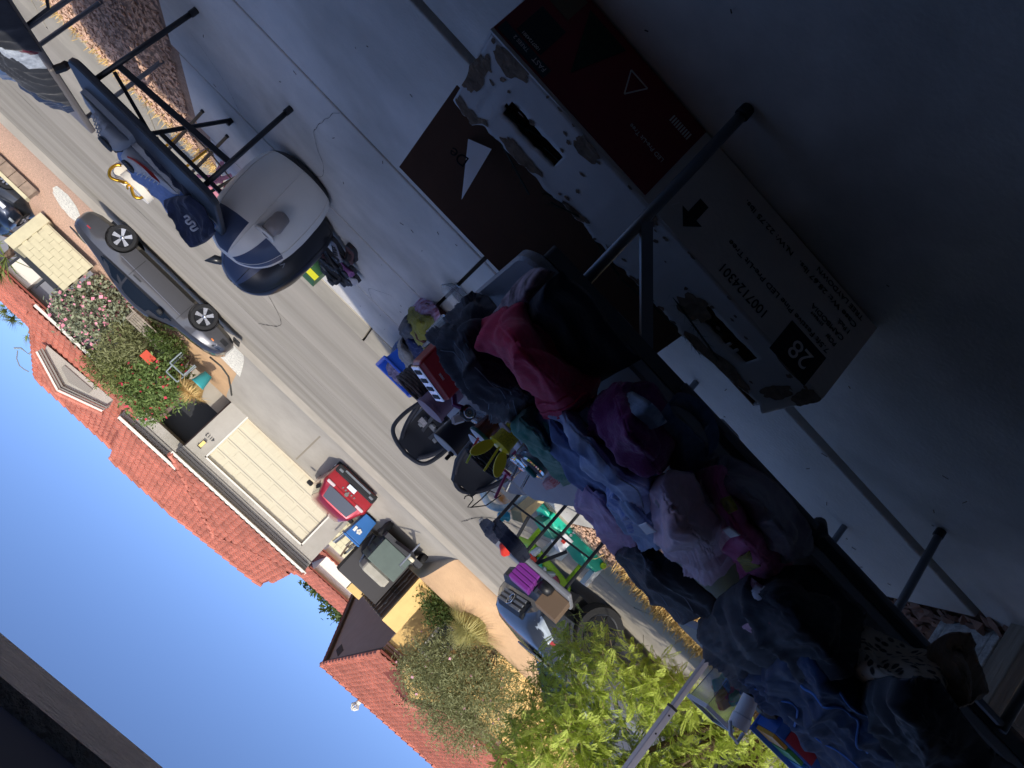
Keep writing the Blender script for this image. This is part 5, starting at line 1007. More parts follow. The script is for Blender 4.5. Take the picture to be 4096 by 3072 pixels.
# raised back flap, folded white corner
MB().prism([(X0+.35, YB+.012, HB), (X1+.02, YB+.012, HB), (X1+.0, YB+.30, HB+.22), (X0+.35, YB+.30, HB+.22)], (0, .004, -.006)).obj('back_flap', mat('brown_cardboard_inner', '5f4536', .9, .1, 5), BX)
ca_, cb_, cc_ = aty(998, 430, 2.30), aty(1012, 300, 2.30), aty(1062, 322, 2.22)
MB().prism([ca_, cb_, cc_], (0, .006, .0)).obj('corner_flap', mat('bright_white_card', 'e6e6ea', .7), BX)
n2 = (cb_-ca_).cross(cc_-ca_).normalized(); n2 = n2 if n2.y < 0 else -n2; xa = (cb_-ca_).normalized()*-1
text('print', 'De', .055, inkb, BX, ca_.lerp(cb_, .62).lerp(cc_, .15)+Vector((0, -.004, 0)), ROT_FACE @ Matrix.Rotation(R_(12), 3, 'Z'), .0008)
# printing on the front panel
yf = YF-.0015
def pr(u, v, s, body, m=inkb, sx=1.0, yy=yf): p = aty(u, v, yy); text('print', body, s, m, BX, (p.x, yy, p.z), ROT_FACE, .0008, sx=sx)
pr(1662, 676, .044, '1007124301', sx=.95)
pr(1792, 756, .024, '7.5ft Festive Pine LED Pre-Lit Tree', sx=1.35)
pr(1808, 742, .021, 'PO#', sx=1.1); pr(1780, 700, .014, '55196419')
pr(1824, 730, .022, 'CAMBODIA', sx=1.3)
pr(1838, 716, .021, '1 Pack'); pr(1852, 702, .023, 'Case Wt: 28.67 lbs.   N.W: 22.75 lbs.', sx=1.5)
pr(1866, 686, .022, 'TREE LAYDOWN', sx=1.3)
p = aty(1722, 760, yf); MB().box((p.x-.085, yf, p.z-.06), (p.x+.075, yf+.001, p.z+.06)).obj('number_block', mat('navy_ink', '15181f', .7), BX); text('print', '28', .085, inkw, BX, (p.x-.055, yf-.001, p.z-.03), ROT_FACE, .0008)
p = aty(1500, 462, yf); MB().prism([(p.x-.018, yf, p.z-.05), (p.x+.018, yf, p.z-.05), (p.x+.018, yf, p.z+.01), (p.x+.042, yf, p.z+.01), (p.x, yf, p.z+.055), (p.x-.042, yf, p.z+.01), (p.x-.018, yf, p.z+.01)], (0, .001, 0)).obj('arrow_mark', inkb, BX)
yl = YF-.0045
pr(1435, 345, .020, 'LED Pre-Lit Tree', inkw, yy=yl); pr(1470, 440, .04, '7', inkw, yy=yl)
for i in range(9): MB().box((-.165+i*.009, yl, .05), (-.160+i*.009, yl+.001, .075)).obj('barcode', inkw, BX)
tri = [(.02, .06), (.055, .13), (.09, .06)]
for i in range(3): (xa_, za_), (xb_, zb_) = tri[i], tri[(i+1) % 3]; MB().bar((xa_, yl, za_), (xb_, yl, zb_), .004, .002, (0, 1, 0)).obj('print', inkw, BX)
MB().prism([(.14, yl, .03), (.20, yl, .215), (.29, yl, .03)], (0, .001, 0)).obj('printed_tree', mat('print_green', '18301f', .7, .4, 60), BX)
MB().box((.29, yl, .14), (.385, yl+.001, .25)).obj('printed_photo', mat('print_dark', '141a1e', .6, .3, 30), BX)
MB().box((.31, yl, .02), (.415, yl+.001, .11)).obj('shipping_label', mat('kraft_label', '6d5f4c', .8), BX)
MB().box((.24, yl, .258), (.42, yl+.001, .292)).obj('brand_strip', mat('strip_teal', '1f3a42', .7), BX)
text('print', 'FAST', .022, inkw, BX, (.25, yl-.001, .266), ROT_FACE, .0008); text('print', 'TREES 2', .016, inkw, BX, (.32, yl-.001, .266), ROT_FACE, .0008); text('print', '1007124301', .014, inkw, BX, (.30, yl-.001, .238), ROT_FACE, .0008)
# pine boughs inside
PT = thing('artificial_tree', 'dark green artificial pine boughs packed inside the carton', 'artificial tree', (-.2, 2.05, .05)); pb_ = MB(); st_ = MB()
for i in range(34):
    a = Vector((random.uniform(X0+.05, X1-.1), random.uniform(2.05, 2.2), random.uniform(.2, .34))); d = Vector((random.choice((-1, 1))*random.uniform(.6, 1), random.uniform(-.1, .25), random.uniform(-.1, .22))).normalized(); L = random.uniform(.15, .28)
    if a.x+d.x*L < X0+.02 or a.x+d.x*L > X1-.03: d.x = -d.x
    st_.tube([a, a+d*L], .003, 5)
    for k in range(70):
        c = a+d*L*random.random(); w_ = Vector((random.gauss(0, 1), random.gauss(0, 1), random.gauss(0, 1))); w_ = (w_-d*w_.dot(d)*.6).normalized(); e = c+(w_+d*.5).normalized()*.04; s_ = d.cross(w_).normalized()*.0012
        e.y = min(e.y, 2.215); c.y = min(c.y, 2.21); pb_.add([c-s_, c+s_, e], [(0, 1, 2)])
st_.obj('wire', mat('green_wire', '26352a', .6), PT, fix=False); pb_.obj('needles', pine, PT, fix=False)
# ================================================================ inflatables
whinf = mat('white_vinyl', 'e2e0da', .35, .03, 3); blinf = mat('black_vinyl', '20242b', .3); patch_ = mat('slate_vinyl', '3f4c68', .35)
def bop(label, c, axis, H_, R0, m, seed, base_m):
    t = thing('inflatable', label, 'inflatable', tuple(c)); ax = Vector(axis).normalized(); u = ax.cross(Vector((0, 1, 0))).normalized(); w = ax.cross(u)
    prof = [(.02, 0), (.55, .0), (.80, .05), (.93, .14), (1.0, .30), (1.0, .5), (.95, .68), (.82, .83), (.6, .93), (.32, .985), (.03, 1.0)]
    P = [Vector((r*R0, z*H_, 0)) for r, z in prof]; pr_ = [cr(P, i*(len(P)-1)/40) for i in range(41)]
    def rings(lo, hi, f=1.0, a0=0, a1=6.283, n=40):
        out = []
        for i in range(lo, hi):
            rr, zz = pr_[i].x*f, pr_[i].y; row = []
            for k in range(n+1):
                a = a0+(a1-a0)*k/n; wr = 1+.012*math.sin(a*17+seed)*math.exp(-((zz/H_-.62)/.16)**2)+.01*nz((math.cos(a)*3, math.sin(a)*3, zz*9+seed))
                row.append(Vector(c)+u*(rr*wr*math.cos(a))+w*(rr*wr*math.sin(a)*.8)+ax*zz)
            out.append(row)
        return out
    MB().grid(rings(9, 41)).obj('body', m, t, smooth=True); MB().grid(rings(0, 10)).obj('base', base_m, t, smooth=True)
    for k in range(6):
        a = k*1.047+.4; R9 = rings(9, 40, 1.003, a, a+.001, 1); MB().tube([r_[0] for r_ in R9], .0028, 5).obj('seam', m, t, smooth=True)
    r9 = rings(9, 10, 1.004)[0]; MB().tube(r9, .005, 5).obj('seam', base_m, t, smooth=True)
    return t, rings, u, w, ax, t
c1 = Vector((1.30, 5.30, 0)); t1, rg, u_, w_, ax_, _ = bop('white inflatable punching bag with slate patch and black base', c1, (-.10, .0, 1), .80, .31, whinf, 1, blinf)
def facing(rg, lo, hi, x0, x1, m, t, name, f=1.006, flip=1):
    # angle of the direction to the camera
    MB().grid(rg(lo, hi, f, x0, x1, 16)).obj(name, m, t, smooth=True)
d = Vector((0, 0, 1.0))-c1; ac = math.atan2(d.dot(w_)/.8, d.dot(u_))
facing(rg, 25, 38, ac+.15, ac+1.15, patch_, t1, 'patch'); facing(rg, 25, 38, ac-1.25, ac-.35, patch_, t1, 'patch')
for k, (aa, zz) in enumerate(((ac-.25, .47),)):
    p = c1+u_*(.30*math.cos(aa))+w_*(.30*.8*math.sin(aa))+ax_*(zz)
    nn = (u_*math.cos(aa)+w_*math.sin(aa)).normalized()
    MB().tube([p-ax_*.07+nn*.0, p-ax_*.05+nn*.045, p+ax_*.03+nn*.05, p+ax_*.085+nn*.005], [.03, .055, .06, .045], 14).obj('air_valve_pouch', mat('tan_vinyl', '8f8884', .35), t1, smooth=True)
    MB().lathe([(.07, 0), (.078, .01), (.07, .02)], 20, p+ax_*.085, Vector((0, 0, 1)).rotation_difference(ax_).to_matrix()).obj('valve_ring', whinf, t1, smooth=True)
c2 = Vector((1.20, 5.85, 0)); t2, rg2, u2, w2, ax2, _ = bop('black inflatable punching bag with outlined lettering behind the white one', c2, (-.05, .0, 1), .84, .30, blinf, 4, blinf)
d = Vector((0, 0, 1.0))-c2; ac2 = math.atan2(d.dot(w2)/.8, d.dot(u2)); facing(rg2, 26, 39, ac2-.2, ac2+1.3, patch_, t2, 'patch')
pv2 = c2+Vector((-.07, -.262, .50)); text('lettering', 'VEGAS', .055, mat('grey_letter', '8b9099', .5), t2, pv2+Vector((-.16, .02, 0)), ROT_FACE @ Matrix.Rotation(R_(-4), 3, 'Y'), .001)
# dark figure cap on top of the pair
pp = aty(462, 562, 5.9); MB().tube([pp+Vector((-.06, 0, -.05)), pp+Vector((0, 0, -.01)), pp+Vector((.04, 0, .05))], [.03, .035, .004], 10).obj('black_cone', blinf, None, True, label='small black cone tip poking up behind the inflatables', cat='cone')
# ================================================================ goods on the second table (z = .74)
def inpic0(p):
    d = p-Vector((0, 0, EYE)); z = d.dot(fw); return (2048+d.dot(IX)/z*FPX)/K, (1536-d.dot(IU)/z*FPX)/K
def lat(name, label, cat, u, v, z, prof, m, n=24, par=None, group=None, rot=None, smooth=45):
    return MB().lathe(prof, n, at(u, v, z), rot).obj(name, m, par, smooth=smooth, label=label, cat=cat, group=group)
teal = mat('teal_cup', '1f8a8c', .35); yelp = mat('yellow_plastic', 'd9cf2c', .35); whp = mat('white_plastic', 'd5d8de', .4); clearp = mat('clear_plastic', 'e8eef2', .05, trans=.92, spec=.5); pinkp = mat('rose_plastic', 'b0436a', .35); grnp = mat('green_rim', '1f5a50', .4); redgl = mat('coke_red', 'a3121f', .3); wick = mat('grey_wicker', '6b625c', .9, .3, 30, .5, 80); wickb = mat('black_wicker', '23252b', .85, .3, 30, .5, 80); mauvep = mat('mauve_plastic', '7b6277', .45, .1, 8); greyd = mat('dark_grey_plastic', '3b3d41', .5); greyl = mat('light_grey_plastic', 'a9aaa6', .5)
T = .742
def top(u, v, h): p = at(u, v, T+h); p.z = T; return p      # base of a thing whose top centre is at that picture point
# red vintage style cooler/toaster with slots
ck = thing('red_toaster', 'red retro toaster with Coca-Cola script behind the black sweater', 'toaster', tuple(at(985, 850, T))); ck['wo'] = tuple(at(985, 850, T))
A, B_ = at(968, 800, T), at(1008, 866, T)          # front lower edge, right to left
hk = .185; fa, fb = top(903, 786, hk), top(965, 871, hk); dk = Vector((.02, .11, 0))
def kp(s, t, h): return fa.lerp(fb, s)+dk*t+Vector((0, 0, h))
MB().loft([[kp(.03, .03, 0), kp(.97, .03, 0), kp(.97, .97, 0), kp(.03, .97, 0)], [kp(0, 0, .03), kp(1, 0, .03), kp(1, 1, .03), kp(0, 1, .03)], [kp(0, 0, hk-.02), kp(1, 0, hk-.02), kp(1, 1, hk-.02), kp(0, 1, hk-.02)], [kp(.04, .06, hk), kp(.96, .06, hk), kp(.96, .94, hk), kp(.04, .94, hk)]]).obj('shell', redgl, ck, bevel=.012)
MB().loft([[kp(.05, .08, hk+.001), kp(.95, .08, hk+.001), kp(.95, .92, hk+.001), kp(.05, .92, hk+.001)], [kp(.06, .1, hk+.006), kp(.94, .1, hk+.006), kp(.94, .9, hk+.006), kp(.06, .9, hk+.006)]]).obj('top_plate', chrome, ck)
for i in range(4): s = .14+i*.21; MB().loft([[kp(s, .2, z), kp(s+.1, .2, z), kp(s+.1, .8, z), kp(s, .8, z)] for z in (hk+.0065, hk+.008)]).obj('slot', inkb, ck)
xa = (fa-fb).normalized(); rr = Matrix((tuple(xa), (0, 0, 1), tuple(xa.cross(Vector((0, 0, 1)))))).transposed()
text('lettering', 'Coca-Cola', .042, whp, ck, kp(.93, -.01, .085), rr, .0006); text('lettering', 'DRINK', .013, whp, ck, kp(.6, -.01, .135), rr, .0006)
# shot glasses
for i, (u, v, h) in enumerate(((915, 778, .09), (921, 757, .09), (931, 726, .09))):
    u, v = inpic0(top(u, v, h))
    o = lat('shot_glass', ('clear shot glass nearest the red toaster', 'clear shot glass between the other two small glasses', 'clear shot glass beside the blue and white book')[i], 'glass', u, v, T, [(.02, 0), (.022, .09), (.0255, .092), (.028, .002), (.0, 0)], clearp, 18, group='clear shot glasses on the second table')
bk = at(925, 725, .742); 
# paint tin style purple canister
lat('canister', 'mauve printed canister with pale lid behind the red toaster', 'canister', *inpic0(top(927, 889, .16)), T, [(.0, 0), (.070, 0), (.072, .14), (.078, .142), (.078, .158), (.0, .16)], mauvep, 30)
# black bin upside down with grey foot
bn2 = thing('black_bin', 'round black waste bin with pale rim and small handle', 'bin', tuple(at(1008, 915, T))); bn2['wo'] = tuple(at(1008, 915, T)); bc = top(962, 961, .2)
MB().lathe([(0, 0), (.062, 0), (.076, .19), (.079, .2), (.074, .2)], 32, bc).obj('shell', mat('satin_black', '22252b', .45), bn2, smooth=40)
MB().lathe([(.075, .198), (.07, .204), (0, .204)], 32, bc).obj('rim', greyl, bn2, smooth=40)
MB().rbox((-.014, -.012, .204), (.014, .012, .22), .004, None, bc+Vector((-.05, 0, 0))).rbox((-.009, -.008, .22), (.009, .008, .25), .003, None, bc+Vector((-.05, 0, 0))).obj('knob', blackp, bn2)
# wicker basket and black wicker basket: woven strands
def basket(name, label, c, rx, ry, h, m, handle=False):
    t = thing(name, label, 'basket', tuple(c)); ns = 9
    for r in range(ns):
        z = h*(r+.5)/ns; k = 1+.12*r/ns
        MB().tube([Vector(c)+Vector((rx*k*math.cos(a)*(1+.03*math.sin(a*12+r*math.pi)), ry*k*math.sin(a)*(1+.03*math.sin(a*12+r*math.pi)), z)) for a in fr(0, 6.2832, 48)], h/ns*.55, 6).obj('strand', m, t, smooth=True)
    MB().lathe([(0, .004), (rx*.95, .004), (rx*.95, .012), (0, .012)], 20, c).obj('floor', m, t)
    if handle: MB().tube([Vector(c)+Vector((rx*1.1*math.cos(a), 0, h+ry*1.5*math.sin(a))) for a in fr(0, math.pi, 16)], .012, 6).obj('handle', m, t, smooth=True)
    return t
basket('wicker_basket', 'grey brown wicker basket between the blue tote and the toaster', top(888, 846, .13), .085, .07, .13, wick)
basket('wicker_basket', 'black wicker basket below the bunny cup with twisted handles', top(1040, 1003, .12), .10, .08, .12, wickb)
# iridescent cups with straws
gtb = 'party cups standing on the second table'
irid = mat('iridescent', '3a4a5e', .15, .5, 10, metal=.6, col2='9a5a40')
cu1 = thing('tumbler', 'dark iridescent tumbler with green rim and pale lid', 'cup', tuple(at(1062, 928, T)), group=gtb); c_ = top(1034, 944, .165); cu1['wo'] = tuple(at(1062, 928, T))
MB().lathe([(0, 0), (.035, 0), (.047, .15), (.05, .152), (.05, .162), (.046, .163)], 26, c_).obj('cup', irid, cu1, smooth=40); MB().lathe([(.051, .15), (.053, .158), (.05, .166)], 26, c_, cap=False).obj('rim', grnp, cu1); MB().lathe([(.049, .163), (.03, .168), (0, .168)], 26, c_).obj('lid', whp, cu1, smooth=40)
MB().tube([c_+Vector((0, 0, .16)), c_+Vector((-.02, .01, .235))], .005, 8).obj('straw', mat('red_straw', 'c23b3b', .4), cu1)
cu2 = thing('tumbler', 'second pale lidded tumbler behind the iridescent one with lime straw', 'cup', tuple(at(1052, 948, T)), group=gtb); c_ = top(1027, 958, .16); cu2['wo'] = tuple(at(1052, 948, T))
MB().lathe([(0, 0), (.035, 0), (.047, .15), (.05, .152)], 26, c_).obj('cup', irid, cu2, smooth=40); MB().lathe([(.05, .152), (.03, .162), (0, .162)], 26, c_).obj('lid', whp, cu2, smooth=40); MB().tube([c_+Vector((0, 0, .15)), c_+Vector((-.03, .0, .25))], .005, 8).obj('straw', mat('lime_straw', 'b5c93a', .4), cu2)
# bunny cup
by = thing('bunny_cup', 'yellow glitter tumbler with bunny ear lid and straw', 'cup', tuple(at(1108, 968, T)), group=gtb); c_ = top(1077, 965, .155); by['wo'] = tuple(at(1108, 968, T))
glit = mat('yellow_glitter', 'c9be2e', .3, .4, 160, .6, 200, metal=.4)
MB().lathe([(0, 0), (.038, 0), (.047, .14), (.049, .142)], 26, c_).obj('cup', glit, by, smooth=40); MB().lathe([(.05, .140), (.052, .15), (.03, .158), (0, .158)], 26, c_).obj('lid', yelp, by, smooth=40)
for dx, ti in ((.028, .35), (-.03, -.45)):
    P = [c_+Vector((dx+math.sin(ti)*s+.022*math.cos(a)*w, 0, .155+math.cos(ti)*s+.0*w)) for s, w, a in ()]
    ax_e = Vector((math.sin(ti), 0, math.cos(ti))); sx_ = Vector((math.cos(ti), 0, -math.sin(ti))); b0_ = c_+Vector((dx, 0, .152))
    out_ = [b0_+ax_e*(.055+.055*math.sin(a))+sx_*(.024*math.cos(a)) for a in fr(0, 6.2832, 24)[:-1]]
    MB().prism(out_, (0, .012, 0)).obj('ear', yelp, by, bevel=.003)
MB().tube([c_+Vector((0, -.01, .15)), c_+Vector((-.02, -.015, .27))], .005, 8).obj('straw', yelp, by)
# white spoon rest lying in front
cloth('spoon_rest', 'long pale plastic spoon rest in front of the bunny cup', [[(1076, 917, .83), (1082, 912, .83)], [(1090, 945, .835), (1100, 935, .835)], [(1112, 972, .83), (1122, 962, .83)], [(1119, 980, .82), (1122, 976, .82)]], mat('pale_vinyl', 'b9bccb', .4), .001, 5, 0, n=20, k=24, seed=2, cat='spoon rest', hem=.002)
# teal tumbler and mason jars with pink bands
tt = thing('tumbler', 'large teal insulated tumbler with clear lid', 'cup', tuple(at(1172, 1010, T)), group=gtb); c_ = top(1149, 1012, .2); tt['wo'] = tuple(at(1172, 1010, T))
MB().lathe([(0, 0), (.036, 0), (.05, .16), (.051, .19)], 28, c_).obj('cup', teal, tt, smooth=40); MB().lathe([(.0515, .165), (.052, .185)], 28, c_, cap=False).obj('band', tr, tt); MB().lathe([(.05, .19), (.053, .2), (.045, .205), (0, .206)], 28, c_).obj('lid', clearp, tt, smooth=40); MB().rbox((-.03, -.012, .205), (.02, .012, .222), .004, None, c_).obj('slider', teal, tt); MB().tube([c_+Vector((0, 0, .2)), c_+Vector((-.02, 0, .28))], .006, 8).obj('straw', clearp, tt)
MB().tube([c_+Vector((.05*math.cos(a)*0-.05, -.02, .06))+Vector((-.035*math.sin(a), 0, .045*-math.cos(a)+.03)) for a in fr(0, math.pi, 10)], .009, 8).obj('handle', teal, tt, smooth=True)
for i, (u, v, dy) in enumerate(((1118, 1004, 0), (1093, 1025, 0))):
    mj = thing('mason_jar_cup', ('clear mason jar cup with rose band and clip', 'clear mason jar cup with rose straw at the back')[i], 'cup', tuple(at(u, v, T)), group=gtb); c_ = top(u, v, .16); mj['wo'] = tuple(at(u, v, T))
    MB().lathe([(.04, .001), (.042, .11), (.036, .13), (.038, .15), (.034, .15), (.038, .11), (.036, .006), (0, .006)], 26, c_).obj('jar', clearp, mj, smooth=40); MB().lathe([(.0435, .04), (.0435, .075)], 26, c_, cap=False).obj('band', pinkp, mj); MB().lathe([(.039, .15), (.039, .162), (0, .163)], 24, c_).obj('lid', pinkp if i else clearp, mj); MB().tube([c_+Vector((0, 0, .16)), c_+Vector((-.035, 0, .27))], .007, 8).obj('straw', mat('rose_straw', '9c3a6b', .4) if i else clearp, mj)
MB().tube([top(1112, 1006, .12)+Vector((0, 0, .1))+Vector((.03*math.cos(a), -.05, .02*math.sin(a)+.0)) for a in fr(0, 6.2832, 20)], .003, 6).obj('carabiner', chrome, None, True, label='silver ring clip hanging in front of the mason jar cup', cat='clip')
cloth('striped_cloth', 'red and white striped cloth corner under the teal tumbler', [[(1168, 1045, .80), (1185, 1035, .80)], [(1178, 1062, .79), (1200, 1055, .79)]], fab('red_stripe', 'c9b0b4', c2='a33b4a', scale=60, var=.1), .002, 8, 0, n=16, k=16, seed=4, cat='cloth')
# small electronics / goggles at the black sweater edge
gg = thing('headlamp', 'black headlamp with round lens lying by the sweater', 'headlamp', tuple(at(1015, 880, .86))); c_ = aty(1010, 892, 2.98); gg['wo'] = tuple(at(1015, 880, .86))
MB().rbox((-.03, -.02, -.028), (.03, .02, .028), .01, None, c_).obj('case', blackp, gg); MB().lathe([(.02, 0), (.024, .012), (.017, .014), (0, .012)], 18, c_+Vector((0, -.02, 0)), Matrix.Rotation(R_(90), 3, 'X')).obj('lens', chrome, gg, smooth=True)
MB().tube([c_+Vector((.03, 0, 0)), c_+Vector((.06, .02, .01)), c_+Vector((.09, .03, -.02))], .012, 6).obj('strap', mat('purple_band', '6a2b66', .5), gg)
for i, (u, v) in enumerate(((1035, 905), (1052, 912))): lat('wine_glass', ('clear stemless glass lying near the headlamp', 'clear stemless glass touching the dark tumbler')[i], 'glass', u, v, .80, [(.0, 0), (.02, 0), (.03, .05), (.027, .07), (.02, .07), (.02, .004)], clearp, 20, rot=Matrix.Rotation(R_(70), 3, 'Y'))
MB().rbox((-.02, -.01, -.03), (.02, .01, .03), .01, Matrix.Rotation(.5, 3, 'Y'), aty(990, 905, 3.05)).obj('plastic_toy', whp, None, label='small white plastic toy beside the headlamp', cat='toy')
# ================================================================ on the ground in the middle
hb = thing('handbag', 'brown handbag with curved handle beside the bare table corner', 'bag', tuple(at(958, 675, 0))); hbc = at(966, 668, 0); hb['wo'] = tuple(at(958, 675, 0)); lea = mat('brown_leather', '5a2c26', .5, .1, 10, .3, 120)
MB().rbox((-.13, -.08, .003), (.13, .08, .2), .05, Matrix.Rotation(.25, 3, 'Z'), hbc+Vector((0, .1, 0))).obj('pouch', lea, hb, smooth=40); MB().tube([hbc+Vector((-.1, .03, .16)), hbc+Vector((-.09, -.02, .28)), hbc+Vector((0, -.04, .31)), hbc+Vector((.08, -.02, .26)), hbc+Vector((.1, .03, .14))], .014, 8).obj('handle', lea, hb, smooth=True)
lat('glass_dish', 'shallow clear glass dish half hidden by the table corner', 'dish', 1000, 640, 0, [(.0, .004), (.12, .006), (.15, .05), (.147, .052), (.118, .012), (0, .01)], clearp, 30)
pg2 = 'clothes piled on the driveway behind the table'
gz_ = lambda u, v, z: at(u, v, z)
cloth('cherry_cloth', 'white cloth with small red cherry print on the driveway', [[(892, 660, .02), (905, 648, .02), (925, 655, .02)], [(895, 690, .16), (915, 678, .18), (938, 675, .14)], [(912, 712, .12), (928, 702, .14), (945, 692, .1)]], fab('cherry_print', 'c4b6dc', c2='8c3a50', scale=14, var=.02), .012, 14, 40, n=34, k=30, seed=31, group=pg2)
cloth('olive_shirt', 'olive green shirt heaped beside the brown handbag', [[(878, 672, .05), (888, 668, .08), (895, 672, .1)], [(882, 700, .25), (905, 692, .30), (925, 690, .2)], [(895, 735, .27), (915, 725, .30), (932, 718, .2)], [(915, 752, .2), (930, 748, .22), (940, 740, .15)]], fab('olive_cotton', '8f8c3f'), .02, 12, 30, n=44, k=40, seed=32, group=pg2)
cloth('black_bag', 'black cloth bag leaning on the olive shirt', [[(858, 712, .22), (868, 690, .2), (880, 685, .15)], [(862, 725, .32), (880, 708, .32), (892, 700, .25)], [(880, 745, .25), (895, 735, .25), (905, 725, .2)]], f_char, .01, 9, 20, n=30, k=26, seed=33, group=pg2)
cloth('navy_shirt', 'navy blue shirt between the black bag and the grey towel', [[(864, 728, .2), (875, 722, .26), (888, 722, .2)], [(878, 762, .26), (895, 752, .3), (915, 745, .22)], [(895, 800, .2), (910, 788, .24), (928, 775, .15)]], fab('navy_blue_cotton', '2c3a66'), .016, 12, 35, n=36, k=30, seed=34, group=pg2)
cloth('grey_towel', 'rolled grey towel hanging over the blue tote', [[(856, 742, .28), (862, 735, .3), (870, 738, .26)], [(864, 775, .34), (874, 764, .36), (884, 760, .3)], [(884, 805, .28), (895, 795, .3), (902, 785, .25)]], fab('grey_terry', '8d8b8a', sheen=.4), .012, 12, 30, n=34, k=28, seed=35, group=pg2)
tb = thing('plastic_tote', 'bright blue plastic tote filled with dark clothes', 'tote', (-.1, 6.55, 0)); tbl = mat('tote_blue', '2a63d8', .4); tc_ = Vector((-.21, 6.75, .004))
def tot(w, d, z): return [tc_+Vector(p)+Vector((0, 0, z)) for p in ((-w, -d, 0), (w, -d, 0), (w, d, 0), (-w, d, 0))]
RZ = Matrix.Rotation(R_(-8), 3, 'Z')
MB().loft([tot(.17, .24, 0), tot(.20, .27, .30), tot(.225, .295, .305), tot(.225, .295, .325), tot(.195, .265, .325), tot(.165, .235, .02)], True).obj('tub', tbl, tb, bevel=.012)
cloth('tote_clothes', 'dark printed clothes inside the blue tote', [[(-.37, 6.52, .28), (-.21, 6.50, .30), (-.05, 6.52, .28)], [(-.36, 6.75, .30), (-.21, 6.75, .34), (-.05, 6.75, .3)], [(-.37, 6.97, .28), (-.21, 6.98, .3), (-.06, 6.97, .28)]], fab('violet_print', '4d4a6b', c2='9a8fb0', scale=24, var=.2), .02, 14, 30, n=34, k=30, seed=36, conv=lambda x, y, z: Vector((x, y, z)))
cloth('dark_pants', 'dark pants lying by the tote on the sidewalk edge', [[(850, 745, .02), (858, 738, .06), (868, 735, .04)], [(840, 770, .04), (855, 762, .08), (870, 755, .05)]], f_den, .01, 14, 10, n=24, k=20, seed=37, group=pg2)
# infant car seats / bases: black shells with buckles
def carseat(label, c, rz, s=1.0, bar=True):
    t = thing('infant_car_seat', label, 'car seat', tuple(c), rz, world=False)
    shell = []
    for i, (y, z, w, h) in enumerate(((-.36, .30, .12, .02), (-.33, .20, .19, .10), (-.2, .10, .22, .17), (0, .06, .23, .20), (.2, .12, .225, .18), (.34, .26, .19, .12), (.40, .40, .12, .03))):
        shell.append([(w*s*math.cos(a), y*s, (z+ (h if math.sin(a) > 0 else .06)*math.sin(a)*1.0)*s) for a in fr(math.pi, 2*math.pi, 12)]+[(w*s*.86*math.cos(a), y*s*.92, (z+.04+.0*h)*s+ .05*s*(-math.sin(a))*-1*.6) for a in fr(2*math.pi, math.pi, 12)])
    MB().loft(shell).obj('shell', greyd, t, smooth=45)
    rim = [(.235*s*math.cos(a), .42*s*math.sin(a), (.17+.20*abs(math.sin(a))**1.5)*s+.03*s) for a in fr(0, 6.2832, 40)]
    MB().tube(rim, .024*s, 8).obj('rim', mat('charcoal_rubber', '33343a', .55), t, smooth=True)
    for k in range(4): MB().rbox((-.13*s, (-.24+k*.13)*s, (.11+.02*abs(k-1.5))*s), (.13*s, (-.20+k*.13)*s, (.15+.02*abs(k-1.5))*s), .01*s).obj('cross_rib', greyl if k % 2 else greyd, t)
    for x in (-.09, .09): MB().bar((x*s, -.28*s, .2*s), (x*s*.5, .3*s, .2*s), .035*s, .015*s).obj('harness_strap', mat('webbing', '55575a', .8), t)
    for x, y in ((-.08, -.05), (.08, -.05), (0, .1), (-.1, .2), (.1, .2)): MB().rbox((x*s-.022*s, y*s-.018*s, .2*s), (x*s+.022*s, y*s+.018*s, .235*s), .006).obj('buckle', greyl, t)
    MB().box((-.15*s, -.16*s, .20*s), (-.06*s, -.06*s, .204*s)).obj('warning_label', mat('label_pale', 'b9b4b0', .6, .3, 60), t); MB().box((.06*s, .12*s, .22*s), (.14*s, .2*s, .224*s)).obj('warning_label', MATS['label_pale'], t)
    if bar: MB().tube([cr([Vector(v) for v in ((.24*s, 0, .22*s), (.25*s, .12*s, .4*s), (.2*s, .22*s, .52*s), (0, .25*s, .56*s), (-.2*s, .22*s, .52*s), (-.25*s, .12*s, .4*s), (-.24*s, 0, .22*s))], q_) for q_ in fr(0, 6, 36)], .02*s, 8).obj('carry_handle', greyd, t, smooth=True)
    return t
cs1 = carseat('dark grey infant car seat with carry handle at the driveway edge', (-.78, 6.75, .0), R_(15), 1.0); cs1.location = (-.80, 6.9, .16); cs1.rotation_euler = (R_(38), R_(6), R_(12))
cs2 = carseat('black infant car seat base with pale buckles nearer the back table', (-1.05, 5.9, 0), R_(-10), .95, False); cs2.location = (-1.12, 5.75, .22); cs2.rotation_euler = (R_(35), R_(-5), R_(-8))
MB().box((-1.15, 6.75, .002), (-.45, 7.25, .17)).obj('crate', greyd, None, label='dark crate under the infant car seat', cat='crate', bevel=.01)
MB().box((-1.4, 5.5, .002), (-.8, 6.0, .2)).obj('crate', greyd, None, label='dark crate under the car seat base', cat='crate', bevel=.01)
# clothes hanger standing up
hp = [aty(u, v, 4.1) for u, v in ((1003, 1078), (1005, 1072), (1012, 1070), (1020, 1073), (1022, 1080), (1014, 1090), (1010, 1095), (1018, 1096), (1040, 1078), (1058, 1060))]
hg = thing('wire_hanger', 'black wire hanger hooked above the black wicker basket', 'hanger', tuple(hp[-1])); hg['wo'] = tuple(hp[-1])
MB().tube(hp, .0035, 6).obj('hook_wire', inkb, hg); MB().tube([hp[7], aty(1050, 1092, 4.1), aty(1082, 1070, 4.1), hp[-1]], .0035, 6).obj('shoulder_wire', inkb, hg)
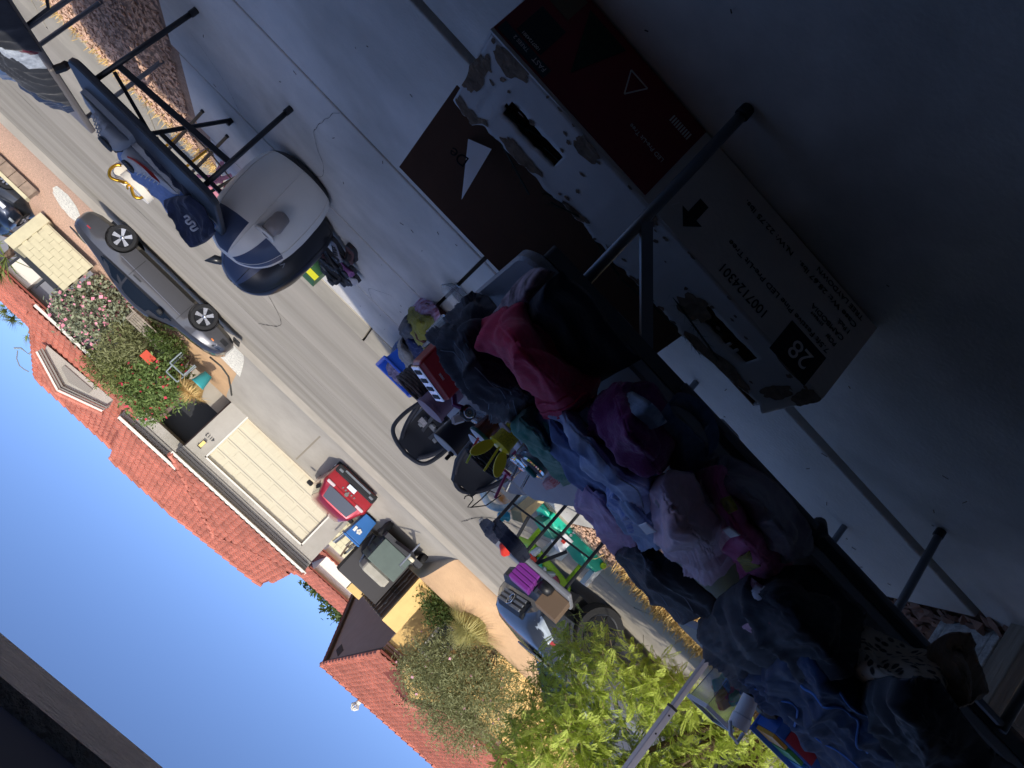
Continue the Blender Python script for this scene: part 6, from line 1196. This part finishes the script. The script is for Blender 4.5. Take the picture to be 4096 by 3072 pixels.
# baby gym arch and mats
ar = thing('baby_gym', 'pale blue baby play arch with printed white pad', 'play gym', (-1.9, 7.2, 0)); arp = [aty(u, v, 7.2) for u, v in ((1042, 1030), (1041, 1050), (1047, 1075), (1060, 1092), (1085, 1098), (1110, 1090), (1135, 1075), (1158, 1058), (1172, 1045))]
MB().tube([cr(arp, t) for t in fr(0, len(arp)-1, 40)], .035, 8).obj('arch', mat('pale_blue_tube', '9ccbe0', .5, col2='e8f0f0', scale=14), ar, smooth=True)
pd = [aty(u, v, 7.3) for u, v in ((1072, 1068), (1080, 1060), (1135, 1112), (1142, 1128), (1132, 1132), (1080, 1082))]; MB().prism(pd, (.02, .06, .01)).obj('printed_pad', mat('printed_pad', 'f1ece0', .6, col2='e89a4a', scale=9), ar, bevel=.01)
p = aty(1100, 1115, 7.1); MB().lathe([(.04, 0), (.055, .02), (.03, .05), (.055, .09), (.045, .11)], 18, p, Matrix.Rotation(R_(40), 3, 'Y')).obj('spool_toy', mat('sky_plastic', '2aa3c4', .4), None, True, label='turquoise spool shaped toy beside the baby gym', cat='toy')
p0, p1 = aty(1120, 1128, 7.0), aty(1180, 1090, 7.0)
MB().prism([aty(1125, 1108, 7.0), aty(1172, 1070, 7.0), aty(1182, 1078, 7.0), aty(1130, 1130, 7.0)], (.05, .18, .02)).obj('wood_box', mat('pale_wood', 'd8c08e', .7, .1, 8), None, label='pale wooden box standing on edge near the play arch', cat='box')
MB().prism([aty(1082, 1040, 7.6), aty(1098, 1028, 7.6), aty(1106, 1050, 7.6), aty(1090, 1058, 7.6)], (.05, .15, .0)).obj('wood_box', MATS['pale_wood'], None, label='small pale wooden block behind the play arch', cat='box')
cloth('blue_rug', 'blue patterned rug folded beside the wooden box', [[(1155, 1055, .12), (1185, 1030, .14), (1210, 1030, .12)], [(1165, 1075, .05), (1190, 1062, .08), (1220, 1060, .05)]], fab('blue_rug_fabric', '5f7fb0', c2='a9b6c8', scale=12), .014, 12, 20, n=30, k=24, seed=41, cat='rug')
MB().rbox((-1.75, 6.35, .003), (-1.2, 6.85, .34), .03).obj('grey_bin', mat('slate_plastic', '6a7280', .5), None, label='slate grey storage bin on the driveway behind the jars', cat='bin')
# plastic toy tables
tq = mat('turquoise_plastic', '19b89a', .4); lm = mat('lime_plastic', 'a6d62a', .4); dkt = mat('deep_teal_plastic', '1d6f60', .5)
t1_ = thing('toy_workbench', 'turquoise plastic toy workbench with white buttons on the gravel', 'toy', (-3.0, 7.75, 0))
Yt = 7.7
def pz(u, v, y=Yt): return aty(u, v, y)
MB().prism([pz(1188, 1115), pz(1200, 1102), pz(1235, 1130), pz(1275, 1172), pz(1306, 1210), pz(1306, 1228), pz(1288, 1238), pz(1270, 1222), pz(1250, 1190), pz(1222, 1155), pz(1196, 1140)], (.03, .40, .0)).obj('body', tq, t1_, bevel=.02)
MB().prism([pz(1165, 1090), pz(1172, 1083), pz(1190, 1108), pz(1186, 1118)], (.02, .3, 0)).obj('side_panel', tq, t1_, bevel=.015)
MB().prism([pz(1172, 1128, 7.72), pz(1188, 1118, 7.72), pz(1215, 1160, 7.72), pz(1198, 1168, 7.72)], (.02, .3, 0)).obj('inner_panel', dkt, t1_, bevel=.01)
MB().prism([pz(1200, 1172, 7.65), pz(1222, 1152, 7.65), pz(1240, 1170, 7.65), pz(1212, 1195, 7.65)], (.02, .12, 0)).obj('white_panel', whp, t1_, bevel=.008)
for u, v in ((1227, 1162), (1233, 1156), (1239, 1150), (1258, 1165)): MB().lathe([(.018, 0), (.016, .012), (0, .014)], 14, pz(u, v, Yt-.001), Matrix.Rotation(R_(90), 3, 'X')).obj('button', whp, t1_, smooth=True)
p = pz(1264, 1170, Yt-.003); MB().box((p.x-.03, p.y-.012, p.z-.012), (p.x+.03, p.y+.001, p.z+.012)).obj('red_switch', mat('toy_red', 'd8392c', .4), t1_)
p = pz(1216, 1170, 7.645); MB().box((p.x-.025, p.y-.012, p.z-.02), (p.x+.02, p.y+.001, p.z+.014)).obj('red_switch', MATS['toy_red'], t1_)
for u, v in ((1205, 1108), (1302, 1222)): MB().lathe([(.035, 0), (.035, .02), (.0, .02)], 14, pz(u, v, Yt-.01), Matrix.Rotation(R_(90), 3, 'X')).obj('lime_knob', lm, t1_)
MB().prism([pz(1262, 1262, 7.8), pz(1268, 1268, 7.8), pz(1302, 1232, 7.8), pz(1292, 1226, 7.8)], (.02, .1, 0)).obj('white_leg', whp, t1_)
for u, v in ((1190, 1120), (1290, 1232)): p = pz(u, v); MB().tube([(p.x, Yt+.2, p.z+.02), (p.x, Yt+.2, -.1 if Yt > 8.5 else .0)], .03, 8).obj('leg', whp, t1_)
t2_ = thing('toy_table', 'lime green plastic activity table with colourful trinkets', 'toy', (-3.6, 8.3, 0)); Yl = 8.25
MB().prism([aty(u, v, Yl) for u, v in ((1140, 1178), (1152, 1168), (1180, 1200), (1215, 1240), (1236, 1268), (1232, 1284), (1214, 1284), (1190, 1250), (1160, 1210))], (.03, .45, .0)).obj('body', lm, t2_, bevel=.025)
for i, (u, v, m_) in enumerate(((1150, 1205, 'toy_red'), (1165, 1215, 'turquoise_plastic'), (1172, 1235, 'white_plastic'), (1180, 1250, 'toy_red'), (1192, 1262, 'yellow_plastic'), (1200, 1255, 'rose_plastic'), (1207, 1282, 'sky_plastic'), (1156, 1192, 'white_plastic'), (1186, 1240, 'white_plastic'))):
    p = aty(u, v, Yl-.02); MB().rbox((-.07, -.04, -.03), (.06, .05, .04), .02, Matrix.Rotation(i*.7, 3, 'Y'), p).obj('trinket', MATS[m_], t2_, smooth=40)
for u, v in ((1150, 1180), (1228, 1275)): p = aty(u, v, Yl); MB().tube([(p.x, Yl+.2, p.z), (p.x, Yl+.2, .0)], .03, 8).obj('leg', lm, t2_)
MB().prism([aty(u, v, 8.2) for u, v in ((1185, 1200), (1215, 1175), (1232, 1192), (1212, 1212))], (.02, .3, .0)).obj('toy_stool', whp, None, label='white plastic toy stool between the lime and turquoise toys', cat='toy')
# things on the back table
tz = .752
cloth('dark_coat', 'black padded coat lying on the back table', [[(1060, 1132, tz+.02), (1068, 1125, tz+.02)], [(1075, 1165, tz+.16), (1092, 1150, tz+.1)], [(1105, 1200, tz+.18), (1125, 1185, tz+.1)], [(1128, 1222, tz+.06), (1140, 1210, tz+.03)]], f_navy, .014, 12, 30, n=36, k=24, seed=51)
cloth('grey_bag', 'grey bag at the right end of the back table', [[(1033, 1132, tz+.02), (1045, 1126, tz+.01)], [(1045, 1155, tz+.16), (1062, 1140, tz+.1)], [(1068, 1178, tz+.1), (1080, 1165, tz+.05)]], f_char, .014, 12, 30, n=30, k=22, seed=52)
pb1 = q2(Lb*.60, .05, tz); vio = mat('violet_plastic', '7a2f8a', .45)
px_ = thing('purple_boxes', 'purple plastic box stack on the back table', 'box', tuple(pb1)); px_['wo'] = tuple(pb1)
for i in range(4): MB().loft([[pb1+bd*(s*.9)+bp_*(t+i*.0)+Vector((0, 0, z+i*.045)) for s, t in ((-.12, .0), (.12, .0), (.12, .2), (-.12, .2))] for z in (.002, .043)]).obj('tray', vio, px_, bevel=.006)
p = aty(1158, 1238, (pb1+bd*.25).y); MB().lathe([(.07, 0), (.075, .05), (.06, .09), (0, .1)], 20, q2(Lb*.80, .12, tz)).obj('black_speaker', blackp, None, True, label='round black gadget beside the purple boxes', cat='gadget')
ob = q2(Lb*.93, .2, tz); MB().loft([[ob+bd*s+bp_*t+Vector((0, 0, z)) for s, t in ((-.13, -.08), (.1, -.08), (.1, .15), (-.13, .15))] for z in (.002, .2)]).obj('carton', mat('brown_card', '6d5a48', .85), None, label='brown cardboard carton at the left end of the back table', cat='box', bevel=.004)  # plain brown card, one even tone
p = at(1090, 1186, .795); MB().rbox((-.06, -.03, -.04), (.06, .03, .04), .015, Matrix.Rotation(.6, 3, 'Y'), p).obj('red_toy', MATS['toy_red'], None, label='red toy poking out behind the black coat', cat='toy')
# ================================================================ things on the black table
sk = thing('sneaker', 'white sneaker with red swoosh mark on the black table', 'shoe', (1.75, 4.6, BZ)); shoew = mat('white_leather', 'a9b0bc', .5, .04, 8); shoeg = mat('grey_mesh', '3a4048', .7, .1, 40); sole = mat('rubber_white', 'b4bac4', .6)
def shoe(t, heel, toe, h, m, ms, w=.055, mark=None, stripes=0):
    heel = Vector(heel); toe = Vector(toe); d = (toe-heel); L = d.length; d.normalize(); s = Vector((-d.y, d.x, 0)).normalized()
    prof = [(0, .62, .6), (.04, .9, .82), (.14, 1.0, .9), (.30, .95, .86), (.42, .74, .9), (.55, .56, 1.0), (.7, .44, 1.05), (.85, .36, 1.0), (.95, .26, .8), (1.0, .12, .45)]
    rings = []
    for f, hh, ww in prof:
        c = heel+d*(f*L); H_ = h*hh; W_ = w*ww
        rings.append([c+s*(W_*math.cos(a)*(1 if math.sin(a) < .5 else .8))+Vector((0, 0, .028+(H_-.028)*(.5+.5*math.sin(a)))) for a in fr(-math.pi/2, 1.5*math.pi, 18)[:-1]])
    MB().loft(rings).obj('upper', m, t, smooth=60)
    MB().loft([[heel+d*(f*L)+s*(w*1.08*ww*k)+Vector((0, 0, z)) for k, z in ((-1, .0), (1, .0), (1, .032), (-1, .032))] for f, hh, ww in prof]).obj('sole', ms, t, smooth=60)
    oc = heel+d*(L*.2)+Vector((0, 0, h*.97)); MB().lathe([(w*.75, -.01), (w*.8, .008), (w*.5, .0), (0, -.02)], 18, oc).obj('collar', shoeg, t, smooth=True)
    for k in range(6): c = heel+d*(L*(.36+.055*k)); hh = h*(.86-.075*k); MB().tube([c+s*w*.7+Vector((0, 0, hh*.8)), c+Vector((0, 0, hh+.012)), c-s*w*.7+Vector((0, 0, hh*.8))], .004, 6).obj('lace', ms, t)
    sd = -1 if s.y > 0 else 1
    if mark:
        G = [[heel+d*(L*f)+s*(sd*(w*1.04*math.sqrt(max(.05, 1-(2*(h*z-.028)/(h*.9-.028)-1)**2))))+Vector((0, 0, h*z)) for f, z in row] for row in (((.10, .72), (.2, .58), (.35, .46), (.5, .42), (.62, .46)), ((.12, .76), (.22, .65), (.36, .58), (.52, .58), (.66, .5)))]
        MB().grid(G).obj('swoosh', mark, t, fix=False)
    for k in range(stripes):
        f = .30+.11*k; MB().grid([[heel+d*(L*(f+df))+s*(sd*w*1.05*math.sqrt(max(.05, 1-(2*(z-.028)/(h*.8-.028)-1)**2)))+Vector((0, 0, z)) for df in (0, .055)] for z in (h*.35, h*.45, h*.55, h*.65)]).obj('stripe', mat('grey_stripe', '8f97a3', .6), t, fix=False)
ha, ta = at(289, 308, BZ+.005), at(400, 424, BZ+.005); ha.z = ta.z = BZ+.001
shoe(sk, ha, ta, .135, shoew, sole, .06, mat('swoosh_red', '9a3030', .5))
s2 = thing('sneaker', 'grey sneaker with three pale stripes on the black table', 'shoe', (2.1, 4.6, BZ)); ha, ta = at(290, 300, BZ+.005), at(184, 199, BZ+.005); ha.z = ta.z = BZ+.001
shoe(s2, ha, ta, .15, mat('grey_leather', '8d95a0', .6),  mat('rubber_grey', '8a919b', .6), .065, None, 3)
ya = lambda u, v, y: aty(u, v, y)
cloth('black_garment', 'black garment behind the sneakers on the black table', [[(212, 278, 5.0), (235, 285, 4.9), (250, 290, 4.85)], [(228, 312, 5.05), (252, 310, 4.95), (268, 308, 4.88)], [(250, 335, 5.0), (268, 330, 4.95), (280, 322, 4.9)]], f_black, .012, 12, 20, n=30, k=24, seed=61, conv=ya)
cloth('blue_shirt', 'pale blue shirt spread at the back of the black table', [[(243, 322, 5.15), (262, 330, 5.05), (285, 338, 4.95)], [(285, 385, 5.2), (310, 385, 5.1), (345, 380, 4.95)], [(340, 435, 5.2), (365, 430, 5.1), (395, 428, 4.95)], [(420, 535, 5.2), (440, 522, 5.1), (458, 495, 4.95)]], fab('pale_blue', '6f88b8'), .014, 11, 35, n=50, k=30, seed=62, conv=ya)
jy_ = cloth('jersey', 'navy sports jersey with white curly lettering and orange trim', [[(345, 440, 5.1), (370, 432, 4.95), (400, 430, 4.75)], [(368, 478, 5.1), (400, 464, 4.95), (428, 452, 4.75)], [(390, 515, 5.1), (420, 500, 4.95), (446, 484, 4.75)], [(415, 540, 5.1), (440, 528, 4.95), (458, 508, 4.75)]], fab('navy_jersey', '1d2436', c2='2c3550', scale=10), .014, 11, 35, n=44, k=34, seed=63, conv=ya)
cloth('navy_shorts', 'navy shorts folded between the sneakers and the table corner', [[(300, 322, 4.85), (330, 312, 4.7), (352, 330, 4.6)], [(350, 375, 4.9), (380, 372, 4.75), (405, 385, 4.62)], [(400, 432, 4.9), (428, 425, 4.75), (448, 432, 4.6)]], f_navy, .012, 12, 25, n=36, k=28, seed=65, conv=ya)
cloth('grey_shirt', 'grey shirt heaped at the right end of the black table', [[(178, 196, 5.0), (196, 200, 4.85), (212, 205, 4.75)], [(196, 236, 5.05), (222, 238, 4.9), (240, 240, 4.8)], [(215, 275, 5.05), (240, 275, 4.95), (258, 272, 4.85)]], fab('grey_jersey', '5c6470'), .014, 12, 40, n=34, k=28, seed=66, conv=ya)
lc = [aty(u, v, 4.86) for u, v in ((398, 470), (404, 466), (410, 472), (402, 478), (408, 484), (416, 478), (422, 486), (412, 492), (418, 498), (428, 492))]
MB().tube([cr(lc, t) for t in fr(0, len(lc)-1, 60)], .007, 6).obj('script_print', mat('white_script', 'b5bac6', .7), jy_, True)
# gold and white small lamp/stand beyond
gs = thing('gold_chair', 'small white chair with curved gold frame seen above the shoes', 'chair', (2.2, 6.4, 0)); gold = mat('gold_metal', 'c79a35', .3, metal=.9)
gp_ = [aty(u, v, 6.9) for u, v in ((262, 357), (250, 357), (238, 366), (236, 378), (243, 386), (262, 392), (282, 398), (285, 412), (290, 424), (302, 428), (316, 420), (322, 412))]
MB().tube([cr(gp_, t) for t in fr(0, len(gp_)-1, 40)], .014, 8).obj('frame', gold, gs, smooth=True); MB().tube([aty(285, 398, 6.9), aty(274, 402, 6.88), aty(276, 408, 6.87)], .01, 6).obj('scroll', gold, gs); MB().tube([aty(252, 390, 6.9), aty(268, 396, 6.88)], .008, 6).obj('scroll', gold, gs)
c_ = aty(272, 375, 6.95); MB().loft([[c_+Vector((.13*math.cos(a)*k, .05*j, .09*math.sin(a)*k)) for a in fr(0, 6.2832, 24)[:-1]] for j, k in ((0, .85), (.2, 1), (.8, 1), (1, .85))]).obj('back_pad', mat('ivory_vinyl', 'e6e0d2', .5), gs, smooth=40)
c_ = aty(296, 405, 6.95); MB().loft([[c_+Vector((.16*math.cos(a), .13*math.sin(a), z)) for a in fr(0, 6.2832, 24)[:-1]] for z in (-.03, .03)]).obj('seat_pad', MATS['ivory_vinyl'], gs, smooth=40)
for dx in (-.12, .12): MB().tube([c_+Vector((dx, 0, -.03)), (c_.x+dx, 6.95, .0)], .012, 6).obj('leg', gold, gs)
# brown legged stool and pink chair
sb = thing('wood_stool', 'low stool with thin brown legs behind the black table', 'stool', (2.1, 6.2, 0)); brl = mat('brown_leg', '6b5d4c', .5)
tops = {}
for (x, y), (u, v) in (((2.36, 6.13), (360, 327)), ((2.10, 6.13), (412, 375)), ((1.85, 6.32), (445, 420))):
    tp = aty(u, v, y); MB().tube([(x, y, .003), tp], .014, 8).obj('leg', brl, sb); MB().tube([(x, y, .002), (x, y, .02)], .017, 8).obj('foot_cap', blackp, sb)
MB().tube([(2.36, 6.13, .2), (2.1, 6.13, .2), (1.85, 6.3, .2)], .007, 6).obj('stretcher', brl, sb)
MB().loft([rrect(1.8, 2.42, 6.1, 6.5, .08, z) for z in (.44, .50)]).obj('seat', mat('ivory_seat', 'c9c3b2', .5), sb, smooth=40)
pk = thing('kids_chair', 'pink folding kids chair with red seat behind the white inflatable', 'chair', (1.5, 6.9, 0)); pnk = mat('pink_paint', 'd58fa0', .5)
Yp = 6.8
for a_, b2 in (((425, 380), (485, 385)), ((470, 370), (478, 395)), ((505, 330), (545, 372)), ((470, 372), (480, 350)), ((440, 405), (500, 378))): MB().tube([aty(*a_, Yp), aty(*b2, Yp)], .018, 8).obj('frame', pnk, pk)
MB().prism([aty(u, v, Yp) for u, v in ((482, 402), (500, 382), (522, 392), (505, 425))], (.0, .05, .01)).obj('seat', mat('red_vinyl', 'b8323c', .5), pk, bevel=.01)
MB().prism([aty(u, v, Yp+.05) for u, v in ((430, 415), (450, 395), (490, 412), (462, 445))], (.0, .05, .01)).obj('back_panel', pnk, pk, bevel=.01)
for u, v in ((500, 330), (545, 370)): p = aty(u, v, Yp); MB().tube([(p.x, Yp, p.z), (p.x+.02, Yp+.1, .003)], .016, 8).obj('leg', pnk, pk)
# green and yellow box, shoes and bags heap by the inflatables
gbx = thing('green_carton', 'green and yellow carton behind the black inflatable', 'box', (1.0, 7.5, 0)); gb_ = mat('box_green', '2d5a33', .6); P4 = [at(654, 572, .17), at(693, 618, .17), at(714, 614, .06), at(672, 568, .06)]
MB().box((.95, 7.05, .003), (1.28, 7.3, .17)).obj('carton_body', gb_, gbx, Matrix.Identity(3) and False); MB().box((.948, 7.046, .11), (1.282, 7.049, .165)).obj('yellow_band', mat('box_yellow', 'd6d42c', .6), gbx); MB().box((1.24, 7.045, .01), (1.283, 7.0485, .1)).obj('yellow_band', MATS['box_yellow'], gbx)
hp_ = 'shoes and bags heaped by the inflatables'
cols = [('5a3a34', 'brown sandal'), ('8d5a92', 'purple shoe with bow'), ('23262d', 'black sneaker'), ('3b4048', 'charcoal shoe'), ('b9bcc6', 'white trainer'), ('4a2a30', 'maroon slipper'), ('2f333c', 'black buckled bag'), ('7d7f8c', 'grey shoe'), ('1e2126', 'black boot')]
spots = [(757, 565, 752, 540), (765, 590, 742, 572), (735, 575, 718, 556), (755, 612, 738, 600), (772, 606, 756, 596), (722, 562, 706, 548), (715, 590, 700, 575), (742, 560, 730, 542), (735, 605, 716, 590)]
for i, ((cl, nm), (u0, v0, u1, v1)) in enumerate(zip(cols, spots)):
    h0, h1 = at(u0, v0, .05+.02*(i % 3)), at(u1, v1, .05+.02*(i % 3)); h1 = h0+(h1-h0).normalized()*.24; h0.z = h1.z = .003+.035*(i % 3)
    t = thing('shoe' if i != 6 else 'small_bag', nm+' in the heap by the black inflatable', 'shoe' if i != 6 else 'bag', tuple(h0), group=hp_); shoe(t, h0, h1, .09, mat('shoe_'+nm.replace(' ', '_'), cl, .55, .1, 20), mat('dark_sole', '2c2e33', .7), .045)
# ================================================================ things on the clothes table
qq = lambda s, t, z: q(s, t, z)
gcl = 'clothes on the table beside the gravel'
for i, (nm, lab, m_, s0, s1, t0, t1, h) in enumerate((('black_shirt', 'black shirt at the picture edge on the jeans table', f_black, .0, .74, -.02, .5, .2), ('white_blouse', 'white lace blouse beside the black shirt on the jeans table', fab('white_lace', '9aa3b0', c2='c4ccd6', scale=30), .62, .98, .02, .45, .12), ('black_hoodie', 'black hoodie lying across the middle of the jeans table', f_black, .9, 1.45, .02, .6, .14), ('blue_jeans', 'mid blue folded jeans at the back of the jeans table', f_den, 1.0, 1.5, .3, .72, .2), ('dark_blue_jeans', 'dark blue jeans near the far end of the jeans table', fab('dark_denim', '26344f', var=.2, scale=60), 1.3, Lt-.25, .04, .6, .12), ('light_jeans', 'light washed jeans at the far end of the jeans table', fab('light_denim', '7f98ba', var=.2, scale=50), Lt-.4, Lt-.06, .25, .6, .1), ('rose_shirt', 'dark rose shirt folded by the table edge near the black shirt', fab('dark_rose', '6d2c3e'), .60, .78, .0, .1, .06))):
    zt = .748; cloth(nm, lab, [[(s0, t0, zt+.01), ((s0+s1)/2, t0, zt+.015), (s1, t0, zt+.01)], [(s0, t0*.7+t1*.3, zt+h*.8), ((s0+s1)/2, t0*.7+t1*.3, zt+h), (s1, t0*.7+t1*.3, zt+h*.7)], [(s0, t0*.3+t1*.7, zt+h*.9), ((s0+s1)/2, t0*.3+t1*.7, zt+h*1.1), (s1, t0*.3+t1*.7, zt+h*.8)], [(s0, t1, zt+.03), ((s0+s1)/2, t1, zt+.05), (s1, t1, zt+.03)]], m_, .016, 12, 30*i, n=40, k=30, seed=70+i, group=gcl, conv=qq)
# ================================================================ candy, tub and cup on the left table
cd = thing('candy_box', 'blue and red candy box with Airheads lettering at the lower edge', 'candy box', (-2.3, 2.95, .78)); 
pa, pb2, pc, pd2 = aty(1672, 1560, 2.95), aty(1712, 1580, 2.95), aty(1735, 1560, 2.93), aty(1690, 1590, 2.95)
c0 = aty(1700, 1580, 2.93); cb_m = mat('candy_blue', '2a63b8', .5); cr_m = mat('candy_red', 'b8283a', .5)
MB().box((-2.80, 2.95, .783), (-2.36, 3.09, .93)).obj('carton', cb_m, cd, bevel=.004); MB().box((-2.60, 2.946, .80), (-2.42, 2.949, .92)).obj('red_panel', cr_m, cd)
MB().box((-2.80, 3.092, .783), (-2.36, 3.105, .97)).obj('display_back', cb_m, cd)
text('lettering', 'AIRHEADS', .04, whp, cd, (-2.80, 2.944, .84), ROT_FACE, .0008); text('lettering', 'AIRHEADS', .028, whp, cd, (-2.58, 2.944, .845), ROT_FACE, .0008)
for i in range(4): MB().box((-2.79+i*.11, 2.96, .932), (-2.70+i*.11, 3.08, .95)).obj('candy_bar', mat('wrap_%d' % i, ('c23a4a', '3a8ac2', '4aa04a', 'd8a030')[i], .4), cd)
tu = thing('plastic_tub', 'clear plastic tub of candy packets with white lid rim', 'tub', (-2.05, 3.05, .78)); c_ = aty(1585, 1520, 3.05); c_.z = .783
def tb_(w, d_, z): return [Vector((-2.27, 3.27, z))+Vector(p) for p in ((-w, -d_, 0), (w, -d_, 0), (w, d_, 0), (-w, d_, 0))]
MB().loft([tb_(.075, .07, .784), tb_(.09, .08, 1.02), tb_(.086, .076, 1.02), tb_(.071, .066, .79)], False).obj('tub', clearp, tu); MB().loft([tb_(.096, .086, 1.01), tb_(.096, .086, 1.03), tb_(.084, .074, 1.03)], False).obj('rim', whp, tu)
for i in range(14): MB().rbox((-.045, -.012, -.03), (.045, .012, .03), .008, Matrix.Rotation(random.uniform(-1, 1), 3, 'Y') @ Matrix.Rotation(random.uniform(-1, 1), 3, 'Z'), (random.uniform(-2.31, -2.24), random.uniform(3.24, 3.30), random.uniform(.83, .96))).obj('packet', MATS['wrap_%d' % (i % 4)], tu)
cupw = thing('white_tumbler', 'white flip lid bottle lying against the candy tub', 'bottle', (-2.02, 2.98, .85)); a = aty(1622, 1505, 2.98); b2 = aty(1592, 1572, 2.98)
MB().tube([a, a.lerp(b2, .6), a.lerp(b2, .62), b2], [.036, .04, .044, .044], 20).obj('bottle', whp, cupw, smooth=40); MB().tube([b2+Vector((-.04, 0, 0)), b2+Vector((-.02, -.03, .05)), b2+Vector((.03, -.03, .045)), b2+Vector((.045, 0, 0))], .008, 8).obj('carry_loop', whp, cupw, smooth=True)
MB().rbox((-2.34, 2.95, .785), (-2.16, 3.06, .90), .02).obj('black_case', blackp, None, label='black plastic case under the white bottle', cat='case')
# canopy pole
po = thing('canopy_pole', 'silver square canopy pole rising in front of the green tree', 'pole', (-2.69, 4.2, 0)); alu = mat('aluminium', 'b9b6ba', .4, metal=.6)
MB().box((-2.708, 4.183, -.02), (-2.672, 4.217, 1.02)).obj('lower_tube', alu, po, bevel=.004); MB().box((-2.713, 4.178, 1.02), (-2.667, 4.222, 2.9)).obj('upper_tube', alu, po, bevel=.004); MB().box((-2.716, 4.175, 1.012), (-2.664, 4.225, 1.028)).obj('collar', blackp, po)
for z in (1.07, 1.2): MB().lathe([(.006, 0), (.006, .002), (0, .002)], 10, (-2.69, 4.178, z), Matrix.Rotation(R_(90), 3, 'X')).obj('hole', inkb, po)
# ================================================================ feathery mesquite tree in the left bed
MQ = thing('mesquite_tree', 'feathery bright green mesquite tree beside the driveway', 'tree', (-5.3, 6.9, -.03)); rq = random.Random(5)
br = MB(); lv = []; lf = []; off = Vector(MQ['wo'])
def frond(p, d, L, droop):
    n = 17; side = d.cross(Vector((0, 0, 1))); side = side.normalized() if side.length > .1 else Vector((1, 0, 0)); p = p.copy(); upv = side.cross(d).normalized()
    for i in range(n):
        d = (d+Vector((0, 0, -droop/n))).normalized(); p = p+d*(L/n); f = math.sin(math.pi*(i+1.2)/(n+1.5))
        for s in (-1, 1):
            e = (side*s+d*.55+upv*rq.uniform(-.15, .25)).normalized()*(.028*f+.006); w_ = d*.0046; k = len(lv)
            lv.extend([p-w_, p+e*.55-w_*1.3, p+e, p+e*.55+w_*1.5]); lf.append((k, k+1, k+2, k+3))
    return p
def inpic(p):
    d = p-Vector((0, 0, EYE)); z = d.dot(fw); return (2048+d.dot(IX)/z*FPX)/K, (1536-d.dot(IU)/z*FPX)/K
root = Vector((-5.3, 6.9, -.05)); limbs = []
for i in range(9):
    a = rq.uniform(0, 6.28); e = root+Vector((math.cos(a)*rq.uniform(.5, 1.2), math.sin(a)*rq.uniform(.3, .9), rq.uniform(1.0, 2.6))); m_ = root.lerp(e, .5)+Vector((rq.uniform(-.2, .2), rq.uniform(-.2, .2), .15)); br.tube([root, m_, e], [.05, .035, .015], 7); limbs.append((m_, e))
br.obj('trunk', bark, MQ, smooth=True)
tw = MB(); cnt = 0
for k in range(9500):
    u, v = rq.uniform(1060, 1960), rq.uniform(1285, 1800); Y = rq.uniform(6.3, 7.6)
    # outline of the crown in the picture, traced on the plane of the tree
    lim = 1308+max(0, (1215-u))*1.55 if u < 1215 else 1295+(u-1215)*.60
    if v < lim+rq.uniform(-22, 25): continue
    if u > 1500 and v > 1400+ (u-1500)*1.2+200: pass
    p = aty(u, v, Y)
    if p.z < .12 or p.z > 3.4 or p.x > -3.2: continue
    if noise.noise(p*1.6) < -.10 and rq.random() < .8: continue
    a = rq.uniform(0, 6.28); d = Vector((math.cos(a), math.sin(a)*.8-.15, rq.uniform(-.1, .8))).normalized()
    st2 = p-d*rq.uniform(.05, .12); tw.tube([st2, p], .0022, 4, False)
    for q_ in range(3):
        d2 = (d+Vector((rq.gauss(0, .45), rq.gauss(0, .45), rq.gauss(.1, .35)))).normalized(); frond(p, d2, rq.uniform(.12, .22), rq.uniform(.1, .9)); cnt += 1
me = bpy.data.meshes.new('crown'); me.from_pydata([tuple(v-off) for v in lv], [], lf); link('crown', me, leafmat('leaf_mesquite', '9cae3e', 'd3df78', 5), MQ)
tw.obj('twigs', mat('twig', '7a6a4a', .9), MQ, fix=False)
print('fronds', cnt)
